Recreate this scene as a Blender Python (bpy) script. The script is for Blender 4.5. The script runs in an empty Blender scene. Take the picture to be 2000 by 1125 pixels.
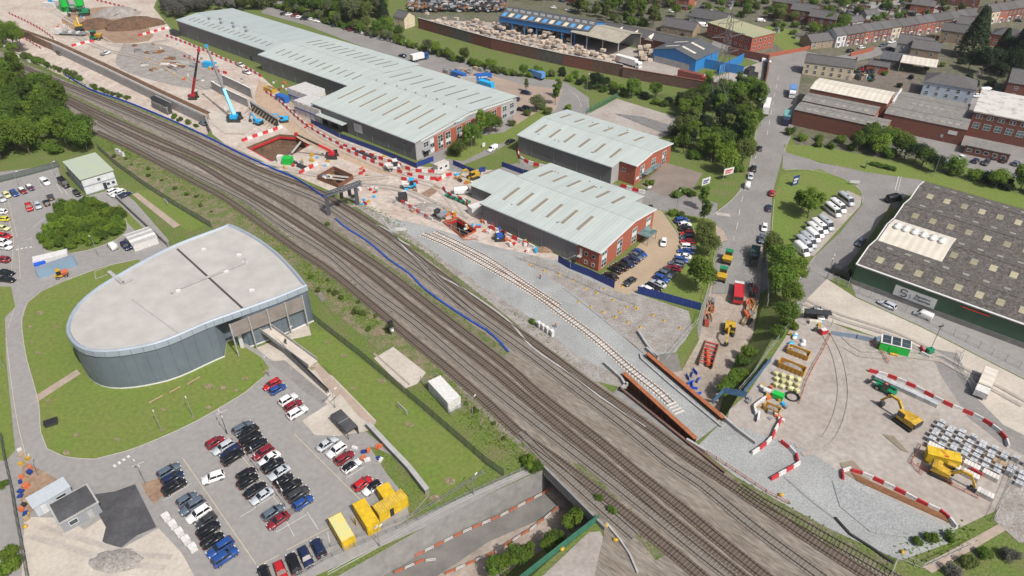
import bpy, bmesh, math, random
from mathutils import Vector, Matrix
from mathutils.geometry import tessellate_polygon
S = bpy.context.scene
C = S.collection
rad = math.radians
RND = random.Random(11)
# ---------------------------------------------------------------- camera
CAMH, PITCH, FPX = 112.0, rad(36), 1390.0      # drone height (m), depression, focal length in 2000-px units
cam = bpy.data.cameras.new('camera'); cam.sensor_width = 36; cam.lens = FPX/2000*36
cam.clip_start = 1; cam.clip_end = 20000
co = bpy.data.objects.new('camera', cam); C.objects.link(co)
co.location = (0, 0, CAMH); co.rotation_euler = (rad(90)-PITCH, 0, 0); S.camera = co
# ---------------------------------------------------------------- sky, sun, exposure
SUN_EL, SHADOW_AZ = rad(52), rad(-41)          # shadows fall away from the camera and to the left
to_sun = Vector((-math.sin(SHADOW_AZ)*math.cos(SUN_EL), -math.cos(SHADOW_AZ)*math.cos(SUN_EL), math.sin(SUN_EL)))
wd = bpy.data.worlds.new('World'); S.world = wd; wd.use_nodes = True
nt = wd.node_tree; bg = nt.nodes['Background']; sky = nt.nodes.new('ShaderNodeTexSky')
sky.sky_type = 'NISHITA'; sky.sun_disc = False; sky.sun_elevation = SUN_EL
sky.sun_rotation = math.atan2(to_sun.x, to_sun.y); sky.air_density = .8; sky.dust_density = 5.0; sky.ozone_density = .6
nt.links.new(sky.outputs[0], bg.inputs[0]); bg.inputs[1].default_value = 0.105
sl = bpy.data.lights.new('sun', 'SUN'); sl.energy = 4.3; sl.angle = rad(0.6); sl.color = (1, .97, .93)
so = bpy.data.objects.new('sun', sl); C.objects.link(so); so.rotation_euler = (-to_sun).to_track_quat('-Z', 'Y').to_euler()
S.view_settings.view_transform = 'Standard'; S.view_settings.look = 'None'
S.view_settings.exposure = 0.06; S.view_settings.gamma = 1; S.view_settings.use_curve_mapping = False
# ---------------------------------------------------------------- survey: picture position -> point on the level z
def P(x, y, z=0.0):
    u = (x-1000)/FPX; v = (y-562.5)/FPX
    dy = math.cos(PITCH)-v*math.sin(PITCH); dz = -math.sin(PITCH)-v*math.cos(PITCH)
    t = (CAMH-z)/-dz
    return Vector((u*t, dy*t, z))
def tile(c, r, x, y): return c*500+x/3.99, r*281+y/3.99
# ---------------------------------------------------------------- materials
MATS = {}
def mat(key, col, rough=.8, var=.12, scale=1.0, metal=0.0, bump=0.0, col2=None, world=False, mix=None, spec=None, stretch=None, rnd=0.0, fine=None, wave=None, alpha=None, trans=None):
    if key in MATS: return MATS[key]
    m = bpy.data.materials.new(key); m.use_nodes = True; n = m.node_tree.nodes; l = m.node_tree.links
    b = n['Principled BSDF']; b.inputs['Roughness'].default_value = rough; b.inputs['Metallic'].default_value = metal
    if spec is not None: b.inputs['Specular IOR Level'].default_value = spec
    c1 = tuple(col)+(1,)
    if col2 is None: col2 = tuple(min(1, k*(1-var*1.6)) for k in col); c1 = tuple(min(1, k*(1+var*.8)) for k in col)+(1,)
    if world: g = n.new('ShaderNodeNewGeometry'); src = g.outputs['Position']
    else: g = n.new('ShaderNodeTexCoord'); src = g.outputs['Object']
    if stretch:
        mp = n.new('ShaderNodeMapping'); mp.vector_type = 'TEXTURE'; mp.inputs['Scale'].default_value = stretch[:3]
        if len(stretch) > 3: mp.inputs['Rotation'].default_value[2] = stretch[3]
        l.new(src, mp.inputs[0]); src = mp.outputs[0]
    t = n.new('ShaderNodeTexNoise'); t.inputs['Scale'].default_value = scale; t.inputs['Detail'].default_value = 6; t.inputs['Roughness'].default_value = .62
    l.new(src, t.inputs['Vector'])
    r = n.new('ShaderNodeValToRGB'); lo, hi = mix or (.32, .68)
    r.color_ramp.elements[0].position = lo; r.color_ramp.elements[1].position = hi
    r.color_ramp.elements[0].color = tuple(col2)+(1,); r.color_ramp.elements[1].color = c1
    l.new(t.outputs['Fac'], r.inputs[0]); out = r.outputs[0]
    def mul(a, facsock, lo, hi):
        mr = n.new('ShaderNodeMapRange'); mr.inputs[1].default_value = .3; mr.inputs[2].default_value = .7
        mr.inputs[3].default_value = lo; mr.inputs[4].default_value = hi; l.new(facsock, mr.inputs[0])
        mx = n.new('ShaderNodeMix'); mx.data_type = 'RGBA'; mx.blend_type = 'MULTIPLY'; mx.inputs[0].default_value = 1
        l.new(a, mx.inputs[6]); l.new(mr.outputs[0], mx.inputs[7]); return mx.outputs[2]
    if fine:
        f = n.new('ShaderNodeTexNoise'); f.inputs['Scale'].default_value = fine[0]; f.inputs['Detail'].default_value = 3
        l.new(src, f.inputs['Vector']); out = mul(out, f.outputs['Fac'], 1-fine[1], 1+fine[1])
    if wave:                                  # (repeats per metre, axis 'X','Y','Z', strength): profiled sheet / plank lines
        w = n.new('ShaderNodeTexWave'); w.bands_direction = wave[1]; w.inputs['Scale'].default_value = wave[0]*math.pi/10; w.inputs['Distortion'].default_value = 0
        l.new(src, w.inputs['Vector']); out = mul(out, w.outputs['Fac'], 1-wave[2], 1+wave[2]*.5)
    if rnd:
        oi = n.new('ShaderNodeObjectInfo'); hs = n.new('ShaderNodeHueSaturation'); mr = n.new('ShaderNodeMapRange')
        mr.inputs[3].default_value = 1-rnd; mr.inputs[4].default_value = 1+rnd; l.new(oi.outputs['Random'], mr.inputs[0])
        l.new(mr.outputs[0], hs.inputs['Value']); l.new(out, hs.inputs['Color']); out = hs.outputs[0]
    l.new(out, b.inputs['Base Color'])
    if bump:
        bn = n.new('ShaderNodeBump'); bn.inputs['Strength'].default_value = bump; bn.inputs['Distance'].default_value = .05
        l.new(t.outputs['Fac'], bn.inputs['Height']); l.new(bn.outputs[0], b.inputs['Normal'])
    if alpha is not None: b.inputs['Alpha'].default_value = alpha
    if trans is not None:
        b.inputs['Subsurface Weight'].default_value = 0
        tr = n.new('ShaderNodeBsdfTranslucent'); ms = n.new('ShaderNodeMixShader'); ms.inputs[0].default_value = trans
        l.new(out, tr.inputs[0]); l.new(b.outputs[0], ms.inputs[1]); l.new(tr.outputs[0], ms.inputs[2]); l.new(ms.outputs[0], n['Material Output'].inputs[0])
    MATS[key] = m; return m
def paint(key, col, rough=.45, var=.06, scale=2.0, **k): return mat(key, col, rough, var, scale, **k)
# ---------------------------------------------------------------- mesh builder
class MB:
    def __init__(s): s.v = []; s.f = []; s.mi = []; s.cur = 0; s.M = Matrix()
    def add(s, vs, fs):
        o = len(s.v); s.v += [tuple(s.M @ Vector(p)) for p in vs]
        s.f += [tuple(o+i for i in f) for f in fs]; s.mi += [s.cur]*len(fs); return s
    def box(s, x0, x1, y0, y1, z0, z1):
        return s.add([(x0,y0,z0),(x1,y0,z0),(x1,y1,z0),(x0,y1,z0),(x0,y0,z1),(x1,y0,z1),(x1,y1,z1),(x0,y1,z1)],
                     [(3,2,1,0),(4,5,6,7),(0,1,5,4),(1,2,6,5),(2,3,7,6),(3,0,4,7)])
    def cbox(s, c, sz): return s.box(c[0]-sz[0]/2, c[0]+sz[0]/2, c[1]-sz[1]/2, c[1]+sz[1]/2, c[2]-sz[2]/2, c[2]+sz[2]/2)
    def loft(s, secs, cap=True, closed=True):
        n = len(secs[0]); vs = [p for q in secs for p in q]; fs = []
        for i in range(len(secs)-1):
            for j in range(n if closed else n-1):
                k = (j+1) % n; fs.append((i*n+j, i*n+k, (i+1)*n+k, (i+1)*n+j))
        if cap: fs += [tuple(range(n-1, -1, -1)), tuple((len(secs)-1)*n+j for j in range(n))]
        return s.add(vs, fs)
    def tube(s, a, b, r, n=6, r2=None):
        a = Vector(a); b = Vector(b); d = (b-a); d = d.normalized() if d.length > 1e-6 else Vector((0,0,1))
        u = d.orthogonal().normalized(); w = d.cross(u); r2 = r if r2 is None else r2
        ring = lambda c, q: [tuple(c+(u*math.cos(2*math.pi*i/n)+w*math.sin(2*math.pi*i/n))*q) for i in range(n)]
        return s.loft([ring(a, r), ring(b, r2)])
    def bar(s, a, b, w, h):
        a = Vector(a); b = Vector(b); d = (b-a).normalized(); u = d.cross(Vector((0,0,1)))
        u = u.normalized() if u.length > 1e-4 else Vector((1,0,0)); t = u.cross(d).normalized()
        q = lambda c: [tuple(c+u*i*w/2+t*j*h/2) for i, j in ((-1,-1),(1,-1),(1,1),(-1,1))]
        return s.loft([q(a), q(b)])
    def path(s, pts, w, h, n=4):
        for a, b in zip(pts, pts[1:]):
            if n == 4: s.bar(a, b, w, h)
            else: s.tube(a, b, w/2, n)
        return s
    def prism(s, poly, z0, z1):
        n = len(poly); vs = [(p[0],p[1],z0) for p in poly]+[(p[0],p[1],z1) for p in poly]
        tri = tessellate_polygon([[Vector((p[0],p[1],0)) for p in poly]])
        fs = [tuple(i+n for i in t) for t in tri]+[tuple(reversed(t)) for t in tri]
        fs += [(i,(i+1)%n,(i+1)%n+n,i+n) for i in range(n)]; return s.add(vs, fs)
    def sphere(s, c, rx, ry, rz, nu=10, nv=6, top=False):
        secs = []
        for j in range(nv+1):
            a = (math.pi/2 if top else math.pi)*j/nv; z = math.cos(a)*rz; q = max(math.sin(a), .02)
            secs.append([(c[0]+math.cos(2*math.pi*i/nu)*q*rx, c[1]+math.sin(2*math.pi*i/nu)*q*ry, c[2]+z) for i in range(nu)])
        return s.loft(secs[::-1])
    def mesh(s, name, smooth=False):
        m = bpy.data.meshes.new(name); m.from_pydata(s.v, [], s.f); m.polygons.foreach_set('material_index', s.mi)
        bm = bmesh.new(); bm.from_mesh(m); bmesh.ops.recalc_face_normals(bm, faces=bm.faces); bm.to_mesh(m); bm.free()
        if smooth: m.polygons.foreach_set('use_smooth', [True]*len(m.polygons))
        m.update(); return m
    def build(s, name, mats, parent=None, smooth=False, kind=None):
        return link(name, s.mesh(name, smooth), mats, parent, kind)
def link(name, me, mats, parent=None, kind=None, M=None):
    o = bpy.data.objects.new(name, me)
    for m in (mats if isinstance(mats, (list, tuple)) else [mats]):
        if m is not None and (len(me.materials) == 0 or isinstance(mats, (list, tuple))): me.materials.append(m)
    C.objects.link(o); o.parent = parent
    if kind: o['kind'] = kind
    if M is not None: o.matrix_local = M
    return o
def tag(o, label, cat, group=None):
    o['label'] = label; o['category'] = cat
    if group: o['group'] = group
    return o
def thing(name, label, cat, loc=(0,0,0), rz=0.0, group=None):
    o = bpy.data.objects.new(name, None); C.objects.link(o); o.empty_display_size = .5
    o.location = loc; o.rotation_euler = (0, 0, rz); return tag(o, label, cat, group)
def omat(o, m, slot=0):
    o.material_slots[slot].link = 'OBJECT'; o.material_slots[slot].material = m
KIDS = {}
def copy_tree(o, parent=None):
    c = o.copy(); C.objects.link(c); c.parent = parent
    for ch in KIDS.get(o.name, ()): copy_tree(ch, c)
    return c
def proto(o):                                   # remember the parts of a prototype for fast copying
    KIDS[o.name] = list(o.children)
    for ch in o.children: KIDS[ch.name] = list(ch.children)
    return o
def drop(o):                                    # a prototype that itself stands nowhere
    for ch in list(o.children): drop(ch)
    bpy.data.objects.remove(o)
# ---------------------------------------------------------------- curves on the ground
def catmull(pts, step):
    out = []; p = [Vector(q) for q in pts]; p = [p[0]*2-p[1]]+p+[p[-1]*2-p[-2]]
    for i in range(1, len(p)-2):
        a, b, c, d = p[i-1], p[i], p[i+1], p[i+2]; n = max(1, int((c-b).length/step))
        for k in range(n):
            t = k/n; out.append(.5*((2*b)+(c-a)*t+(2*a-5*b+4*c-d)*t*t+(3*b-a-3*c+d)*t*t*t))
    out.append(p[-2]); return out
def line(px, z=0.0, step=None):
    w = [P(x, y, z) for x, y in px]
    return catmull(w, step) if step else w
def offset(pts, d):
    out = []
    for i, p in enumerate(pts):
        t = (pts[min(i+1, len(pts)-1)]-pts[max(i-1, 0)]); t.z = 0; t.normalize(); out.append(p+Vector((-t.y, t.x, 0))*d)
    return out
def along(pts, step, start=0.0):
    res = []; acc = start; tot = 0
    for a, b in zip(pts, pts[1:]):
        L = (b-a).length
        while acc <= tot+L and L > 0:
            res.append((a.lerp(b, (acc-tot)/L), math.atan2(b.y-a.y, b.x-a.x))); acc += step
        tot += L
    return res
def ang(a, b): w = P(*b)-P(*a); return math.atan2(w.y, w.x)
def poly_mesh(name, loops, z):
    loops = [[Vector((p[0], p[1], z)) for p in l] for l in loops]
    tri = tessellate_polygon(loops); vs = [p for l in loops for p in l]
    m = bpy.data.meshes.new(name); m.from_pydata([tuple(v) for v in vs], [], [tuple(t) for t in tri])
    for pgn in m.polygons:
        if pgn.normal.z < 0: pgn.flip()
    return m
LAYER = [0.008]
def sheet(name, px, m, z=None, holes=(), step=None, parent=None):
    if z is None: LAYER[0] += .0014; z = LAYER[0]
    w = line(px, 0, None)
    if step: w = catmull(w+[w[0]], step)[:-1]
    o = link(name, poly_mesh(name, [w]+[[P(*q) for q in h] for h in holes], z), m, parent)
    if parent is None: o['kind'] = 'structure'
    return o
def strip_mesh(name, pts, w, z, mats, parent=None, dash=None):
    mb = MB(); L = offset(pts, w/2); R_ = offset(pts, -w/2)
    for i in range(len(pts)-1):
        if dash and (i//dash) % 2: continue
        mb.add([(*L[i][:2], z), (*R_[i][:2], z), (*R_[i+1][:2], z), (*L[i+1][:2], z)], [(0,1,2,3)])
    o = mb.build(name, mats, parent)
    if parent is None: o['kind'] = 'structure'
    return o
# ================================================================= the setting
W_ = dict(world=True)
m_verge = mat('verge', (.095,.135,.024), .95, scale=.2, col2=(.135,.125,.055), mix=(.25,.55), fine=(2.2,.35), **W_)
m_lawn = mat('lawn', (.108,.168,.022), .95, scale=.09, col2=(.138,.158,.038), mix=(.3,.7), fine=(1.1,.16), **W_)
m_tarmac = mat('worn_tarmac', (.255,.246,.236), .9, scale=.05, col2=(.225,.216,.206), fine=(.9,.10), **W_)
m_tarmac2 = mat('road_tarmac', (.225,.216,.206), .9, scale=.12, col2=(.178,.17,.161), fine=(1.2,.12), **W_)
m_newtar = mat('new_tarmac', (.04,.04,.043), .85, scale=.22, col2=(.085,.085,.088), fine=(1.5,.15), **W_)
m_site = mat('site_subbase', (.44,.385,.335), .95, scale=.075, col2=(.345,.28,.228), mix=(.3,.6), fine=(.6,.16), **W_)
m_yard = mat('yard_concrete', (.345,.315,.285), .9, scale=.10, col2=(.27,.235,.205), fine=(.8,.12), **W_)
m_slab = mat('pale_concrete', (.46,.42,.36), .9, scale=.16, col2=(.37,.33,.285), fine=(1.4,.1), **W_)
m_ballast_old = mat('old_ballast', (.225,.2,.17), .95, scale=.5, col2=(.145,.118,.092), mix=(.28,.72), fine=(2.6,.34), stretch=(5,1,1,rad(-45)), **W_)
m_ballast_new = mat('new_ballast', (.305,.315,.31), .95, scale=.11, col2=(.225,.232,.228), mix=(.3,.66), fine=(3.2,.26), **W_)
m_rubble = mat('demolition_stone', (.30,.285,.265), .95, scale=.35, col2=(.2,.175,.155), fine=(2.5,.3), **W_)
m_tan = mat('tan_surfacing', (.37,.285,.195), .9, scale=.15, col2=(.30,.23,.155), fine=(1.5,.07), **W_)
m_path = mat('path_paving', (.36,.29,.235), .9, scale=.4, col2=(.29,.23,.185), fine=(2,.1), **W_)
m_soil = mat('brown_soil', (.14,.08,.045), .98, scale=.25, col2=(.08,.048,.03), fine=(1.2,.3), bump=.6, **W_)
m_soil2 = mat('pale_soil', (.3,.21,.145), .98, scale=.2, col2=(.2,.125,.08), fine=(1.2,.2), bump=.4, **W_)
m_conc = mat('cast_concrete', (.38,.375,.365), .85, scale=.5, col2=(.29,.285,.275), fine=(3,.08))
m_concd = mat('weathered_concrete', (.24,.235,.225), .9, scale=.6, col2=(.17,.165,.155))
m_line = mat('yellowed_line', (.5,.44,.3), .8, scale=1.5, col2=(.38,.34,.25), **W_)
m_white = mat('white_marking', (.62,.62,.6), .8, scale=1.5, col2=(.42,.42,.41), **W_)
m_kerb = mat('kerb_stone', (.4,.375,.345), .9, scale=.8, col2=(.31,.29,.265), **W_)
# --- the sunken street: stations (left rim, right rim, floor level, floor inset left, right)
ST = [((1398,462),(1492,462),-.02,0,0), ((1385,560),(1502,560),-2.4,.03,.12), ((1362,640),(1525,628),-4.2,.05,.30),
      ((1322,690),(1486,700),-5.4,.10,.34), ((1262,696),(1411,823),-6,.04,.05), ((1060,917),(1167,1018),-6,.04,.05),
      ((900,990),(1075,1092),-5.6,.06,.30), ((660,1125),(930,1228),-5.2,.06,.26), ((400,1270),(760,1370),-5,.06,.26)]
RIML = [P(*s[0]) for s in ST]; RIMR = [P(*s[1]) for s in ST]
FLL = [(a.lerp(b, s[3])+Vector((0,0,s[2]))) for a, b, s in zip(RIML, RIMR, ST)]
FLR = [(b.lerp(a, s[4])+Vector((0,0,s[2]))) for a, b, s in zip(RIML, RIMR, ST)]
def floor_z(w):
    best = (1e9, 0)
    for i in range(len(ST)-1):
        a = (FLL[i]+FLR[i])/2; b = (FLL[i+1]+FLR[i+1])/2; d = b-a; d2 = Vector((d.x, d.y, 0))
        t = max(0, min(1, (Vector((w.x-a.x, w.y-a.y, 0))).dot(d2)/d2.length_squared)); q = a.lerp(b, t)
        best = min(best, ((q.x-w.x)**2+(q.y-w.y)**2, q.z))
    return best[1]
def PF(x, y, dz=0.0):                          # a point on the street floor
    w = P(x, y)
    for _ in range(14): w = P(x, y, floor_z(w)+dz)
    return w
# --- cut beside the railway with the long retaining wall, and three pits
TR_FAR = [(0,42),(50,63),(103,86),(200,131),(300,179),(403,227),(412,250)]
TR_NEAR = [(402,270),(330,240),(240,202),(175,175),(110,143),(50,112),(0,88)]
PIT1 = [(480,288),(545,262),(588,265),(606,283),(570,303),(530,316)]
PIT2 = [(622,351),(653,333),(690,350),(662,367)]
PIT3 = [(867,436),(893,428),(930,452),(905,465)]
hole_w = RIML+RIMR[::-1]
far = 9000
outer = [Vector((-far,-far,0)), Vector((far,-far,0)), Vector((far,far,0)), Vector((-far,far,0))]
holes = [hole_w]+[[P(*q) for q in h] for h in (TR_FAR+TR_NEAR, PIT1, PIT2, PIT3)]
g = link('ground', poly_mesh('ground', [outer]+holes, 0), m_verge); g['kind'] = 'structure'
# floors and sides of the cuts
def cut(name, rim, depth, mf, mw, inset=.0):
    w = [P(*q) for q in rim]; c = sum(w, Vector())/len(w)
    fl = [p.lerp(c, inset)+Vector((0,0,-depth)) for p in w]
    mb = MB()
    for i in range(len(w)):
        j = (i+1) % len(w); mb.add([w[i], w[j], fl[j], fl[i]], [(0,1,2,3)])
    o = mb.build(name+'_bank', mw); o['kind'] = 'structure'
    o2 = link(name+'_floor', poly_mesh(name, [fl], -depth), mf); o2['kind'] = 'structure'
cut('trench', TR_FAR+TR_NEAR, 4.0, m_site, m_soil2)
m_pile = mat('rusty_sheet_pile', (.22,.1,.055), .85, scale=1.2, col2=(.12,.055,.035))
m_redpile = mat('red_lead_sheet_pile', (.5,.1,.03), .8, scale=1.0, col2=(.36,.085,.03))
cut('excavation', PIT1, 3.5, m_soil, m_soil, .12)
cut('cofferdam', PIT2, 4.5, m_soil, m_soil)
cut('shaft', PIT3, 5.0, m_soil, m_soil)
m_street = mat('dusty_street', (.33,.285,.24), .95, scale=.2, col2=(.23,.19,.155), fine=(1.2,.15), **W_)
m_brickw = mat('old_brick', (.16,.085,.06), .9, scale=.8, col2=(.09,.06,.05), fine=(3,.2))
mb = MB(); sides = MB(); slopes = MB()
for i in range(len(ST)-1):
    for a, b, c_, d in ((FLL[i], FLR[i], FLR[i+1], FLL[i+1]),): mb.add([a,b,c_,d], [(0,1,2,3)])
    for rim, fl in ((RIML, FLL), (RIMR, FLR)):
        steep = i in (0, 4) or (i in (1, 3, 5, 6, 7) and rim is RIML)
        (sides if steep else slopes).add([rim[i], rim[i+1], fl[i+1], fl[i]], [(0,1,2,3)])
o = mb.build('street', m_street); o['kind'] = 'structure'
o = sides.build('street_retaining_wall', m_concd); o['kind'] = 'structure'
o = slopes.build('street_embankment', m_verge); o['kind'] = 'structure'
# --- sheets of the ground, back to front
sheet('far_town_ground', [(880,-60),(2150,-60),(2150,330),(1560,300),(1500,120),(1240,90),(980,70),(800,30)], mat('town_ground', (.13,.115,.09), .95, scale=.06, col2=(.075,.085,.035), fine=(.5,.3), **W_))
sheet('factory_yard', [(1690,215),(1740,180),(1900,172),(2120,190),(2120,360),(1960,345),(1760,295),(1700,275)], m_tarmac2)
sheet('cluttered_yard', [(1640,125),(1700,118),(1760,100),(1800,165),(1890,190),(1880,200),(1740,178),(1645,160)], mat('oily_yard', (.1,.085,.07), .95, scale=.2, col2=(.16,.135,.11), fine=(1,.3), **W_))
sheet('allotment_ground', [(1500,50),(1560,60),(1580,85),(1540,105),(1480,60)], m_lawn)
sheet('back_court', [(1640,10),(1760,0),(1850,12),(1840,26),(1720,34),(1650,30)], m_tarmac)
sheet('building_site', [(-40,40),(-40,-60),(330,-60),(296,20),(335,58),(350,74),(512,150),(610,240),(700,278),(815,325),(900,325),(1015,332),(935,375),(930,410),(960,445),(1100,503),(1195,553),(1090,510),(950,478),(830,440),(760,425),(690,388),(655,372)], m_site, z=.02,
      )
bpy.data.objects.remove(bpy.data.objects['building_site'])
def sheet_holes(name, px, m, hs):
    LAYER[0] += .0014; o = link(name, poly_mesh(name, [[P(*q) for q in px]]+[[P(*q) for q in h] for h in hs], LAYER[0]), m); o['kind'] = 'structure'; return o
SITE = [(-60,-60),(330,-60),(300,15),(335,58),(350,74),(512,150),(612,240),(700,278),(815,325),(900,330),(1015,334),(942,375),(935,410),(962,447),(1100,503),(1200,556),(1090,512),(950,480),(830,442),(760,428),(690,392),(610,358),(520,318),(440,282),(415,262),(404,228),(300,179),(200,131),(103,86),(50,63),(0,42),(-60,20)]
sheet_holes('building_site', SITE, m_site, [PIT1, PIT2, PIT3])
sheet('haul_road', [(505,155),(560,190),(612,245),(700,290),(815,330),(770,345),(680,315),(590,275),(548,240),(500,200)], mat('haul_road', (.4,.3,.215), .95, scale=.2, col2=(.33,.235,.16), fine=(.9,.14), **W_), step=4)
sheet('stone_layer', [(240,85),(330,90),(440,150),(420,175),(330,165),(230,130)], m_rubble, step=5)
sheet('spoil_area', [(150,20),(235,15),(300,70),(240,85),(170,70),(120,40)], m_soil2, step=5)
# big estate: roads, yards
sheet('estate_road', [(520,5),(560,-5),(640,50),(800,85),(920,120),(1010,150),(1100,158),(1150,190),(1152,222),(1120,232),(1060,235),(1020,262),(960,300),(905,322),(940,340),(1010,318),(1045,335),(1000,345),(880,335),(820,310),(800,120),(720,96),(600,50),(510,25)], m_tarmac2)
sheet('front_yard', [(815,150),(900,130),(1020,165),(1100,175),(1085,215),(1020,260),(1005,250),(1000,200)], mat('brown_yard', (.33,.25,.19), .95, scale=.1, col2=(.25,.2,.17), **W_))
sheet('grass_bank', [(985,258),(1060,212),(1085,225),(1010,268),(950,292),(905,315),(870,310),(880,275)], m_lawn)
sheet('concrete_apron', [(1205,193),(1325,230),(1335,250),(1290,270),(1140,228)], m_yard)
sheet('back_road', [(1010,300),(1045,330),(1060,322),(1245,372),(1300,362),(1402,398),(1395,440),(1300,412),(1270,408),(1180,370),(1020,330)], m_tarmac2)
sheet('small_forecourt', [(1250,362),(1300,318),(1372,338),(1345,385),(1300,385)], mat('brown_tarmac', (.2,.165,.14), .95, scale=.2, **W_))
sheet('main_road', [(1497,112),(1565,98),(1625,112),(1700,95),(1800,66),(1795,80),(1705,112),(1640,128),(1566,135),(1556,200),(1546,262),(1530,298),(1508,380),(1503,462),(1494,464),(1397,464),(1400,440),(1392,420),(1432,388),(1458,350),(1476,260),(1492,180),(1503,132),(1390,88),(1393,78)], m_tarmac2)
sheet('works_entrance', [(1530,290),(1600,318),(1700,335),(1800,352),(1815,360),(1740,400),(1690,475),(1640,540),(1615,548),(1560,620),(1552,560),(1572,528),(1592,500),(1640,455),(1686,398),(1680,372),(1640,345),(1575,330),(1528,330)], m_tarmac2)
sheet('corner_lawn', [(1525,340),(1600,330),(1668,358),(1684,378),(1676,398),(1600,395),(1572,430),(1590,495),(1560,520),(1505,470),(1512,390)], m_lawn)
sheet('lawn', [(1530,282),(1600,285),(1700,305),(1830,340),(2000,382),(2150,420),(2150,450),(1980,402),(1800,352),(1690,336),(1600,316),(1536,298)], m_lawn)
sheet('parking_strip', [(1655,372),(1684,385),(1680,402),(1590,500),(1545,495),(1600,420)], m_yard)
sheet('concrete_road', [(1615,545),(1672,582),(1800,640),(2000,742),(2150,815),(2150,960),(2000,880),(1935,832),(1900,790),(1830,700),(1660,640),(1590,620),(1560,615),(1575,585)], m_slab)
sheet('service_strip', [(1660,548),(1672,580),(1800,638),(2000,740),(2150,812),(2150,740),(2000,668),(1850,600),(1700,548)], m_tarmac)
sheet('works_yard', [(1560,612),(1600,620),(1660,645),(1830,690),(1850,720),(1905,800),(1950,850),(2010,895),(2010,960),(1940,1000),(1865,1035),(1760,985),(1640,922),(1560,868),(1470,858),(1418,830),(1425,800),(1460,770),(1500,710),(1540,650)], m_yard)
sheet('works_access', [(1815,680),(1870,690),(1900,770),(1960,830),(2100,900),(2100,935),(1960,870),(1890,815),(1835,730)], m_tarmac2)
sheet('sidings_ballast', [(690,390),(760,426),(830,440),(950,478),(1090,510),(1240,572),(1345,608),(1352,640),(1320,688),(1262,697),(1411,823),(1500,852),(1560,868),(1640,922),(1760,985),(1865,1035),(1850,1062),(1760,1095),(1690,1065),(1520,988),(1430,926),(1400,905),(1355,868),(1228,772),(1130,700),(1040,628),(960,575),(870,515),(770,440)], m_ballast_new) if False else None
NEWBAL_A = [(690,390),(760,426),(830,440),(950,478),(1090,510),(1240,572),(1345,608),(1352,640),(1320,688),(1262,697),(1214,738),(1130,700),(1040,628),(960,575),(870,515),(770,440)]
NEWBAL_B = [(1411,823),(1500,852),(1560,868),(1640,922),(1760,985),(1865,1035),(1850,1062),(1760,1095),(1690,1065),(1520,988),(1430,926),(1362,872)]
sheet('sidings_ballast', NEWBAL_A, m_ballast_new); sheet('sidings_ballast', NEWBAL_B, m_ballast_new)
sheet('stone_platform', [(1180,560),(1250,577),(1345,610),(1352,640),(1318,686),(1262,690),(1200,640),(1110,565),(1010,505),(1040,498)], m_rubble, step=5)
sheet('tan_forecourt', [(1258,405),(1292,412),(1315,440),(1327,470),(1322,500),(1280,540),(1225,575),(1182,552),(1202,530),(1268,448)], m_tan, step=3)
sheet('grass_verge', [(1292,412),(1390,428),(1402,470),(1388,560),(1366,610),(1268,570),(1330,500),(1330,465)], m_lawn)
# left half: station grounds
sheet('car_park', [(-60,345),(0,336),(112,322),(120,352),(165,385),(228,368),(262,392),(330,470),(322,502),(240,520),(400,640),(520,690),(560,700),(650,790),(705,835),(765,885),(838,968),(800,1012),(700,1078),(590,1140),(400,1180),(-60,1180)], m_tarmac)
sheet('lawn', [(272,506),(200,522),(130,548),(80,570),(55,590),(43,625),(50,690),(66,750),(76,790),(80,845),(92,877),(125,892),(185,897),(245,882),(310,857),(385,822),(480,766),(514,737),(526,718),(510,698),(450,660),(300,560)], m_lawn, step=6)
sheet('lawn', [(556,658),(600,640),(640,648),(750,740),(945,905),(940,918),(862,972),(842,962),(760,880),(690,790),(640,720),(600,700)], m_lawn)
sheet('lawn', [(-60,560),(22,560),(30,600),(10,620),(12,700),(30,880),(12,900),(-60,900)], m_lawn)
sheet('footpath', [(0,640),(10,620),(14,700),(24,800),(34,880),(22,900),(8,800),(0,700)], m_path) if False else None
sheet('shrub_bed', [(78,470),(90,440),(120,400),(190,390),(240,420),(245,455),(200,480),(140,495),(90,490)], m_verge, step=3)
sheet('grass_strip', [(222,410),(232,398),(300,465),(285,470)], m_lawn)
sheet('grass_strip', [(262,372),(300,372),(400,440),(370,452),(330,430)], m_lawn)
sheet('footpath', [(258,380),(268,376),(352,440),(340,446)], m_path)
sheet('footpath', [(68,774),(150,722),(158,730),(72,786)], m_path)
sheet('entrance_paving', [(500,680),(560,655),(600,625),(608,655),(560,665),(585,700),(650,735),(735,822),(728,836),(660,770),(640,790),(560,720),(525,700)], m_slab)
sheet('ramp_paving', [(600,700),(620,708),(735,825),(725,838),(640,760)], m_path)
sheet('cycle_paving', [(560,850),(640,785),(660,800),(715,835),(705,870),(690,880),(640,870),(600,850)], m_slab) if False else None
sheet('cycle_paving', [(590,822),(640,790),(665,770),(702,815),(736,838),(700,845),(660,852),(615,850)], m_slab)
sheet('drive', [(522,706),(556,704),(642,776),(632,790),(600,770),(560,735)], m_tarmac2)
sheet('rough_grass', [(722,872),(745,880),(765,890),(836,968),(800,1010),(792,970),(755,925)], m_verge)
sheet('site_compound', [(48,1010),(130,1012),(165,1035),(207,1008),(232,1075),(310,1032),(355,1080),(410,1180),(40,1180)], m_slab)
sheet('new_tarmac', [(172,968),(225,960),(264,946),(306,1030),(268,1046),(230,1075),(200,1058),(207,1030)], m_newtar)
sheet('stone_patch', [(45,900),(110,935),(130,955),(60,1000),(40,980)], m_soil2, step=3)
sheet('soil_patch', [(275,945),(310,935),(325,965),(300,985)], m_soil2, step=3)
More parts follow.
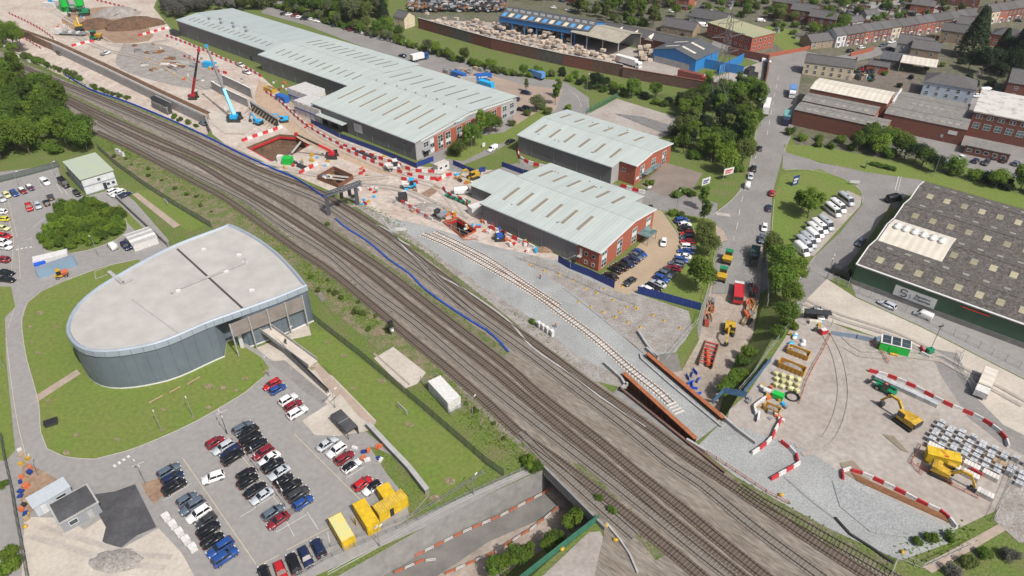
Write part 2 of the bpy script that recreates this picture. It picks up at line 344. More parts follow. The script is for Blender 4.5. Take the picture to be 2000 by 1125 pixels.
sheet('footway', [(640,1085),(820,1010),(960,945),(1030,915),(1036,926),(960,962),(830,1030),(650,1110),(560,1150),(540,1135)], m_tarmac)
m_scrub = mat('scrubby_bank', (.09,.125,.028), .95, scale=.35, col2=(.19,.15,.1), mix=(.36,.6), fine=(2,.35), **W_)
sheet('railway_verge', [(192,292),(330,322),(440,382),(520,442),(590,502),(605,560),(560,520),(415,446),(280,362)], m_scrub)
sheet('railway_verge', [(610,515),(690,570),(740,615),(850,705),(930,785),(1000,855),(1050,905),(1030,912),(950,840),(760,700),(640,600),(600,560)], m_scrub)
sheet('cabin_base', [(730,700),(768,678),(832,728),(815,750),(790,760)], m_slab)
m_dirtlot = mat('grey_lot', (.34,.31,.285), .95, scale=.13, col2=(.24,.21,.19), fine=(1.4,.12), **W_)
sheet('survey_lot', [(1060,1125),(1150,1040),(1172,1038),(1190,1075),(1225,1105),(1240,1180),(1000,1180)], m_dirtlot)
sheet('old_footbridge_path', [(1800,1106),(1950,1024),(1968,1034),(1820,1120)], m_path)
sheet('dark_yard', [(1940,1015),(1985,905),(2150,900),(2150,1060),(1990,1060)], m_rubble)
# railway formation: old ballast (on the bridge it lies on the deck)
BAL_UP = [(-60,80),(0,100),(110,150),(240,203),(420,272),(530,325),(620,370),(690,402),(760,445),(870,532),(960,592),(1060,668),(1160,740),(1240,800),(1345,872),(1430,930),(1520,990),(1620,1045),(1740,1112),(1900,1210)]
BAL_DN = [(1160,1130),(1180,1040),(1166,1019),(1060,917),(1000,862),(930,795),(850,712),(740,622),(660,557),(590,502),(520,442),(440,382),(330,322),(200,264),(100,207),(0,152),(-60,125)]
sheet('railway_ballast', BAL_UP+[(1500,1300),(1200,1200)]+BAL_DN, m_ballast_old)
sheet('ballast_shoulder', [(690,386),(770,437),(870,511),(960,571),(1040,624),(1130,696),(1212,737),(1224,760),(1160,744),(1060,672),(960,596),(870,536),(760,449),(690,405)], m_rubble)
zb = LAYER[0]
m_cess = mat('pale_cess', (.3,.27,.235), .95, scale=.4, col2=(.22,.195,.165), fine=(2,.2), **W_)
for pts, w in (([(340,300),(440,352),(560,424),(645,480),(705,513)], 1.2), ([(380,325),(470,372),(560,432),(636,480)], 1.1), ([(730,690),(800,752)], .5)):
    LAYER[0] += .0014; strip_mesh('cess_strip', line(pts, 0, 4), w, LAYER[0], m_cess)
m_weed = mat('weedy_ballast', (.085,.11,.03), .95, scale=.5, col2=(.16,.14,.1), mix=(.35,.62), fine=(2.5,.35), **W_)
for pts, w in (([(120,178),(240,236),(330,282),(430,330),(520,375),(590,418),(650,455),(720,498),(800,555),(880,612),(990,692)], 2.2), ([(690,405),(760,452),(830,498),(900,552),(1010,640)], 1.6), ([(0,95),(110,148),(200,185),(300,225),(420,273)], 1.6), ([(330,318),(440,378),(560,470),(640,540),(720,605)], 2.4), ([(1430,938),(1520,990),(1620,1045),(1740,1112)], 2.5), ([(1440,962),(1530,1010),(1640,1078)], 1.5), ([(1130,905),(1180,960),(1240,1030),(1290,1090)], 2.0)):
    LAYER[0] += .0014; strip_mesh('weed_strip', line(pts, 0, 4), w, LAYER[0], m_weed)
# road markings, kerbs (a kerb is a raised stone edge)
def kerb(px, parent=None, step=3, w=.16, h=.12, z=0):
    pts = line(px, 0, step); mb = MB(); mb.path([p+Vector((0,0,h/2+z)) for p in pts], w, h)
    o = mb.build('kerb', m_kerb); o['kind'] = 'structure'; return o
for k in ([(80,570),(55,590),(43,625),(50,690),(66,750),(76,790),(80,845),(92,877),(125,892),(185,897),(245,882),(310,857),(385,822),(480,766),(514,737)], [(130,548),(200,522),(272,506)], [(90,490),(140,495),(200,480),(245,455),(240,420),(190,390),(120,400),(90,440),(78,470),(90,490)],
          [(1532,332),(1575,331),(1640,346),(1682,374),(1684,398)], [(1592,500),(1572,528),(1556,556)], [(1512,390),(1506,470)], [(1295,412),(1317,440),(1328,470),(1323,500),(1280,541),(1240,565)], [(1104,160),(1130,178),(1148,205),(1140,225)], [(520,8),(620,50),(800,90)], [(1392,420),(1432,388),(1458,350),(1476,260),(1492,180)], [(1546,262),(1530,298)]): kerb(k)
LAYER[0] += .01
def mark(px, w=.12, m=m_white, dash=None, step=1.0): strip_mesh('road_marking', line(px, 0, step), w, LAYER[0], m, dash=dash)
T0 = lambda *p: [tile(0,3,*q) for q in p]
mark([(357,895),(500,1102)], .14, m_line); mark([(575,848),(705,978)], .14, m_line); mark([(502,1107),(545,1085)], .14, m_line); mark([(560,1075),(650,1028)], .14, m_line)
mark([(442,852),(545,985)], .14, m_line)
for a in ([(320,978),(375,944)], [(466,925),(482,915)], [(497,992),(540,965)], [(540,1040),(600,1005)], [(676,935),(712,912)], [(600,816),(640,795)], [(524,770),(560,752)], [(700,965),(715,955)], [(470,1010),(500,992)], [(560,1020),(575,1048)], [(600,1000),(622,1035)], [(640,1040),(644,1060)]): mark(a, .1)
for a in ([(16,390),(34,464)], [(8,395),(27,466)], [(27,466),(22,540)], [(36,480),(40,545)]): mark(a, .12, m_line)
for i in range(7): mark([(14+i*17,394-i*7.2),(6+i*17,377-i*6.5)], .1)
for a in ([(66,443),(94,422)], [(80,432),(92,430)], [(52,468),(64,466)], [(120,362),(132,380)], [(130,358),(148,385)], [(110,360),(122,378)]): mark(a, .12)
for i in range(4): mark([(31+i*9,488-i*1.5),(36+i*9,487-i*1.5)], .6)
for i in range(4): mark([(222+i*9,912-i*6),(226.5+i*9,909-i*6)], .8)
mark([(258,912),(282,902)], .15); mark([(422,810),(446,800)], .15); mark([(12,660),(30,800),(50,890)], .12, m_line); mark([(30,600),(16,640)], .12, m_line)
mark([(1478,300),(1462,350),(1448,395),(1440,440),(1432,470)], .14, dash=2, step=2); mark([(1520,150),(1508,210),(1497,270)], .14, dash=2, step=2.5)
mark([(1256,383),(1310,398),(1390,418)], .1, dash=2, step=1.5); mark([(1010,305),(1030,325)], .12, m_white)
mark([(1755,345),(1748,372)], .2); mark([(1760,346),(1753,374)], .15); mark([(1110,175),(1128,190),(1136,210)], .12, m_white); mark([(1636,322),(1628,340)], .2, m_path)
sheet('traffic_island', [(1397,415),(1425,418),(1427,424),(1400,421)], m_kerb)
sheet('kerb_corner', [(1397,440),(1412,450),(1422,470),(1400,475)], m_path)
m_patch = mat('dark_patch', (.13,.125,.12), .9, scale=.5, col2=(.19,.185,.18), fine=(2,.2), **W_)
for px in ([(1740,395),(1752,385),(1758,400),(1745,412)], [(556,1000),(580,985),(590,992),(565,1010)], [(620,575),(626,570),(634,585),(628,590)], [(1255,228),(1320,248),(1300,262),(1200,222)]): sheet('tarmac_patch', px, m_patch)
m_bare = mat('bare_earth', (.24,.19,.13), .95, scale=1.0, col2=(.14,.13,.05), fine=(2,.3), **W_)
for cx, cy, r in ((610,720,5),(690,760,6),(800,830,7),(640,668,5),(150,850,7),(230,860,6),(320,800,5),(480,740,6),(60,640,5),(110,640,4),(80,612,6),(62,669,4),(75,690,5),(95,784,6),(410,755,10),(437,758,6),(460,763,5),(408,797,6),(130,885,8),(20,0,1),(745,745,8),(672,695,7),(520,727,6),(315,842,4),(377,815,4),(880,940,12),(850,975,10)):
    sheet('bare_patch', [(cx+r*math.cos(a)*RND.uniform(.7,1.3), cy+.65*r*math.sin(a)*RND.uniform(.7,1.3)) for a in [i*.7 for i in range(9)]], m_bare)
for px in ([(820,380),(850,362),(862,366),(835,388)], [(855,400),(888,410),(880,418)], [(380,215),(410,222),(450,250),(420,240)]): sheet('soil_stain', px, m_soil2, step=4)
for px in ([(1640,905),(1665,900),(1700,935),(1690,950),(1650,925)], [(1722,848),(1760,880),(1775,885),(1745,852)]): sheet('puddle_stain', px, mat('damp_ground', (.23,.19,.14), .7, scale=.4, **W_), step=3)
sheet('ballast_spread', [(1625,940),(1680,955),(1760,1010),(1770,1050),(1700,1040),(1640,990)], mat('fresh_ballast', (.25,.258,.256), .95, scale=.2, col2=(.27,.28,.28), fine=(3.2,.3), **W_), step=5)
# wheel tracks worn into the yards
m_rut = mat('wheel_rut', (.325,.293,.262), .95, scale=.4, col2=(.28,.25,.22), fine=(1.5,.15), **W_); m_rut2 = mat('pale_wheel_rut', (.385,.35,.315), .95, scale=.4, col2=(.33,.295,.262), fine=(1.5,.12), **W_)
for px, m in (([(1610,640),(1640,700),(1650,780),(1620,860),(1560,880)],m_rut), ([(1840,700),(1760,690),(1680,690),(1640,660)],m_rut), ([(120,55),(200,95),(300,120),(400,175)],m_rut), ([(100,20),(190,70),(240,90),(330,78)],m_rut2), ([(560,200),(620,255),(700,295),(800,335),(880,345)],m_rut), ([(552,205),(612,262),(690,302),(790,345),(860,370),(900,420)],m_rut2), ([(700,360),(780,370),(850,400),(910,430)],m_rut), ([(500,320),(580,335),(680,350),(760,345)],m_rut2), ([(1570,590),(1640,620),(1760,660),(1900,735),(2000,790)],m_rut), ([(70,1040),(140,1060),(240,1090),(330,1100)],m_rut2)):
    base_ = line(px, 0, 2.5); LAYER[0] += .0014
    for d in (-1.0,1.1): strip_mesh('wheel_rut', offset(base_, d), RND.uniform(.7,1.3), LAYER[0], m)
# ================================================================= railway
m_rail = mat('rusty_rail', (.065,.044,.031), .6, scale=1.0, col2=(.045,.03,.021), world=True)
m_rail2 = mat('new_rail', (.2,.085,.04), .6, scale=1.0, world=True)
m_sleeper = mat('dark_sleeper', (.145,.125,.105), .9, scale=.8, col2=(.105,.088,.073), world=True)
m_sleeper_g = mat('grey_sleeper', (.205,.192,.172), .9, scale=.8, col2=(.15,.138,.12), world=True)
m_oil = mat('stained_fourfoot', (.1,.072,.051), .95, scale=.35, col2=(.065,.046,.033), fine=(3,.25), world=True)
m_oil2 = mat('grey_fourfoot', (.175,.155,.13), .95, scale=.35, col2=(.125,.108,.088), fine=(3,.25), world=True)
TR = [('running line nearest the station lawn', 0, 0, [(187,258),(252,288),(300,313),(380,356),(447,393),(560,474),(640,527),(720,592),(800,660),(872,719),(956,792),(1012,845),(1100,910),(1156,953),(1214,999),(1300,1069),(1366,1124),(1460,1210)]),
 ('running line second from the station lawn', 1, 1, [(187,240),(264,282),(324,312),(380,341),(482,393),(560,446),(640,496),(720,565),(816,636),(914,719),(996,786),(1089,859),(1180,930),(1265,998),(1364,1079),(1422,1124),(1530,1210)]),
 ('running line third from the station lawn', 0, 0, [(50,158),(132,200),(192,232),(288,278),(372,313),(452,360),(560,424),(672,499),(728,540),(832,623),(956,719),(1012,766),(1122,858),(1196,919),(1289,999),(1372,1067),(1443,1124),(1555,1212)]),
 ('running line fourth from the station lawn', 0, 0, [(0,127),(50,152),(120,185),(180,215),(288,263),(402,313),(464,346),(565,402),(688,486),(765,540),(880,630),(994,719),(1052,771),(1166,859),(1236,918),(1337,999),(1396,1049),(1490,1124),(1600,1210)]),
 ('pale grey line second from the new sidings', 1, 1, [(0,120),(108,164),(180,193),(288,240),(380,283),(488,338),(614,390),(654,414),(744,477),(840,547),(912,604),(1017,680),(1108,749),(1220,834),(1308,906),(1367,945),(1476,1034),(1598,1124),(1720,1212)]),
 ('line next to the new sidings', 0, 0, [(0,113),(108,157),(180,185),(288,230),(380,270),(500,328),(620,374),(666,400),(744,450),(832,517),(864,540),(944,601),(1055,680),(1140,744),(1246,820),(1332,884),(1423,945),(1508,1003),(1620,1078),(1720,1140)]),
 ('overgrown siding beside the ballast edge', 1, 2, [(1445,952),(1490,982),(1540,1009),(1620,1055),(1720,1112),(1800,1165)]),
 ('short dead-end siding by the road bridge', 1, 0, [(1018,846),(1060,890),(1100,925),(1170,988),(1240,1050)])]
ZB = zb+.03
def track(label, grey, kind, pts, cat='railway track', step=.72):
    t = thing('railway_track', label, cat, (0,0,0), 0, 'old running lines')
    LAYER[0] += .0014
    if kind < 2: strip_mesh('stained_ballast', pts, 2.6, LAYER[0]+.02, m_oil2 if grey else m_oil, t)
    mb = MB()
    for p, a in along(pts, step):
        mb.M = Matrix.Translation((p.x, p.y, LAYER[0]))@Matrix.Rotation(a, 4, 'Z'); mb.box(-.13,.13,-1.28,1.28,-.05,.05)
    o = mb.build('sleepers', m_weed if kind == 2 else (m_sleeper_g if grey else m_sleeper), t, kind='stuff')
    for s in (-.75, .75):
        r = MB(); r.path([Vector((p.x, p.y, LAYER[0]+.13)) for p in offset(pts, s)], .11, .15); r.build('rail', m_rail, t)
    return t
for n, (lab, grey, kind, px) in enumerate(TR):
    w = line(px, 0, 3.0); track('weathered dark '+lab if not grey else 'greyed '+lab, grey, kind, w)
# facing crossover between the two lines by the sidings
track('short crossover curving between the two lines beside the sidings', 1, 0, line([(770,470),(812,506),(850,548),(885,580),(930,618)], 0, 3))
# new sidings: every sleeper a part
m_white_sl = mat('new_concrete_sleeper', (.56,.52,.47), .85, scale=.5, col2=(.48,.44,.4), rnd=.12)
slp = MB(); slp.loft([[(-.15,y,0),(.15,y,0),(.11,y,h),(-.11,y,h)] for y, h in ((-1.3,.16),(-.5,.2),(-.3,.15),(.3,.15),(.5,.2),(1.3,.16))])
sl_me = slp.mesh('sleeper')
def new_track(label, px, r0, r1, z0=.1, bare=()):
    pts = line(px, 0, 2.5); t = thing('new_railway_track', label, 'railway track', (0,0,0), 0, 'new white-sleepered sidings')
    al = along(pts, .95)
    for k, (p, a) in enumerate(al):
        link('sleeper', sl_me, m_white_sl, t, M=Matrix.Translation((p.x, p.y, z0))@Matrix.Rotation(a, 4, 'Z'))
    n = len(pts); sub = pts[int(n*r0):int(n*r1)+1]
    for s in (-.75, .75):
        r = MB(); r.path([Vector((p.x, p.y, z0+.27)) for p in offset(sub, s)], .13, .16); r.build('rail', m_rail2, t)
    return t
new_track('new siding of white sleepers running onto the rusty bridge', [(826,458),(880,482),(950,520),(1040,572),(1095,612),(1160,660),(1230,722),(1290,770),(1328,808)], 0, .97)
new_track('shorter new siding of white sleepers beside the longer one', [(858,487),(910,515),(975,552),(1060,600)], 0, 1) if False else None
new_track('short stub of white sleepers ending before the stone platform', [(848,455),(900,480),(960,512),(1030,560),(1092,600)], .02, 1)
# rails laid out loose, and a concrete cable route
mb = MB()
for a, b in (([(1100,563),(1190,635),(1258,692)],0), ([(1108,568),(1180,625),(1255,690)],1)): mb.path([p+Vector((0,0,.08)) for p in line(a, 0, 3)], .12, .15)
tag(mb.build('loose_rails', m_conc), 'pair of loose rails lying across the grey ballast', 'rails')
for lab, pts in (('pale concrete cable trough edging the ballast beside the running lines', [(735,440),(765,455),(800,495),(850,535),(905,565),(990,625),(1040,680),(1120,735),(1170,775),(1208,800),(1260,835)]), ('concrete trough bending below the signal gantry', [(745,425),(775,465),(800,480)])):
    mb = MB(); mb.path([p+Vector((0,0,.12)) for p in line(pts, 0, 3)], .45, .25); tag(mb.build('cable_trough', m_conc), lab, 'trough')
# --- the old railway bridge over the street
mb = MB(); dk = [(1050,905),(1060,917),(1166,1019),(1182,1036),(1420,925),(1380,892),(1238,778),(1205,762)]
mb.prism([P(*q) for q in dk], -1.3, -.03)
br = thing('railway_bridge', 'old railway bridge carrying the running lines over the street', 'bridge')
mb.build('deck', m_concd, br)
for a, b, h in (((1052,906),(1182,1036),1.1), ((1213,762),(1415,925),.7)):
    w0, w1 = P(*a), P(*b); mb = MB(); mb.bar(w0+Vector((0,0,h/2-.7)), w1+Vector((0,0,h/2-.7)), .5, h+1.3); mb.build('parapet', m_concd if h > 1 else m_brickw, br)
w0, w1 = P(1060,914), P(1170,1022)
for k in range(24):
    p = w0.lerp(w1, (k+.5)/24); mb = MB(); mb.cbox((p.x-.36*.7, p.y-.36*.7, -.9), (.12,.12,.9)); mb.build('stiffener', m_concd, br)
# --- the new weathering-steel bridge
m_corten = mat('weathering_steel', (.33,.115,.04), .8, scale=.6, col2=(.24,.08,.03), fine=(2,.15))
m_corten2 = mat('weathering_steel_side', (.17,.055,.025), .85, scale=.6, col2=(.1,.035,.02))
nb = thing('steel_bridge', 'new rusty weathering-steel girder bridge with grey ballast deck', 'bridge')
A0, A1, B0, B1 = P(1217,735,.0), P(1358,864,.0), P(1263,697,.0), P(1411,823,.0)
mb = MB(); mb.prism([A0,A1,B1,B0], -.9, .03); mb.build('deck', m_concd, nb)
mb = MB(); mb.prism([A0.lerp(B0,.06),A1.lerp(B1,.06),B1.lerp(A1,.06),B0.lerp(A0,.06)], .035, .075); mb.build('ballast_bed', m_ballast_new, nb)
for a, b in ((A0, A1), (B0, B1)):
    mb = MB(); up = Vector((0,0,1))
    mb.bar(a+up*1.15, b+up*1.15, 1.0, .12); gi = mb.build('top_flange', m_corten, nb)
    mb = MB(); mb.bar(a-up*.15, b-up*.15, .12, 2.5); mb.build('girder_web', m_corten2, nb)
    mb = MB(); mb.bar(a-up*1.45, b-up*1.45, .9, .1); mb.build('bottom_flange', m_corten2, nb)
    for k in range(13):
        p = a.lerp(b, (k+.5)/13); mb = MB(); mb.cbox((p.x, p.y, -.15), (.6,.6,2.3)); s = mb.build('stiffener', m_corten2, nb)
mb = MB(); mb.path([p+Vector((0,0,.3)) for p in (P(1250,693),P(1252,702),P(1300,745),P(1408,835),P(1416,832))], .3, .45); mb.build('upstand', m_conc, nb)
for a in ([(1246,650),(1262,675),(1285,705)], [(1262,683),(1284,704)], [(1180,712),(1213,742),(1222,757)], [(1213,762),(1225,752)], [(1340,862),(1378,885)], [(1405,812),(1440,842),(1475,868)]):
    mb = MB(); mb.path([p+Vector((0,0,.4)) for p in line(a)], .5, 1.0); mb.build('wing_wall', m_conc, nb)
# ================================================================= buildings
m_roof = mat('pale_steel_roof', (.43,.475,.45), .5, scale=.35, col2=(.375,.42,.398), wave=(.5,'X',.05), fine=(.25,.05), stretch=(.6,5,1))
m_roofb = mat('pale_steel_roof_older', (.385,.435,.42), .5, scale=.35, col2=(.335,.385,.37), wave=(.5,'X',.05), fine=(.25,.06), stretch=(.6,5,1))
m_clad = mat('grey_profiled_cladding', (.165,.165,.172), .5, scale=.3, col2=(.15,.15,.156), wave=(2.0,'X',.12))
m_cladl = mat('light_grey_cladding', (.36,.36,.36), .5, scale=.3, col2=(.31,.31,.31), wave=(2.0,'Y',.08))
m_brick = mat('red_brick', (.36,.105,.06), .9, scale=1.2, col2=(.27,.075,.045), fine=(5,.18))
m_brickd = mat('dark_brick', (.2,.075,.05), .9, scale=1.2, col2=(.13,.05,.038), fine=(5,.2))
m_trimw = paint('white_trim', (.62,.62,.61), .5)
m_glass = mat('window_glass', (.05,.075,.085), .08, scale=.4, col2=(.02,.03,.04), spec=.9)
m_glassg = mat('green_tinted_glass', (.16,.27,.27), .1, scale=.5, col2=(.05,.1,.11), spec=.9)
m_blind = mat('white_spandrel', (.6,.63,.63), .4, scale=.5)
m_frame = paint('grey_frame', (.25,.26,.28)); m_framew = paint('white_frame', (.6,.6,.59))
m_skyl = mat('rooflight', (.23,.215,.18), .35, scale=.6, col2=(.19,.178,.15)); m_skyt = mat('tan_rooflight_kerb', (.42,.36,.26), .6)
m_dark = mat('dark_opening', (.02,.02,.022), .8)
m_slate = mat('slate_roof', (.095,.09,.09), .75, scale=.8, col2=(.065,.062,.063), fine=(3,.15), rnd=.18)
m_asb = mat('weathered_cement_sheet', (.112,.102,.093), .95, scale=.9, col2=(.06,.054,.05), mix=(.35,.6), fine=(2.2,.5), wave=(.9,'Y',.06))
m_asbp = mat('old_cement_sheet', (.21,.2,.185), .95, scale=.5, col2=(.15,.145,.135), fine=(2,.2), wave=(.9,'Y',.06))
m_cream = mat('cream_sheet', (.6,.56,.48), .7, scale=.3, col2=(.5,.46,.39), wave=(.5,'X',.08))
WMESH = {}
def win(par, x, y, z, face, w, h, fm=m_framew, gm=m_glass, nx=1, nz=1, pal=None):
    k = (w, h, nx, nz)
    if k not in WMESH:
        f = MB(); t = .09
        for i in range(nx+1): f.box(-w/2+i*w/nx-t/2, -w/2+i*w/nx+t/2, -.05, .06, -t/2, h+t/2)
        for i in range(nz+1): f.box(-w/2+t/2, w/2-t/2, -.05, .055, i*h/nz-t/2, i*h/nz+t/2)
        WMESH[k] = (f.mesh('window'), MB().box(-w/2, w/2, -.05, .015, 0, h).mesh('pane'), MB().box(-w/2/nx, w/2/nx, -.05, .02, 0, h/nz).mesh('pane'))
    f, g_, cell = WMESH[k]; a = {'y-': math.pi, 'y+': 0, 'x+': -math.pi/2, 'x-': math.pi/2}[face]
    o = link('window', f, None, par, M=Matrix.Translation((x,y,z))@Matrix.Rotation(a, 4, 'Z'))
    if not f.materials: f.materials.append(fm)
    omat(o, fm)
    if pal:
        for i in range(nx):
            for j in range(nz):
                p = link('pane', cell, None, o, M=Matrix.Translation((-w/2+(i+.5)*w/nx, 0, j*h/nz)))
                if not cell.materials: cell.materials.append(gm)
                omat(p, pal[j % len(pal)] if RND.random() < .85 else m_glass)
    else:
        p = link('pane', g_, None, o)
        if not g_.materials: g_.materials.append(gm)
        omat(p, gm)
    return o
def gable(par, x0, x1, y0, y1, yr, zr, s, mw, mr, z0=-.05, oh=.45, ends=None, th=.16, names=('wall','roof'), axis='x'):
    """A gabled block along x (ridge at y=yr, z=zr, slope s); returns its roof parts"""
    za, zb_ = zr-s*(yr-y0), zr-s*(y1-yr); X = (lambda x, y, z: (x, y, z)) if axis == 'x' else (lambda x, y, z: (y, x, z))
    w = MB(); e = MB()
    w.add([X(x0,y0,z0),X(x1,y0,z0),X(x1,y0,za),X(x0,y0,za)], [(0,1,2,3)]); w2 = MB().add([X(x0,y1,z0),X(x1,y1,z0),X(x1,y1,zb_),X(x0,y1,zb_)], [(0,1,2,3)])
    for k, x in enumerate((x0, x1)):
        t = e if (ends and ends[k]) else w
        t.add([X(x,y0,z0),X(x,y1,z0),X(x,y1,zb_),X(x,yr,zr),X(x,y0,za)], [(0,1,2,3,4)])
        if ends and ends[k]: e.build('gable_wall', ends[k], par); e = MB()
    w.build(names[0], mw, par); w2.build(names[0], mw, par); R_ = []
    for ya, z_a, sgn in ((y0, za, -1), (y1, zb_, 1)):
        r = MB(); yo = ya+sgn*oh; zo = z_a-s*oh
        r.loft([[X(x,yr,zr+.02),X(x,yo,zo+.02),X(x,yo,zo+.02+th),X(x,yr,zr+.02+th)] for x in (x0-oh, x1+oh)]); R_.append(r.build(names[1], mr, par))
    rc = MB(); rc.bar(X(x0-oh,yr,zr+.2), X(x1+oh,yr,zr+.2), .5, .1); rc.build('ridge_cap', mr, R_[0]); return R_
def rooflight(par, x, y0, y1, yr, zr, s, w=1.0, m=m_skyl, axis='x', side=True):
    z = lambda y: zr-s*abs(yr-y)+.2
    X = (lambda x, y, z: (x, y, z)) if axis == 'x' else (lambda x, y, z: (y, x, z))
    b = MB(); b.loft([[X(xx,y,z(y)),X(xx,y,z(y)+.07)] for xx, y in ((x-w/2,y0),(x+w/2,y0),(x+w/2,y1),(x-w/2,y1),(x-w/2,y0))], cap=False, closed=False)
    b.add([X(x-w/2,y0,z(y0)+.06),X(x+w/2,y0,z(y0)+.06),X(x+w/2,y1,z(y1)+.06),X(x-w/2,y1,z(y1)+.06)], [(0,1,2,3)])
    o = b.build('rooflight', m, par)
    if side:
        q = MB()
        for xx in (x-w/2-.06, x+w/2+.06): q.bar(X(xx,y0,z(y0)+.02), X(xx,y1,z(y1)+.02), .12, .1)
        q.build('rooflight_kerb', m_skyt, o)
def base(px, z=0): w = P(*px, z); return (w.x, w.y, 0)
BA = rad(-39.5)
def posts(par, x0, x1, y, z, n, m):
    for i in range(n): b = MB(); x = x0+(x1-x0)*i/(n-1); b.box(x-.06, x+.06, y-.1, y-.02, .1, z); b.build('downpipe', m, par)
# ---- the long warehouse
w1 = thing('warehouse', 'very long pale-roofed grey warehouse stepping back in three blocks', 'warehouse', base((610.9,201.6), 7), BA)
s_ = .085
for (x0,x1,y0,y1,yr,zr,mr,ends) in ((0,57,0,56,28,9.4,m_roof,(m_clad,m_cladl)), (-65.5,-.3,20.6,57.6,37.5,8.9,m_roof,(m_clad,m_clad)), (-145,-66,25.6,57.8,37.5,8.7,m_roofb,(m_clad,m_clad))):
    R1_, R2_ = gable(w1, x0, x1, y0, y1, yr, zr, s_, m_clad, mr, ends=ends)
    n = 8 if x0 >= -1 else (12 if x0 > -70 else 16)
    for i in range(n):
        x = x0+6+(x1-x0-12)*i/(n-1); dk = x0 >= -1 or x > -30
        rooflight(R1_, x, y0+(yr-y0)*.28, y0+(yr-y0)*(.78 if x0 >= -1 else .6), yr, zr, s_, .8, m_skyl if dk else m_asbp, side=x0 >= -1)
        if x0 >= -66: rooflight(R2_, x, yr+(y1-yr)*.25, yr+(y1-yr)*.7, yr, zr, s_, .8, m_skyl if dk else m_asbp, side=False)
    mb = MB(); mb.bar((x0-.5,y0-.5,zr-s_*(yr-y0)-.1),(x1+.5,y0-.5,zr-s_*(yr-y0)-.1),.25,.3); mb.build('gutter', m_frame, w1)
    posts(w1, x0+8, x1-6, y0, zr-s_*(yr-y0)-.2, max(3, int((x1-x0)/9)), m_frame)
    if x0 >= -1:
        for i in range(9): mb = MB(); mb.cbox((6+i*5.6, yr+RND.uniform(-1,1), zr+.45), (.5,.5,.5)); mb.build('roof_vent', m_frame, R1_)
    elif x0 < -70:
        for i in range(7): mb = MB(); mb.box(-130+i*5.5, -128.4+i*5.5, yr-3+(i%2)*3, yr-2+(i%2)*3, zr-.1, zr+1.1); mb.build('roof_fan', m_frame, R1_)
mb = MB(); mb.loft([[(57.25,y,z) for y,z in ((2.5,6.3),(28,8.2),(53.5,6.3),(53.5,6.9),(28,9.1),(2.5,6.9))],[(57.05,y,z) for y,z in ((2.5,6.3),(28,8.2),(53.5,6.3),(53.5,6.9),(28,9.1),(2.5,6.9))]]); mb.build('white_fascia', m_trimw, w1)
mb = MB(); mb.add([(57.29,19.5,7.6),(57.29,20,8.0),(57.29,20.5,7.6),(57.29,20,7.2)], [(0,1,2,3)]); mb.build('fascia_emblem', paint('dark_violet_ink', (.03,.02,.1)), w1); mb = MB(); mb.box(57.26,57.29,21.5,25.5,7.4,7.8); mb.build('fascia_lettering', paint('pale_teal_ink', (.35,.6,.62)), w1)
mb = MB(); mb.box(57.05,57.3,9,46,0,6.2); mb.build('brick_front', m_brick, w1)
for y in (5,): win(w1, 57.08, y, 3.6, 'x+', 2.4, 1.9, m_framew, m_glass, 2, 2); win(w1, 57.08, y+3, .6, 'x+', 2, 5, m_framew, m_glassg, 2, 3, [m_blind, m_glass])
for y in (12,16,22,27,32,37,42): win(w1, 57.34, y, .6, 'x+', 2.6, 5.2, m_framew, m_glassg, 2, 4, [m_glass, m_blind, m_glassg])
for y in (48.5,53): win(w1, 57.08, y, 3.4, 'x+', 2.4, 1.9, m_framew, m_glass, 2, 2); win(w1, 57.08, y, .6, 'x+', 2.4, 1.6, m_framew, m_glass, 2, 1)
mb = MB(); mb.box(57.05,58.6,2.8,6.8,2.9,3.2); mb.build('entrance_canopy', m_frame, w1); mb = MB(); mb.box(57.02,57.1,3.5,6,0,2.7); mb.build('door', m_dark, w1)
mb = MB(); mb.box(4,20,-2.6,.02,3.9,4.25); mb.build('loading_canopy', m_roof, w1)
for x in (6,12,18): mb = MB(); mb.box(x-1.9,x+1.9,-.08,.05,.1,3.6); mb.build('shutter_door', m_dark, w1)
mb = MB(); mb.box(24,28.5,-.1,-.02,2.2,5.4); mb.build('white_sign', m_trimw, w1)
mb = MB()
for k in range(3): mb.box(24.8, 27.6-k*.5, -.13, -.1, 4.6-k*.7, 4.75-k*.7)
mb.build('sign_lettering', m_frame, w1)
win(w1, 51, -.05, 4.6, 'y-', .9, .9, m_frame, m_glass)
mb = MB(); mb.box(-82,-80.6,25.5,25.62,0,2.4); mb.build('door', m_dark, w1)
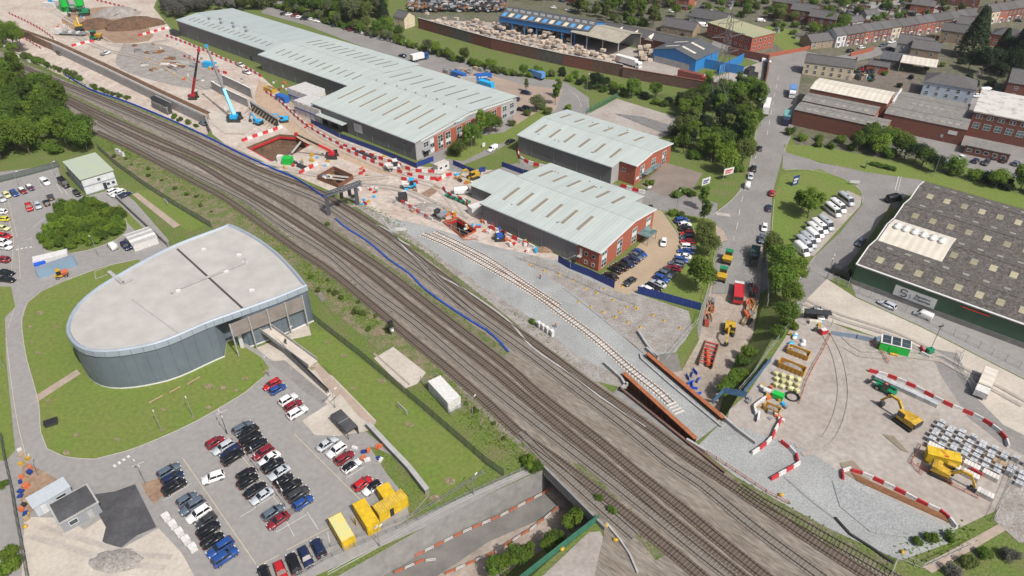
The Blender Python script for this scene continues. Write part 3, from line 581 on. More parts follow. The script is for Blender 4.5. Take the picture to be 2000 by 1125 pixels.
# ---- the two smaller units
def unit(label, A, za, L, Lf, D, f0, f1, zr, front_side, n):
    t = thing('industrial_unit', label, 'warehouse', base(A, za), BA, 'small industrial units')
    yr = D/2; s = .12
    R1_, R2_ = gable(t, 0, L, 0, D, yr, zr, s, m_clad, m_roof, ends=(m_clad, m_cladl))
    gable(t, L+.02, Lf, f0, f1, yr, zr-.004, s, m_brick, m_roof, oh=.449, ends=(m_brick, m_brick))
    for i in range(n):
        x = 4.5+(L-8)*i/(n-1)
        rooflight(R1_, x, yr*.28, yr*.72, yr, zr, s, .95, side=True); rooflight(R2_, x, yr+yr*.3, yr+yr*.72, yr, zr, s, .95, side=True)
    for i in range(8): mb = MB(); x = RND.uniform(2, L-2); y = RND.choice((.25,1.72))*yr*RND.uniform(.9,1.1); mb.cbox((x, y, zr-s*abs(yr-y)+.3), (.35,.35,.35)); mb.build('roof_vent', m_frame, R1_)
    mb = MB(); z0 = zr-s*yr; mb.bar((-.4,-.5,z0-.1),(L+.4,-.5,z0-.1),.22,.26); mb.build('gutter', m_frame, t)
    posts(t, 6, L-4, 0, z0-.2, 4, m_frame)
    zg = zr-s*(yr-f0)
    mb = MB(); mb.bar((Lf+.5,f0-.4,zg-.02),(Lf+.5,yr,zr-.02),.16,.42); mb.bar((Lf+.5,f1+.4,zr-s*(f1-yr)-.02),(Lf+.5,yr,zr-.02),.16,.42); mb.build('bargeboard', m_trimw, t)
    nw = 4 if f0 < 1 else 3
    for i in range(nw):
        y = f0+2.6+(f1-f0-5.5)*i/(nw-1) if nw == 4 else f0+4.5+(f1-f0-9)*i/2
        win(t, Lf+.02, y, .5, 'x+', 2.5, 5.0, m_framew, m_glassg, 2, 4, [m_glass, m_glassg, m_blind, m_glassg])
    return t
b3 = unit('nearer pale-roofed industrial unit with red brick office front', (941,398), 6.2, 35.3, 42.6, 34.6, 0.02, 29, 8.4, 0, 6)
for x, z in ((38.4,3.6),(40.8,3.6),(38.4,.9),(40.8,.9)): win(b3, x, 0, z, 'y-', .95, 1.1, m_framew, m_glass)
mb = MB(); mb.box(36.2,37,-.06,.05,3.0,5.2); mb.build('door', m_trimw, b3)
mb = MB(); mb.bar((36.6,-1.2,2.9),(36.6,-.1,2.9),1.2,.12); mb.bar((35.4,-1.2,2.9),(32.2,-1.2,.2),.9,.12); mb.build('fire_stair', m_conc, b3)
mb = MB(); mb.box(42.6,46.5,20,25,2.7,2.95); mb.build('porch_canopy', m_glassg, b3)
for y in (20.2,24.8): mb = MB(); mb.box(46.2,46.35,y-.08,y+.08,0,2.7); mb.build('porch_post', m_frame, b3)
wing = MB(); wing.add([(-12.6,9,0),(0,9,0),(0,9,4.6),(-12.6,9,4.6)], [(0,1,2,3)]); wing.add([(-12.6,9,3.2),(-12.6,23,3.2),(-12.6,23,4.6),(-12.6,16,5.1),(-12.6,9,4.6)], [(0,1,2,3,4)]); wing.build('lean_to_wall', m_clad, b3)
mb = MB(); mb.loft([[(x,8.6,4.6),(x,16,5.15),(x,23.4,4.6),(x,23.4,4.72),(x,16,5.27),(x,8.6,4.72)] for x in (-13,-.05)]); mb.build('lean_to_roof', m_roof, b3)
b2 = unit('pale-roofed industrial unit between the access road and the wooded patch', (1012.4,265.3), 6.3, 39.7, 46, 29.8, 4.6, 28.2, 8.4, 0, 6)
win(b2, 41.6, 4.6, 3.8, 'y-', 1.3, 1.2, m_framew, m_glass)
mb = MB(); mb.box(46,48,9,19,2.6,2.8); mb.build('porch_canopy', m_glassg, b2)
mb = MB(); mb.box(46.02,46.1,5.4,7.2,1.6,2.5); mb.build('wall_sign', m_trimw, b2)
# ---- big green shed with cement-sheet roof
m_green = mat('dark_green_sheet', (.045,.105,.062), .6, scale=.3, col2=(.038,.088,.053), wave=(2,'X',.12))
wb = thing('green_warehouse', 'huge dark green shed with weathered grey cement-sheet roof and skylights', 'warehouse', base((1672.9,517.8), 6), rad(-40.5))
nb_, bw, Lw = 4, 15.3, 118
m_skyy = mat('yellowed_rooflight', (.34,.31,.2), .5, scale=.8, col2=(.25,.23,.165), rnd=.25); m_skyw = mat('grey_rooflight', (.26,.25,.205), .5, scale=.8, rnd=.15)
sk_me = MB().box(-.85,.85,-1.25,1.25,0,.09).mesh('rooflight'); sk_me2 = MB().box(-.75,.75,-.75,.75,0,.09).mesh('rooflight')
for i in range(nb_):
    y0, y1, yr, zr, s = i*bw, (i+1)*bw, i*bw+bw*.56, 7.6, .19
    Ra, Rb = gable(wb, 0, Lw, y0, y1-.02, yr, zr, s, m_green, m_asb, oh=.18 if i else .3)
    for k in range(24):
        x = 4.3+k*4.75
        if i == 1 and x < 17: continue
        for R_, me, y, m in ((Ra, sk_me, y0+bw*.30, m_skyy), (Rb, sk_me2, yr+bw*.22, m_skyw)):
            sg = 1 if y < yr else -1
            link('rooflight', me, None, R_, M=Matrix.Translation((x+RND.uniform(-.1,.1), y, zr-s*abs(yr-y)+.19))@Matrix.Rotation(math.atan(s)*sg, 4, 'X'))
            if not me.materials: me.materials.append(m)
    mb = MB(); mb.bar((0,y0+.1,zr-s*(yr-y0)+.24),(Lw,y0+.1,zr-s*(yr-y0)+.24),.55,.16); mb.build('valley_gutter', m_frame if i else m_trimw, wb)
    for x in (.0, 57.3): mb = MB(); mb.path([(x-.15 if not x else x,y,zr-s*abs(yr-y)+.22) for y in (y0,yr,y1-.1)], .3, .12); mb.build('verge_flashing', m_trimw if not x else m_asbp, wb)
mb = MB(); yr = bw*1.56; mb.loft([[(x,y,7.6-.19*abs(yr-y)+.22) for y in (bw+.4,yr,bw*2-.4)]+[(x,y,7.6-.19*abs(yr-y)+.3) for y in (bw*2-.4,yr,bw+.4)] for x in (.3,16.8)]); rp = mb.build('cream_roof_patch', m_cream, wb)
m_dome = mat('white_cowl', (.6,.6,.57), .5, scale=1)
for k in range(6):
    for j in range(2):
        mb = MB(); y = yr-.5+j*1.9; mb.sphere((2.4+k*2.35, y, 7.6-.19*abs(yr-y)+.3), .95, .95, .8, 12, 5, top=True); mb.build('roof_cowl', m_dome, wb, True)
mb = MB(); mb.box(10.5,20.5,-.14,-.02,1.6,4.6); sg = mb.build('sign_board', m_trimw, wb)
m_ink = paint('dark_sign_ink', (.03,.06,.07)); m_ink2 = paint('grey_sign_ink', (.35,.4,.5))
mb = MB(); mb.path([(12.9+math.cos(a)*.75, -.16, 3.55+math.sin(a)*.55) for a in [rad(q) for q in range(20,275,15)]]+[(12.9+math.cos(a)*.75, -.16, 2.55+math.sin(a)*.5) for a in [rad(q) for q in range(90,-140,-15)]], .05, .26); mb.build('sign_emblem', m_ink, sg)
mb = MB(); mb.path([(14.2+math.cos(a)*.5, -.16, 2.7+math.sin(a)*.8) for a in [rad(q) for q in range(-70,80,15)]], .05, .16); mb.build('sign_emblem', m_ink2, sg)
def text(body, size, M, m, par, name='lettering', ext=.015, bold=.0):
    cu = bpy.data.curves.new(name, 'FONT'); cu.body = body; cu.size = size; cu.extrude = ext; cu.offset = bold; cu.align_x = 'CENTER'; cu.align_y = 'CENTER'; cu.resolution_u = 2
    o = bpy.data.objects.new(name, cu); C.objects.link(o); dg = bpy.context.evaluated_depsgraph_get(); me = bpy.data.meshes.new_from_object(o.evaluated_get(dg)); bpy.data.objects.remove(o); bpy.data.curves.remove(cu)
    return link(name, me, m, par, M=M)
for k, tx in enumerate(('Guardian', 'Engineering')): text(tx, .85, Matrix.Translation((17.6,-.16,3.5-k*.85))@Matrix.Rotation(math.pi/2, 4, 'X'), m_ink, sg, 'sign_lettering', bold=.012) if False else None
for k, tx in enumerate(('Signature', 'Properties')): text(tx, .95, Matrix.Translation((17.4,-.16,3.55-k*.95))@Matrix.Rotation(math.pi/2, 4, 'X'), m_ink, sg, 'sign_lettering', bold=.012)
mb = MB(); mb.box(0,Lw,-.06,-.01,0,1.5); mb.build('plinth', m_concd, wb); mb = MB(); mb.box(26,32,-.33,-.02,5.1,5.3); mb.build('red_gutter_run', paint('red_gutter', (.5,.04,.03)), wb)
for x in (64,): mb = MB(); mb.box(x,x+2,-.1,.02,1.5,4.8); mb.build('recess', m_dark, wb)
# ---- oval station building
zt = 11.4
OV = [(600,556),(575,525),(540,490),(500,461),(462,441),(447,436),(330,481),(215,543),(165,578),(140,606),(128,634),(131,655),(148,674),(180,685),(230,684),(300,671),(350,653),(400,631),(470,606),(540,581)]
ow = [P(*q, zt) for q in OV]; oc = P(350,565,zt); ow = catmull(ow[:6], 2)+[p for p in catmull(ow[5:]+[ow[0]], 2)[1:-1]]
st = thing('station_building', 'grey teardrop-shaped station building with pale flat roof', 'building', (oc.x, oc.y, 0))
lo = [Vector((p.x-oc.x, p.y-oc.y, 0)) for p in ow]
def inset(pts, d):
    out = []; n = len(pts)
    for i in range(n):
        t = (pts[(i+1)%n]-pts[i-1]).normalized(); nr = Vector((-t.y, t.x, 0))
        out.append(pts[i]+nr*d)
    return out
lo_ccw = lo if sum(a.x*b.y-b.x*a.y for a, b in zip(lo, lo[1:]+lo[:1])) > 0 else lo[::-1]
lo = lo_ccw
m_stclad = mat('blue_grey_cladding', (.135,.165,.195), .45, scale=.2, col2=(.115,.142,.168), fine=(.5,.05))
m_fascia = mat('pale_blue_fascia', (.3,.35,.4), .5, scale=.3, col2=(.265,.31,.36))
m_stroof = mat('pale_membrane', (.405,.39,.365), .85, scale=.3, col2=(.36,.345,.322), fine=(.15,.06))
i1 = inset(lo, .9); i2 = inset(lo, .25)
def ring(pts, z): return [(p.x, p.y, z) for p in pts]
mb = MB(); mb.loft([ring(i2, zt-2.0), ring(lo, zt-1.7), ring(lo, zt-.25), ring(inset(lo,.25), zt), ring(inset(lo,.55), zt), ring(i1, zt-.5)], cap=False); mb.build('fascia', m_fascia, st)
link('roof', poly_mesh('roof', [i1], zt-.45), m_stroof, st)
def south_right(p): q = p+oc; return q.x > P(455,640).x and q.y < P(560,560,zt).y
wl = []; i3 = inset(lo, .32); i4 = inset(lo, 5.5)
for a, b in zip(i3, i4): wl.append(b if a.x+oc.x > P(445,640,5).x and a.y < -2-.45*(a.x) +0 and a.y+oc.y < oc.y+6 else a)
mb = MB(); mb.loft([ring(wl, -.05), ring(wl, zt-1.95)], cap=False); mb.build('wall', m_stclad, st, True)
mb = MB(); mb.loft([ring(inset(wl,-.08), -.04), ring(inset(wl,-.08), .45)], cap=False); mb.build('plinth', m_trimw, st)
b_ = MB()
for k in range(0, len(wl), 1): p = inset(wl,-.04)[k]; b_.box(p.x-.03,p.x+.03,p.y-.03,p.y+.03,.45,zt-2)
b_.build('cladding_joints', m_stclad, st, kind='stuff')
b_ = MB(); io = inset(lo,-.02)
for k in range(0, len(lo), 1): p = io[k]; b_.box(p.x-.03,p.x+.03,p.y-.03,p.y+.03,zt-1.7,zt-.25)
b_.build('fascia_joints', m_stclad, st, kind='stuff')
loc_ = lambda x, y, z: P(x, y, z)-Vector((oc.x, oc.y, 0))
m_gut = mat('dark_gutter', (.06,.055,.05), .9)
for a, b, w_, m in (((346,486),(478,606),.5,m_gut), ((258,585),(350,652),.25,m_conc)): mb = MB(); mb.bar(loc_(*a,zt-.4), loc_(*b,zt-.4), w_, .12); mb.build('roof_gutter', m, st)
mb = MB(); mb.path([loc_(335,572,zt-.1), loc_(345,565,zt-.1), loc_(480,512,zt-.1), loc_(478,505,zt-.1)], .5, .35); mb.build('roof_duct', m_conc, st)
for q in ((398,487),(467,498),(442,530),(492,567),(348,568),(478,512)): mb = MB(); w = loc_(*q,zt-.3); mb.cbox(w, (1.1,.7,.5)); mb.build('roof_vent', m_trimw, st)
mb = MB(); mb.path([loc_(212,530,zt-.2), loc_(240,553,zt-.2), loc_(258,544,zt-.2)], .9, .25); mb.build('roof_walkway', m_conc, st)
mb = MB()
for a, b in (((185,530),(210,520)),((187,545),(212,535)),((185,530),(187,545))): mb.bar(loc_(*a,zt-2), loc_(*b,zt-2), .1, .1); mb.bar(loc_(*a,zt-1), loc_(*b,zt-1), .1, .1)
mb.build('access_balcony', m_conc, st)
m_louv = mat('brown_louvre', (.25,.22,.2), .6, scale=.5)
for k in range(13):
    z = 5.6+k*.3; mb = MB(); mb.bar(loc_(452,668,z)+Vector((0,0,0)) if False else (loc_(449.5,638.5,8.6).xy.to_3d()+Vector((0,0,z))), loc_(590.5,583.5,8.6).xy.to_3d()+Vector((0,0,z)), .14, .22); mb.build('louvre', m_louv, st)
ea, eb = loc_(450,640,8.6).xy.to_3d(), loc_(591,584,8.6).xy.to_3d()
for k in range(5):
    p = ea.lerp(eb, k/4); mb = MB(); mb.tube(p+Vector((0,0,-.05)), p+Vector((0,0,9.6)), .16, 8); mb.build('column', m_conc, st)
for k in range(6):
    p = ea.lerp(eb, (k+.5)/6)+Vector((-1.2,2.2,0)); mb = MB(); mb.cbox(p+Vector((0,0,2.3)), (.7,.7,4.6)); mb.build('white_pier', m_trimw, st)
q0 = ea.lerp(eb, .02)+Vector((-2,3.4,0)); q1 = ea.lerp(eb, .9)+Vector((-2,3.4,0)); mb = MB(); mb.bar(q0+Vector((0,0,2.5)), q1+Vector((0,0,2.5)), .1, 4.2); mb.build('shopfront', m_glassg, st)
# footbridge ramp from the station door
fb = thing('entrance_ramp', 'pale walled footway ramp leading down from the station entrance', 'ramp')
ra, rb = P(515,640,3.6), P(612,712,.4); mb = MB(); mb.bar(ra, rb, 2.6, .3); mb.build('walkway', m_slab, fb)
for s in (-1.35, 1.35):
    n_ = (rb-ra).cross(Vector((0,0,1))).normalized()*s; mb = MB(); mb.bar(ra+n_+Vector((0,0,.55)), rb+n_+Vector((0,0,.55)), .12, 1.1); mb.build('parapet', m_conc, fb)
mb = MB(); a, b = P(515,655,0), P(640,770,0); mb.add([a, b, b+Vector((0,0,1.4)), a+Vector((0,0,3.4))], [(0,1,2,3)]); mb.add([a+Vector((.3,.3,0)), b+Vector((.3,.3,0)), b+Vector((.3,.3,1.4)), a+Vector((.3,.3,3.4))], [(0,1,2,3)]); mb.build('side_wall', m_concd, fb)
rt = thing('retaining_wall', 'low dark retaining wall dividing car park from sloping lawn', 'wall')
mb = MB(); mb.path([p+Vector((0,0,.7)) for p in line([(720,835),(760,878),(800,920),(835,965)], 0)], .9, 1.4); mb.build('wall', m_concd, rt); mb = MB(); mb.path([p+Vector((0,0,1.45)) for p in line([(720,835),(760,878),(800,920),(835,965)], 0)], 1.0, .12); mb.build('coping', m_conc, rt)
# ---- small depot office
m_offw = mat('white_render', (.55,.57,.58), .7, scale=.5); m_grn = mat('mossy_green_roof', (.33,.38,.32), .8, scale=.25, col2=(.36,.4,.29))
dp = thing('depot_office', 'two-storey white modular office with flat mossy green roof', 'building', base((169.7,381.4)), rad(43))
mb = MB(); mb.box(0,9.8,0,17.5,0,5.6); mb.build('wall', m_offw, dp)
mb = MB(); mb.box(-.35,10.15,-.35,17.85,5.6,5.85); mb.build('roof', m_grn, dp)
for z in (0.02,2.75,5.25): mb = MB(); mb.box(-.06,9.86,-.06,17.56,z,z+.32); mb.build('trim_band', paint('grey_band', (.22,.25,.28)), dp)
win(dp, 5, -.02, 3.6, 'y-', .9, .9, m_frame); win(dp, 7.2, -.02, 1.2, 'y-', .9, .9, m_frame); win(dp, 8.8, -.02, 1.2, 'y-', .9, .9, m_frame)
mb = MB(); mb.box(5.6,6.6,-.08,0,.1,2.4); mb.build('door', m_dark, dp)
for k in range(5): win(dp, -.02, 2+k*3.4, 3.5, 'x-', 2.2, 1.2, m_frame, m_glass, 2, 1); win(dp, -.02, 2+k*3.4, .9, 'x-', 2.0, 1.4, m_frame, m_glass, 2, 1)
# ---- brick factories across the road
def factory(name, label, A, za, ang_, blocks, extra=None):
    t = thing(name, label, 'factory', base(A, za), rad(ang_))
    for (x0,x1,y0,y1,zr,s,mr,mw,nsk) in blocks:
        yr = (y0+y1)/2; Ra, Rb = gable(t, x0, x1, y0, y1, yr, zr, s, mw, mr, oh=.15, ends=(mw, m_brick))
        for k in range(nsk):
            for R_, y in ((Ra, y0+(yr-y0)*.4), (Rb, yr+(y1-yr)*.45)):
                if RND.random() < .82:
                    sg = 1 if y < yr else -1
                    link('rooflight', sk_me2, None, R_, M=Matrix.Translation((x0+2+(x1-x0-3)*k/nsk, y, zr-s*abs(yr-y)+.19))@Matrix.Rotation(math.atan(s)*sg, 4, 'X'))
    return t
f1 = factory('brick_factory', 'red brick factory with grey sheet roofs and one cream roof', (1552,215), 6, -34, [(0,33,0,9.5,6.8,.14,m_asbp,m_brickd,11), (0,27,9.6,19.5,7.4,.14,m_asbp,m_brickd,9), (0,29,19.6,34,9.4,.13,m_cream,m_brickd,0)])
for k in range(6): win(f1, 27.2, 10.6+k*1.5, 3.2, 'x+', .8, 1.3)
for k in range(5): win(f1, 29.2, 21.5+k*2.4, 4.5, 'x+', 1.0, 1.4)
f2 = factory('brick_factory', 'red brick factory with low grey roofs and a wall sign', (1728,222), 6, -34, [(0,28,0,12,6.9,.14,m_asbp,m_brickd,10), (.5,26,12.1,29,6.9,.12,m_asbp,m_brickd,9)])
mb = MB(); mb.box(22.5,25.5,-.1,-.02,3.4,4.8); mb.build('wall_sign', m_trimw, f2); mb = MB(); mb.box(20.5,21.5,-.1,-.02,1.6,2.7); mb.build('notice', m_conc, f2)
mb = MB(); mb.box(.2,.8,12,29,6.2,7.1); mb.build('white_parapet', m_trimw, f2)
f3 = thing('flat_roofed_factory', 'dark brick factory with peeling pale flat roof and white window bands', 'factory', base((1902,220), 9), rad(-34))
mb = MB(); mb.box(0,42,0,27,0,9.3); mb.build('wall', m_brickd, f3); mb = MB(); mb.box(-.3,42.3,-.3,27.3,9.3,9.75); mb.build('roof', mat('peeling_roof', (.5,.48,.45), .8, scale=.35, col2=(.26,.24,.22), mix=(.3,.5)), f3)
for k in range(9):
    for d in (-.55,.55): win(f3, 2.2+k*3.6+d, -.02, 7.2, 'y-', .85, 1.5)
    win(f3, 2.2+k*3.6, -.02, 3.4, 'y-', 2.2, 2.2, m_framew, m_glassg, 2, 2)
mb = MB(); mb.box(20,34,6,16,9.75,11.5); mb.build('plant_room', m_conc, f3)
lo_ = thing('low_annexe', 'small flat-roofed brick annexe in front of the dark factory', 'building', base((1880,300)), rad(-34)); mb = MB(); mb.box(0,14,0,7,0,3.2); mb.build('wall', m_brickd, lo_); mb = MB(); mb.box(-.2,14.2,-.2,7.2,3.2,3.45); mb.build('roof', m_asbp, lo_)
for k in range(5): win(lo_, 1.5+k*2.7, -.02, 1.2, 'y-', 1.4, 1.2)
# ---- recycling works
m_blue = mat('bright_blue_sheet', (.03,.2,.5), .5, scale=.3, col2=(.025,.17,.43), wave=(1.5,'X',.08)); m_dkroof = mat('dark_sheet_roof', (.085,.09,.095), .7, scale=.4, wave=(.5,'X',.1))
t = thing('blue_shed', 'bright blue gabled shed with dark roof and pale skylight strips', 'warehouse', base((1276,95), 6), rad(-42)); Ra, Rb = gable(t, 0, 21, 0, 23, 11.5, 8.5, .24, m_blue, m_dkroof, ends=(m_blue, m_blue), axis='y')
for y in (5,13): rooflight(Rb, y, 12.5, 19.5, 11.5, 8.5, .24, 1.6, m_cream, axis='y', side=False); rooflight(Ra, y, 3.5, 10.5, 11.5, 8.5, .24, 1.6, m_cream, axis='y', side=False)
mb = MB(); mb.box(1,20,-.1,-.02,0,3); mb.build('grey_base', m_conc, t)
t = thing('blue_screen', 'long blue sheet screen wall beside the blue shed', 'fence', base((1362,130)), rad(-33))
for k in range(9): mb = MB(); mb.box(k*2.4,k*2.4+2.36,-.06,.06,0,4.2); mb.build('panel', m_blue, t)
t = thing('blue_screen', 'blue sheet screen turning along the concrete yard', 'fence', base((1403,146)), rad(48))
for k in range(9): mb = MB(); mb.box(k*2.6,k*2.6+2.56,-.06,.06,0,4.2); mb.build('panel', m_blue, t)
t = thing('open_canopy_shed', 'open-sided pale-roofed canopy sheltering paper bales', 'canopy', base((1116,62), 7), rad(-41))
gable(t, 0, 28, 0, 20, 10, 9.2, .22, m_dark, mat('buff_roof', (.34,.31,.25), .8, scale=.3, wave=(.5,'X',.06)), z0=6.4, ends=None)
for x in (0,9.5,19,28):
    for y in (0.2,19.8): mb = MB(); mb.box(x-.2,x+.2,y-.2,y+.2,0,7); mb.build('post', m_conc, t)
mb = MB(); mb.box(0,28,19.9,20.05,0,6.5); mb.build('back_wall', m_conc, t)
t = thing('long_blue_shed', 'long open blue shed with white-windowed clerestory roof', 'warehouse', base((975,32), 8), rad(-31))
gable(t, 0, 52, 0, 19, 9.5, 10.4, .24, m_blue, m_dkroof, z0=5.5)
m_bluew = mat('blue_and_white_sheet', (.08,.3,.6), .5, scale=.3)
for k in range(13): mb = MB(); mb.loft([[(x,y,10.4-.24*(9.5-y)+.22) for y in (.5,4)]+[(x,y,10.4-.24*(9.5-y)+.3) for y in (4,.5)] for x in (1+k*4, 3.1+k*4)]); mb.build('rooflight_strip', m_cream if k%2 else m_bluew, t); mb = MB(); mb.box(1.2+k*4,3.6+k*4,6.2,6.35,9.7,10.9); mb.build('clerestory_window', m_trimw, t)
for k in range(8): mb = MB(); x = .5+k*7.3; mb.box(x-.25,x+.25,.1,.6,0,6); mb.build('post', m_blue, t)
mb = MB(); mb.box(0,52,18.9,19.1,0,6); mb.build('back_wall', m_dark, t)
t = thing('dark_workshops', 'row of dark slate workshops behind the blue sheds', 'building', base((1172,56), 5), rad(-39)); gable(t, 0, 48, 0, 12, 6, 7, .28, m_brickd, m_slate)
for k in range(3): mb = MB(); mb.loft([[(8+k*9,-.5,4.6),(10.5+k*9,-.5,6.6),(13+k*9,-.5,4.6)],[(8+k*9,5,5.4),(10.5+k*9,5,6.9),(13+k*9,5,5.4)]]); mb.build('dormer_gable', m_cream, t)
rb = thing('red_brick_block', 'red brick works with mossy green flat roof and white windows', 'building', base((1383,45), 7), rad(-58)); mb = MB(); mb.box(0,30,0,16,0,7); mb.build('wall', m_brick, rb); mb = MB(); mb.box(-.3,30.3,-.3,16.3,7,7.4); mb.build('roof', mat('green_flat_roof', (.27,.29,.17), .9, scale=.12, col2=(.33,.3,.2)), rb)
for k in range(8):
    for z in (1.2,4.4): win(rb, 2.5+k*3.5, -.02, z, 'y-', 1.2, 1.3)
for k in range(4):
    for z in (1.2,4.4): win(rb, 30.02, 2.5+k*3.6, z, 'x+', 1.2, 1.3)
# boundary walls of the works
def wall(label, px, h, m, th=.5, cop=None, seg=12):
    t = thing('boundary_wall', label, 'wall'); pts = line(px)
    for a, b in zip(pts, pts[1:]):
        n = max(1, int((b-a).length/seg))
        for k in range(n):
            p, q = a.lerp(b, k/n), a.lerp(b, (k+1)/n); mb = MB(); mb.bar(p+Vector((0,0,h/2)), q+Vector((0,0,h/2)), th, h); mb.build('wall_bay', m[k % len(m)], t)
    if cop: mb = MB(); mb.path([p+Vector((0,0,h+.06)) for p in pts], th+.25, .12); mb.build('coping', cop, t)
m_blackw = mat('sooty_wall', (.075,.07,.066), .95, scale=.5, col2=(.13,.115,.1))
wall('tall brick and sooty concrete wall bounding the recycling yard', [(818,55),(960,96),(1100,128),(1215,150)], 5.5, [m_brickd, m_brickw, m_blackw], cop=m_conc)
wall('dark brick wall behind the tree belt below the yard', [(1215,151),(1300,166),(1380,180),(1488,187)], 4.5, [m_brickw], cop=m_brickd)
wall('red brick wall closing the concrete yard by the road', [(1490,186),(1497,150),(1500,122),(1420,105)], 3.5, [m_brickd])
wall('low red brick wall along the side street', [(1420,105),(1500,112),(1565,100),(1585,95)], 1.8, [m_brick])
wall('low red garden wall opposite the terraces', [(1660,110),(1690,103),(1705,98)], 1.8, [m_brick])
wall('dark stepped wall between shrub bed and grass strip', [(228,388),(260,418),(300,455),(330,482)], 1.5, [m_concd])
# ---- houses
HM = dict(red=m_brick, dark=m_brickd, white=mat('white_render_house', (.6,.6,.6), .8, scale=.6), cream=mat('cream_render', (.55,.47,.34), .8, scale=.6), buff=mat('buff_brick', (.3,.22,.15), .9, scale=1), grey=mat('grey_render', (.33,.34,.34), .8, scale=.6), blue=mat('pale_blue_render', (.38,.45,.53), .8, scale=.5))
def house(label, pos, rz, L, D, e, zr, wm, rm=m_slate, chim=True, nwin=2, name='house', group=None, hip=False, bay=False, doors=True):
    t = thing(name, label, 'house', pos, rz, group); s = (zr-e)/(D/2)
    if hip:
        mb = MB(); mb.box(0,L,0,D,0,e); mb.build('wall', HM[wm], t)
        mb = MB(); i = D/2*.9; mb.add([(-.4,-.4,e),(L+.4,-.4,e),(L+.4,D+.4,e),(-.4,D+.4,e),(i,D/2,zr),(L-i,D/2,zr)], [(0,1,5,4),(1,2,5),(2,3,4,5),(3,0,4)]); r = mb.build('roof', rm, t)
    else: r = gable(t, 0, L, 0, D, D/2, zr, s, HM[wm], rm, oh=.25)[0]
    if chim:
        mb = MB(); mb.box(L-.45,L+.15,D/2-.5,D/2+.5,zr-.6,zr+1.1); ch = mb.build('chimney', m_brickd, r)
        for k in (-.25,.25): mb = MB(); mb.tube((L-.15,D/2+k,zr+1.1),(L-.15,D/2+k,zr+1.5),.13,6); mb.build('chimney_pot', m_brick, r)
    st_ = L/nwin
    for k in range(nwin):
        x = st_*(k+.5); win(t, x, -.02, e*.58, 'y-', min(1.2, st_*.5), 1.4, m_framew, m_glass, 1, 2)
        if bay and k == 0:
            mb = MB(); mb.loft([[(x-1.1,0,z),(x-.6,-.7,z),(x+.6,-.7,z),(x+1.1,0,z)] for z in (0,2.5)]); by = mb.build('bay', m_framew, t); mb = MB(); mb.box(x-.5,x+.5,-.74,-.69,.9,2.2); mb.build('bay_pane', m_glass, by)
        elif k == nwin-1 and doors: mb = MB(); mb.box(x-.5,x+.5,-.07,.02,0,2.1); mb.build('door', m_frame, t)
        else: win(t, x, -.02, .9, 'y-', min(1.3, st_*.5), 1.4, m_framew, m_glass, 1, 2)
    return t
ta = P(1630,93); td = P(1903,51)-ta; ta_ang = math.atan2(td.y, td.x); Lh = td.length/16
cols = ['white','dark','dark','red','dark','dark','cream','dark','dark','red','red','dark','dark','white','dark','dark']
ORD = ['first','second','third','fourth','fifth','sixth','seventh','eighth','ninth','tenth','eleventh','twelfth','thirteenth','fourteenth','fifteenth','sixteenth','seventeenth','eighteenth','nineteenth','twentieth']
for k in range(16):
    p = ta+td*(k/16); cn = {'white':'white rendered','dark':'dark brick','red':'red brick','cream':'cream painted'}[cols[k]]
    house('%s terraced house, %s from the low garage end of the terrace' % (cn, ORD[k]), p, ta_ang, Lh-.03, 8.8, 5.7+.06*(k//2%3), 8.3+.06*(k//2%3), cols[k], chim=k % 2 == 1, nwin=2, name='terraced_house', group='houses of the long terrace', bay=True)
ta2 = P(1930,47)
for k in range(4): p = ta2+td.normalized()*(k*6.6); house('%s terraced house, %s in the short terrace past the gap' % (('cream','red brick','dark brick','dark brick')[k], ORD[k]), p, ta_ang, 6.55, 9, 6.4, 9.2, ('cream','red','dark','dark')[k], chim=True, nwin=2, name='terraced_house', group='houses of the short terrace', bay=True)
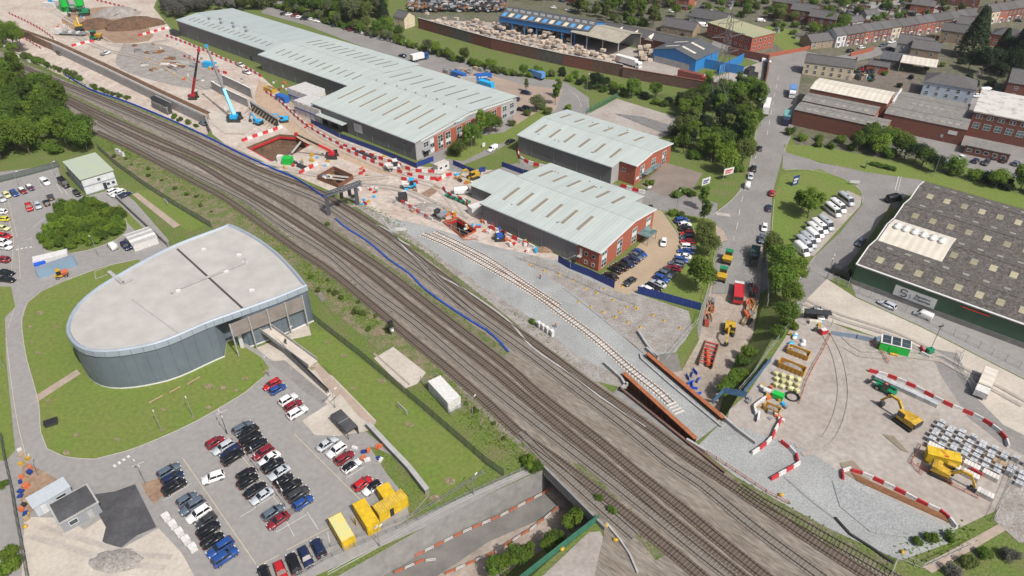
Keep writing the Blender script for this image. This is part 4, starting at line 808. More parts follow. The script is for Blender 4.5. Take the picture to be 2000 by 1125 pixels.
for lab, A, r, L, D, e, zr, wm, kw in (
 ('cream corner public house with dark ground floor', (1566,145), -24, 21, 9, 5.6, 8, 'cream', dict(nwin=6, chim=True)),
 ('buff brick garage house at the end of the terrace', (1582,97), 18, 13, 9, 3.6, 6, 'buff', dict(nwin=3, chim=False)),
 ('pale blue rendered house with hipped grey roof', (1797,186), -30, 19, 12, 6, 9, 'blue', dict(nwin=5, hip=True, chim=False)),
 ('grey rendered house below the terrace street', (1745,108), -30, 15, 11, 6, 9, 'grey', dict(nwin=3)),
 ('buff gabled house beside the grey rendered house', (1772,118), -30, 12, 10, 6, 8.8, 'buff', dict(nwin=2)),
 ('dark-roofed house behind the tall conifer', (1832,80), -32, 16, 9, 5.5, 8.3, 'buff', dict(nwin=3)),
 ('dark-roofed long house facing the terrace gap', (1862,66), -32, 14, 9, 5.5, 8.3, 'dark', dict(nwin=3)),
 ('hipped red brick house right of the tall conifer', (1930,88), -36, 14, 10, 5.6, 8.4, 'red', dict(nwin=3, hip=True)),
 ('second hipped red brick house right of the tall conifer', (1965,98), -36, 12, 10, 5.6, 8.4, 'red', dict(nwin=2, hip=True)),
 ('large dark brick gabled house beyond the factories', (1958,190), -30, 20, 13, 6.5, 10.5, 'dark', dict(nwin=3)),
 ('brown brick house above the allotment gardens', (1540,38), -33, 14, 9, 5.6, 8.3, 'dark', dict(nwin=3)),
 ('second brown brick house above the allotment gardens', (1575,52), -33, 14, 9, 5.6, 8.3, 'dark', dict(nwin=3)),
 ('third brown brick house above the allotment gardens', (1505,22), -33, 14, 9, 5.6, 8.3, 'dark', dict(nwin=3)),
 ('brick bungalow with white gables behind the workshops', (1290,62), -35, 18, 10, 3.4, 6.4, 'buff', dict(nwin=3, chim=False)),
 ('low grey-roofed hall behind the workshops', (1345,45), -35, 20, 11, 3.8, 6.8, 'grey', dict(nwin=3, chim=False)),
 ('red brick house near the top of the town', (1300,12), -35, 14, 9, 5.4, 8, 'red', dict(nwin=3)),
 ('orange brick house behind the bungalows', (1240,2), -35, 14, 9, 5.4, 8, 'red', dict(nwin=3)),
 ('lone pale gabled cottage by the scrapyard', (770,52), -37, 8, 8, 5.4, 8, 'cream', dict(nwin=1, chim=False)),
 ('small brick house with white gable among back gardens', (1775,24), -32, 12, 8, 4.6, 7, 'red', dict(nwin=2)),
 ('dark shed-roofed house beside the back gardens', (1655,55), 20, 10, 6, 3, 5, 'grey', dict(nwin=1, chim=False)),
 ('grey slate outhouse in the back gardens', (1690,40), 20, 9, 6, 3, 4.8, 'grey', dict(nwin=1, chim=False)),
 ('dark brick house at the top right edge', (1850,8), -32, 16, 9, 5.6, 8.4, 'dark', dict(nwin=3)),
 ('red brick garden-side house below the public house', (1690,140), -30, 9, 6, 3.4, 4.6, 'red', dict(nwin=1, chim=False)),
 ('long dark slate house above the bungalow', (1400,5), -33, 18, 9, 5.4, 8, 'dark', dict(nwin=4))): house(lab, base(A), rad(r), L, D, e, zr, wm, **kw)
t = thing('flat_canopy', 'pale flat canopy roof over a back yard', 'canopy', base((1752,140)), rad(-30)); mb = MB(); mb.box(0,15,0,12,4.2,4.5); mb.build('roof', m_cream, t)
for x in (.3,14.7):
    for y in (.3,11.7): mb = MB(); mb.box(x-.12,x+.12,y-.12,y+.12,0,4.2); mb.build('post', m_frame, t)
t = thing('dark_lean_to', 'black-roofed lean-to beside the pale canopy', 'shed', base((1716,128)), rad(-30)); mb = MB(); mb.loft([[(0,0,0),(0,0,3.2),(0,9,4.2),(0,9,0)],[(14,0,0),(14,0,3.2),(14,9,4.2),(14,9,0)]]); mb.build('shed_body', m_blackw, t); mb = MB(); mb.loft([[(-.3,-.3,3.3),(-.3,9.3,4.35),(-.3,9.3,4.45),(-.3,-.3,3.4)],[(14.3,-.3,3.3),(14.3,9.3,4.35),(14.3,9.3,4.45),(14.3,-.3,3.4)]]); mb.build('roof', m_dkroof, t)
# ---- gatehouse sheds bottom left
t = thing('security_cabin', 'dark flat-roofed grey cabin beside the new tarmac entrance', 'cabin', base((127,1042)), ang((130,1042),(186,1010))); mb = MB(); mb.box(0,6.6,0,5.6,0,2.7); mb.build('wall', m_frame, t); mb = MB(); mb.box(-.2,6.8,-.2,5.8,2.7,2.95); mb.build('roof_trim', m_conc, t); mb = MB(); mb.box(.1,6.5,.1,5.5,2.955,3.0); mb.build('roof', m_newtar, t)
win(t, 2, -.02, 1, 'y-', 1.4, 1.1); mb = MB(); mb.box(4.4,5.3,-.07,.02,0,2.1); mb.build('door', m_conc, t)
m_palegrey = paint('pale_grey_paint', (.42,.46,.49), .5)
t = thing('site_office', 'pale grey site cabin behind the dark security cabin', 'cabin', base((76,1010)), ang((76,1012),(130,980))); mb = MB(); mb.box(0,6.4,0,3.2,0,2.6); mb.build('wall', m_palegrey, t); mb = MB(); mb.box(-.15,6.55,-.15,3.35,2.6,2.8); mb.build('roof', m_palegrey, t); win(t, 4.5, -.02, 1, 'y-', 1.6, 1, m_frame, m_dark); mb = MB(); mb.box(1,1.9,-.06,.02,0,2.1); mb.build('door', m_offw, t)
# ================================================================= vehicles
CC = dict(black=(.012,.012,.014), navy=(.014,.022,.06), blue=(.018,.065,.24), slate=(.09,.115,.15), silver=(.42,.45,.48), white=(.72,.72,.71), red=(.4,.016,.02), crimson=(.2,.014,.024), charcoal=(.04,.042,.045), grey=(.2,.21,.22), cream=(.62,.6,.3), yellow=(.55,.5,.04), green=(.02,.12,.05), purple=(.1,.03,.08), bronze=(.2,.12,.06))
CNAME = dict(navy='navy blue', slate='slate grey', bronze='bronze')
CM = {k: mat('car_paint_'+k, v, .28, .04, 1.0, spec=.6) for k, v in CC.items()}
m_cglass = mat('car_glass', (.012,.016,.02), .06, spec=.9); m_tyre = mat('tyre', (.016,.016,.017), .9); m_rim = mat('wheel_rim', (.35,.36,.37), .4, metal=.6)
m_head = mat('headlamp', (.6,.62,.62), .15); m_tail = mat('tail_lamp', (.4,.015,.015), .25); m_plate = mat('number_plate', (.65,.6,.3), .5); m_black = mat('black_trim', (.02,.02,.021), .6)
def section(x, w, z0, z1): return [(x,-w*.86,z0),(x,w*.86,z0),(x,w,z0+.22),(x,w*.985,z1-.16),(x,w*.86,z1),(x,-w*.86,z1),(x,-w*.985,z1-.16),(x,-w,z0+.22)]
def wheels(t, xs, w, r=.32):
    me = MB().tube((0,-.11,0),(0,.11,0),r,12).mesh('wheel'); rm = MB().tube((0,-.12,0),(0,.12,0),r*.6,8).mesh('rim')
    for x in xs:
        for s in (-1,1):
            o = link('wheel', me, m_tyre, t, M=Matrix.Translation((x,s*(w-.1),r))); link('rim', rm, m_rim, o)
def lamps(t, L, w, zf, zr_):
    h = MB().cbox((0,0,0),(.16,.34,.16)).mesh('headlight'); k = MB().cbox((0,0,0),(.1,.26,.22)).mesh('tail_light')
    for s in (-1,1): link('headlight', h, m_head, t, M=Matrix.Translation((L/2-.16,s*w*.68,zf))); link('tail_light', k, m_tail, t, M=Matrix.Translation((-L/2+.06,s*w*.74,zr_)))
    link('number_plate', MB().cbox((0,0,0),(.03,.5,.12)).mesh('number_plate'), m_plate, t, M=Matrix.Translation((-L/2-.01,0,zr_-.15)))
def make_car(kind):
    L, W, belt, roof, hood, gh = dict(hatchback=(4.1,.89,.92,1.46,.90,(.95,.28,-1.55,-1.95)), saloon=(4.65,.91,.9,1.43,.88,(1.0,.2,-1.0,-1.75)), estate=(4.7,.91,.92,1.46,.9,(1.05,.3,-1.85,-2.25)), suv=(4.5,.94,1.08,1.68,1.05,(1.0,.35,-1.75,-2.15)))[kind]
    t = thing(kind+'_car', 'x', 'car'); b = MB(); h = L/2
    b.loft([section(x, w, z0, z1) for x, w, z0, z1 in ((-h,W*.80,.34,belt-.2),(-h+.12,W*.92,.26,belt-.02),(-h+.6,W,.22,belt+.02),(gh[3]+.5,W,.2,belt+.03),(gh[0],W,.2,belt),(gh[0]+.25,W,.2,hood+.0),(h-.45,W*.95,.24,hood-.12),(h-.1,W*.84,.3,hood-.24),(h,W*.7,.36,hood-.36))])
    b.build('body', CM['black'], t, True)
    x1, x2, x3, x4 = gh; wb, wt = W*.87, W*.68
    q = lambda xf, xr, w, z: [(xr,-w,z),(xf,-w,z),(xf,w,z),(xr,w,z)]
    b = MB(); b.loft([q(x1,x4,wb,belt-.06), q(x2+.06,x3-.06,wt,roof-.05)]); b.build('glass', m_cglass, t)
    b = MB(); b.loft([q(x2+.1,x3-.08,wt+.03,roof-.07), q(x2,x3,wt-.02,roof), q(x2-.25,x3+.2,wt*.7,roof+.035)]); rf = b.build('roof', CM['black'], t, True)
    b = MB()
    for s in (-1,1):
        b.bar((x1-.02,s*wb,belt-.02),(x2+.06,s*(wt+.01),roof-.05),.07,.07); b.bar((x4+.02,s*wb,belt-.02),(x3-.04,s*(wt+.01),roof-.05),.16,.1); b.bar(((x1+x4)/2-.1,s*wb*1.0,belt-.02),((x2+x3)/2-.1,s*(wt+.01),roof-.05),.06,.05)
    b.build('pillars', CM['black'], t, kind='stuff')
    b = MB()
    for s in (-1,1): b.cbox((x1-.15,s*(W+.08),belt+.06),(.14,.2,.13))
    b.build('door_mirrors', m_black, t, kind='stuff')
    wheels(t, (-h+.82,h-.85), W, .34 if kind == 'suv' else .31); lamps(t, L, W, hood-.25, belt-.15); return proto(t)
def make_van(kind):
    L, W, H_, nose, bl = dict(small_van=(4.4,.92,1.85,.95,1.05), panel_van=(5.9,1.0,2.45,.9,1.2), minibus=(6.6,1.02,2.6,.9,1.25))[kind]
    t = thing(kind, 'x', 'van'); h = L/2; b = MB()
    s2 = lambda x, w, z1: [(x,-w*.95,.3),(x,w*.95,.3),(x,w,.55),(x,w*.97,z1*.72),(x,w*.86,z1),(x,-w*.86,z1),(x,-w*.97,z1*.72),(x,-w,.55)]
    b.loft([s2(-h,W*.96,H_-.06), s2(-h+.2,W,H_), s2(h-nose-.95,W,H_), s2(h-nose-.55,W*.99,H_-.12), s2(h-nose+.15,W*.98,bl+.1), s2(h-.2,W*.93,bl-.2), s2(h,W*.82,bl-.45)])
    b.build('body', CM['white'], t, True)
    a = h-nose; b = MB(); b.add([(a-.5,-W*.8,H_-.17),(a-.5,W*.8,H_-.17),(a+.17,W*.88,bl+.13),(a+.17,-W*.88,bl+.13)], [(0,1,2,3)]); b.M = Matrix.Translation((.03,0,.05)); b.add([(a-.5,-W*.8,H_-.17),(a-.5,W*.8,H_-.17),(a+.17,W*.88,bl+.13),(a+.17,-W*.88,bl+.13)], [(3,2,1,0)]); b.build('windscreen', m_cglass, t)
    for s in (-1,1):
        e = a-.6 if kind != 'minibus' else -h+.35
        b = MB(); b.add([(a-.05,s*(W+.005),bl+.05),(e if kind == 'minibus' else a-.85,s*(W+.005),bl+.05),(e if kind == 'minibus' else a-.85,s*(W*.955),H_*.83),(a-.45,s*(W*.955),H_*.83)], [(0,1,2,3)]); b.add([(a-.05,s*(W+.03),bl+.05),(e if kind == 'minibus' else a-.85,s*(W+.03),bl+.05),(e if kind == 'minibus' else a-.85,s*(W*.985),H_*.83),(a-.45,s*(W*.985),H_*.83)], [(3,2,1,0)]); b.build('side_window', m_cglass, t)
    if kind == 'minibus': MB().cbox((.3,0,H_+.06),(.7,.5,.14)).build('roof_hatch', m_black, t)
    wheels(t, (-h+1.0,h-.95), W, .34); lamps(t, L, W, bl-.4, 1.1); return proto(t)
def make_pickup():
    t = thing('pickup_truck', 'x', 'pickup'); b = MB(); W, h = .93, 2.6
    b.loft([section(x, W*f, z0, z1) for x, f, z0, z1 in ((-.75,1,.35,1.08),(.9,1,.35,1.08),(2.2,.96,.36,.98),(2.55,.86,.42,.8),(2.6,.7,.5,.7))]); b.build('body', CM['white'], t, True)
    b = MB(); b.box(-2.55,-.76,-W,W,.5,.75); b.box(-2.55,-.76,-W,-W+.06,.75,1.1); b.box(-2.55,-.76,W-.06,W,.75,1.1); b.box(-2.55,-2.48,-W+.06,W-.06,.75,1.1); b.build('load_bed', CM['grey'], t)
    q = lambda xf, xr, w, z: [(xr,-w,z),(xf,-w,z),(xf,w,z),(xr,w,z)]
    b = MB(); b.loft([q(1.1,-.7,W*.88,1.04), q(.5,-.6,W*.72,1.7)]); b.build('glass', m_cglass, t); b = MB(); b.loft([q(.52,-.62,W*.74,1.68), q(.4,-.55,W*.68,1.76)]); b.build('roof', CM['white'], t); wheels(t, (-1.7,1.65), W, .37); lamps(t, 5.2, W, .75, .9); return proto(t)
m_tarp = {k: paint('curtain_'+k, v, .5) for k, v in dict(blue=(.1,.24,.5), teal=(.14,.36,.34), white=(.66,.66,.65), red=(.52,.02,.04), container_blue=(.02,.12,.4), brown=(.2,.06,.045), green=(.02,.2,.08)).items()}
def make_lorry(kind):
    t = thing(kind, 'x', 'lorry'); W = 1.25; art = kind == 'articulated_lorry'; Lb = 11.5 if art else (6.4 if kind == 'box_lorry' else 6.8)
    b = MB(); b.loft([[(x,-w,z0),(x,w,z0),(x,w,z1),(x,-w,z1)] for x, w, z0, z1 in ((0,W,.6,3.1),(1.5,W,.6,3.1),(1.95,W*.97,.5,2.7),(2.1,W*.95,.45,1.6),(2.12,W*.93,.5,1.3))]); b.build('cab', CM['white'], t)
    b = MB(); b.add([(1.98,-W*.9,1.75),(1.98,W*.9,1.75),(1.72,W*.9,2.75),(1.72,-W*.9,2.75)], [(0,1,2,3)]); b.M = Matrix.Translation((.14,0,.0)); b.add([(1.98,-W*.9,1.75),(1.98,W*.9,1.75),(1.72,W*.9,2.75),(1.72,-W*.9,2.75)], [(3,2,1,0)]); b.build('windscreen', m_cglass, t)
    for s in (-1,1): b = MB(); b.box(.75,1.6,min(s*(W-.03),s*(W+.02)),max(s*(W-.03),s*(W+.02)),1.8,2.6); b.build('side_window', m_cglass, t)
    b = MB(); b.box(-Lb-.4,.0,-.5,.5,.75,1.05); b.build('chassis', m_black, t)
    if kind == 'tipper_lorry':
        b = MB(); b.loft([[(x,-W,1.1),(x,W,1.1),(x,W,2.5),(x,W-.08,2.5),(x,W-.08,1.2),(x,-W+.08,1.2),(x,-W+.08,2.5),(x,-W,2.5)] for x in (-Lb-.3,-.3)]); b.box(-.38,-.3,-W,W,1.1,2.7); b.build('cargo_box', m_tarp['red'], t)
    else: b = MB(); b.box(-Lb-.4,-.35,-W,W,1.1,3.9 if art else 3.5); b.build('cargo_box', m_tarp['white'], t)
    wheels(t, (1.1,-Lb+1,-Lb+2.2)+((-Lb+3.4,-1.2) if art else ()), W, .5); return proto(t)
PROTO = {k: make_car(k) for k in ('hatchback','saloon','estate','suv')}
PROTO.update({k: make_van(k) for k in ('small_van','panel_van','minibus')}); PROTO['pickup'] = make_pickup()
PROTO.update({k: make_lorry(k) for k in ('articulated_lorry','box_lorry','tipper_lorry')})
PAINTED = ('body','roof','pillars','cab','load_bed')
def put(kind, col, w, heading, label, cat=None, group=None, cargo=None, roofcol=None):
    t = copy_tree(PROTO[kind]); t.location = w; t.rotation_euler = (0,0,heading); t['label'] = label
    if cat: t['category'] = cat
    if kind in ('hatchback','saloon','estate','suv'): q = RND.uniform(.94,1.06); t.scale = (q, RND.uniform(.96,1.04), RND.uniform(.94,1.06))
    if group: t['group'] = group
    for c in t.children:
        n = c.name.split('.')[0]
        if n in PAINTED and n != 'load_bed': omat(c, CM[roofcol if (roofcol and n == 'roof') else col])
        if n == 'cargo_box' and cargo: omat(c, m_tarp[cargo])
    return t
KN = dict(hatchback='hatchback', saloon='saloon', estate='estate car', suv='tall SUV', small_van='small van', panel_van='panel van', minibus='minibus', pickup='pickup')
def row(where, group, heads, items, z=0.0, mark=''):
    """heads: heading or (first, last); items: (x, y, colour[, kind[, roof colour]]) in picture px"""
    n = len(items)
    for k, it in enumerate(items):
        x, y, col = it[:3]; kind = it[3] if len(it) > 3 and it[3] else RND.choice(['hatchback','hatchback','saloon','suv','estate'])
        hd = heads if not isinstance(heads, tuple) else heads[0]+(heads[1]-heads[0])*k/max(1,n-1)
        if kind in PROTO and kind in ('hatchback','saloon','suv','estate') and RND.random() < .35: hd += math.pi
        w = P(x, y, z+.7); w.z = z
        lab = '%s %s, %s from %s' % (CNAME.get(col, col), KN[kind], ORD[k], where) if n > 1 else '%s %s %s' % (CNAME.get(col, col), KN[kind], where)
        put(kind, col, w, hd+RND.uniform(-.03,.03), lab, 'van' if 'van' in kind else ('minibus' if kind == 'minibus' else 'car'), group, roofcol=it[4] if len(it) > 4 else None)
T = tile
HP = ang((320,978),(374.7,944.5))
G1 = 'cars in the station car park'
row('the ring road, row by the white crates', G1, HP, [(*T(0,3,a,b),c,*k) for a,b,c,*k in ((1315,300,'slate','estate'),(1345,360,'navy'),(1358,430,'black','suv'),(1458,525,'slate'),(1498,580,'slate'),(1548,640,'white','suv'),(1605,690,'charcoal'),(1625,765,'black','suv'),(1655,845,'black'),(1715,900,'blue'),(1755,975,'blue','suv'))])
row('the lawn, near side of the double row', G1, HP, [(420,863,'crimson','hatchback'),(436,873,'silver','estate'),(451,883,'navy','suv'),(455,893,'black','suv'),(481,925,'black'),(484,939,'black'),(498,956,'black','saloon'),(511,968,'silver','saloon'),(533,1000,'slate','hatchback'),(543,1016,'crimson','saloon')])
row('the lawn, far side of the double row', G1, HP, [(474,834,'slate','estate'),(484,843,'black'),(490,856,'black'),(501,869,'black'),(513,883,'crimson'),(526,895,'white','saloon'),(533,908,'black','suv'),(545,922,'silver','saloon'),(554,937,'black'),(568,950,'black'),(582,965,'charcoal','suv'),(592,981,'blue','hatchback')])
row('the station ramp, row beside the paved strip', G1, HP, [(531,750,'red','hatchback'),(542,759,'blue','hatchback'),(563,780,'white','suv'),(573,791,'crimson','hatchback'),(581,805,'white','suv'),(639,866,'silver','saloon'),(657,879,'white','suv'),(673,893,'crimson','hatchback'),(687,909,'white','hatchback','black'),(708,943,'red','hatchback'),(727,952,'white','hatchback','black')])
row('the yellow containers, row along the railings', G1, ang((613,1050),(632,1091)), [(622,1070,'navy','suv'),(597,1087,'navy','estate'),(573,1100,'black','suv'),(548,1115,'red','hatchback'),(517,1121,'black','hatchback')])
row('driving alone across the station car park', G1, ang((440,925),(394,941)), [(416,932,'white','suv')])
G2 = 'cars in the depot yard'
row('the left edge, depot fence row', G2, ang((80.6,348),(96,361)), [(3,388,'silver'),(13,380,'cream','hatchback'),(28,377,'blue','hatchback'),(44,372,'crimson','hatchback','white'),(59,366,'purple','hatchback','white'),(88,355,'white','small_van')])
row('the open lane, row beside the shrub bed', G2, ang((52,395),(61,414)), [(57,405,'red','suv'),(74,401,'silver','hatchback'),(90,395,'black','hatchback'),(98,384,'charcoal','saloon')])
row('by the depot office wall', G2, ang((146,372),(156,382)), [(150,377,'black','hatchback')])
row('standing in for a black carport cover by the depot office', G2, ang((130,352),(146,365)), [(125,359,'black','panel_van')])  # van shape added in place of a black carport cover beside the office
row('the depot office door', G2, ang((212,381),(240,368)), [(222,373,'white','suv'),(231,377,'white','estate'),(243,380,'navy','estate')])
row('the striped tent', G2, ang((229,490),(209,472)), [(246,480,'navy','suv'),(219,480,'white','small_van')])
row('the fence row, side bays of the yard', G2, ang((0,445),(18,447)), [(2,413,'white'),(5,427,'yellow','hatchback'),(6,445,'cream'),(8,461,'red'),(8,473,'white'),(8,482,'white','estate'),(5,507,'crimson','suv'),(11,532,'black','saloon'),(13,545,'black','saloon')])
G3 = 'cars in the brick office forecourt'
row('the porch, office window row', G3, ang((1236,485.6),(1261.6,498.4)), [(1250,493,'blue','saloon'),(1243,499,'slate','saloon'),(1235,506,'navy','estate'),(1226,514,'navy','suv'),(1213,520,'black','suv'),(1202,526,'black','suv'),(1193,538,'black','saloon')])
row('at the forecourt gate', G3, ang((1221,556),(1238,543)), [(1230,549,'charcoal','saloon')])
row('driving through the tan forecourt', G3, ang((1294,482),(1298,464)), [(1296,473,'white','hatchback')])
row('the shrubs, curved row on the tan forecourt', G3, (ang((1322,432),(1345,428)), ang((1265,552),(1290,566))), [(1331,430,'blue','suv'),(1338,438,'white'),(1340,446,'black'),(1342,455,'red','hatchback'),(1342,463,'slate'),(1343,471,'red','hatchback'),(1344,482,'white','suv'),(1340,490,'blue','saloon'),(1335,500,'white','saloon'),(1331,507,'blue','hatchback'),(1322,515,'slate'),(1316,523,'crimson','saloon'),(1306,530,'charcoal'),(1299,536,'slate'),(1292,544,'blue','suv'),(1285,553,'silver','saloon'),(1276,561,'black','estate'),(1262,563,'white','hatchback')])
G4 = 'cars in the long car park behind the warehouse'
far_c = [(215,105,'black'),(255,110,'white'),(300,118,'crimson'),(335,130,'white'),(370,140,'black'),(400,143,'black'),(432,147,'white'),(470,155,'white'),(500,162,'white'),(615,195,'navy'),(705,218,'black'),(745,228,'crimson'),(795,240,'black'),(838,250,'white'),(875,265,'black'),(915,280,'black'),(970,290,'silver'),(1000,297,'silver'),(1050,305,'white'),(1085,312,'white')]
row('the footpath end, hedge row', G4, BA+math.pi/2, [(*T(1,0,a,b),c) for a,b,c in far_c])
row('the lamp post end, warehouse hedge row', G4, BA+math.pi/2, [(*T(1,0,a,b),c) for a,b,c in ((1145,330,'navy'),(1115,325,'crimson'))])
row('by the island bed behind the warehouse', G4, BA, [(*T(1,0,1140,432),'navy')])
row('the bushes in the brown yard', 'cars in the brown yard', BA+.3, [(*T(2,0,115,838),'black'),(*T(2,0,78,852),'black'),(*T(2,0,20,770),'navy'),(*T(2,0,110,722),'navy')])
row('turning on the access road below the long warehouse', 'cars on the estate road', ang((990,278),(1005,270)), [(997,275,'black','saloon')])
row('parked at the estate road junction', 'cars on the estate road', ang((970,286),(955,294)), [(962,290,'white','small_van')])
HR = ang((1486,300),(1494,250))
row('the curve in the main road, left-hand kerb', 'cars parked along the main road', HR, [(1484,289,'black','hatchback'),(1472,329,'black','suv'),(1466,344,'silver','hatchback'),(1460,361,'white','small_van')])
row('the works entrance, right-hand kerb of the main road', 'cars parked along the main road', HR, [(1508,376,'red','hatchback'),(1502,405,'navy','saloon'),(1493,444,'white','hatchback'),(1488,466,'slate','hatchback')])
put('articulated_lorry', 'white', P(1498,205,.5)*1.0-Vector((0,0,.5)), ang((1490,245),(1500,200)), 'long white articulated lorry driving up the main road', cargo='white')
put('box_lorry', 'white', P(1546,190)-Vector((0,0,0)), ang((1550,150),(1545,190)), 'lorry with blue-topped body parked by the brick factory', cargo='blue')
put('box_lorry', 'navy', P(1534,243), ang((1541,205),(1534,245)), 'dark-cabbed lorry with teal-topped body parked on the main road', cargo='teal')
put('box_lorry', 'blue', P(800+28,116), ang((815,118),(840,112)), 'white luton box van parked behind the long warehouse', cargo='white', cat='van')
put('box_lorry', 'blue', P(1040,150), ang((1070,160),(1035,148)), 'blue curtain-sided lorry turning into the estate road', cargo='blue')
lt = put('articulated_lorry', 'white', P(1243,133), ang((1200,122),(1245,135)), 'white articulated lorry waiting in the recycling yard', cargo='white'); MB().path([(-10+math.cos(a)*.9,-1.28,2.5+math.sin(a)*.9) for a in [i*.42 for i in range(16)]], .06, .22).build('ring_emblem', paint('dull_red_ink', (.35,.03,.06)), lt)
put('articulated_lorry', 'red', P(1372,163), ang((1310,150),(1375,165)), 'articulated lorry with brown container behind the yard wall', cargo='brown')
GM = 'minibuses and vans in the works lay-by'; HM_ = ang((1640,380),(1668,400))
for k, (x,y,c,kd,extra) in enumerate(((1653,389,'silver','minibus','silver minibus beside the purple-nosed minibus'),(1637,402,'white','minibus','white minibus with purple nose in the works lay-by'),(1627,410,'white','minibus','white minibus parked just below the purple-nosed minibus'),(1613,436,'silver','minibus','silver minibus, first after the gap in the lay-by'),(1601,442,'white','minibus','white minibus, second after the gap in the lay-by'),(1593,450,'white','minibus','white minibus, third after the gap in the lay-by'),(1588,459,'white','panel_van','white panel van, fourth after the gap in the lay-by'),(1579,469,'silver','minibus','silver minibus, fifth after the gap in the lay-by'),(1571,476,'silver','minibus','silver minibus, sixth after the gap in the lay-by'),(1566,486,'white','panel_van','white panel van at the tree end of the lay-by'))):
    w = P(x,y,1.2); w.z = 0; t = put(kd, c, w, HM_+RND.uniform(-.02,.02), extra, 'minibus' if kd == 'minibus' else 'van', GM)
    if k == 1:
        mb = MB(); mb.loft([[(x_,-1.04,.35),(x_,1.04,.35),(x_,1.05,1.25),(x_,-1.05,1.25)] for x_ in (1.5,2.45)]); mb.build('purple_nose', paint('purple_paint', (.3,.05,.3)), t)
row('in the shadow of the green shed', 'cars by the green shed', ang((1675,480),(1688,466)), [(1681,473,'slate','estate')])
row('against the upper end of the green shed', 'cars by the green shed', ang((1735,392),(1760,386)), [(1746,389,'black','panel_van')])
row('behind the mesh gate of the green shed', 'cars by the green shed', ang((1630,527),(1665,540)), [(1645,534,'charcoal','panel_van')])
row('on the concrete road by the green shed', 'vehicles on the concrete road', ang((1720,588),(1746,600)), [(1733,594,'silver','estate')])
row('parked on the concrete road by the lighting mast', 'vehicles on the concrete road', ang((1820,622),(1786,608)), [(1803,615,'white','small_van')])
row('the white annexe wall, factory yard', 'cars in the factory yard', ang((1790,292),(1800,284)), [(1790,289,'silver'),(1804,291,'black'),(1877,307,'white'),(1906,313,'navy'),(1926,317,'charcoal','suv'),(1943,306,'navy'),(1961,312,'black'),(1985,318,'slate')])
row('the factory gable, alley between factories', 'vans in the factory alley', ang((1715,214),(1728,200)), [(1728,201,'white','panel_van'),(1715,214,'white','panel_van')])
row('the pale blue house', 'cars behind the pale blue house', rad(10), [(1873,186,'black','suv'),(1880,181,'silver'),(1910,186,'white'),(1926,178,'white','panel_van'),(1905,178,'bronze')])
row('the cream public house, terrace street', 'cars in the terrace street', rad(28), [(1661,99,'black','suv'),(1683,92,'white'),(1741,81,'white'),(1738,94,'navy'),(1725,88,'slate')])
row('the allotments, upper car court', 'cars in the upper car court', rad(-20), [(1518,47,'white','small_van'),(1658,13,'white','small_van'),(1735,18,'slate','panel_van'),(1820,10,'crimson'),(1838,16,'red'),(1990,40,'black')])
row('in the concrete yard of the recycling works', 'cars at the recycling works', ang((1426,165),(1427,152)), [(1426,160,'grey','saloon')])
row('the brick works wall', 'cars at the brick works', rad(50), [(1336,66,'black'),(1348,63,'silver'),(1358,57,'black')])
row('at the road end by the low brick wall', 'vans at the road end', rad(-20), [(1497,119,'white','small_van')])
row('standing on the brick works car court', 'vans at the road end', rad(-10), [(1372,50,'white','panel_van')])
row('on the roof-level parking behind the brick works', 'vans at the road end', rad(-10), [(1487,40,'white','small_van')])
row('on the top edge road', 'cars on the top edge road', rad(-30), [(1110,19,'white')])
row('the scrapyard, town street', 'cars on the town street', rad(-35), [(1080,14,'white'),(1117,2,'red'),(1097,1,'navy'),(1310,22,'white'),(1350,30,'silver'),(1390,22,'white')])
# site vehicles
row('on the building site below the stone heaps', 'site pickups', ang((198,107),(215,101)), [(206,104,'white','pickup')])
row('the red barriers below the long warehouse', 'site pickups', ang((462,124),(478,130)), [(470,127,'white','pickup'),(482,141,'white','pickup')])
row('at the foot of the long retaining wall', 'cars in the cutting', ang((107,100),(122,108)), [(116,104,'charcoal','suv')], z=-4)
row('near the end of the long retaining wall', 'cars in the cutting', ang((390,238),(402,244)), [(396,240,'slate','suv')], z=-4)
row('by the yellow digger beside the pale lean-to', 'site vans', ang((890,376),(918,374)), [(904,374,'white','panel_van')])
row('at the works yard entrance', 'site vans', ang((1597,608),(1602,620)), [(1600,612,'white','pickup')])
PROTO2 = PROTO
for k in list(PROTO.values()): drop(k)
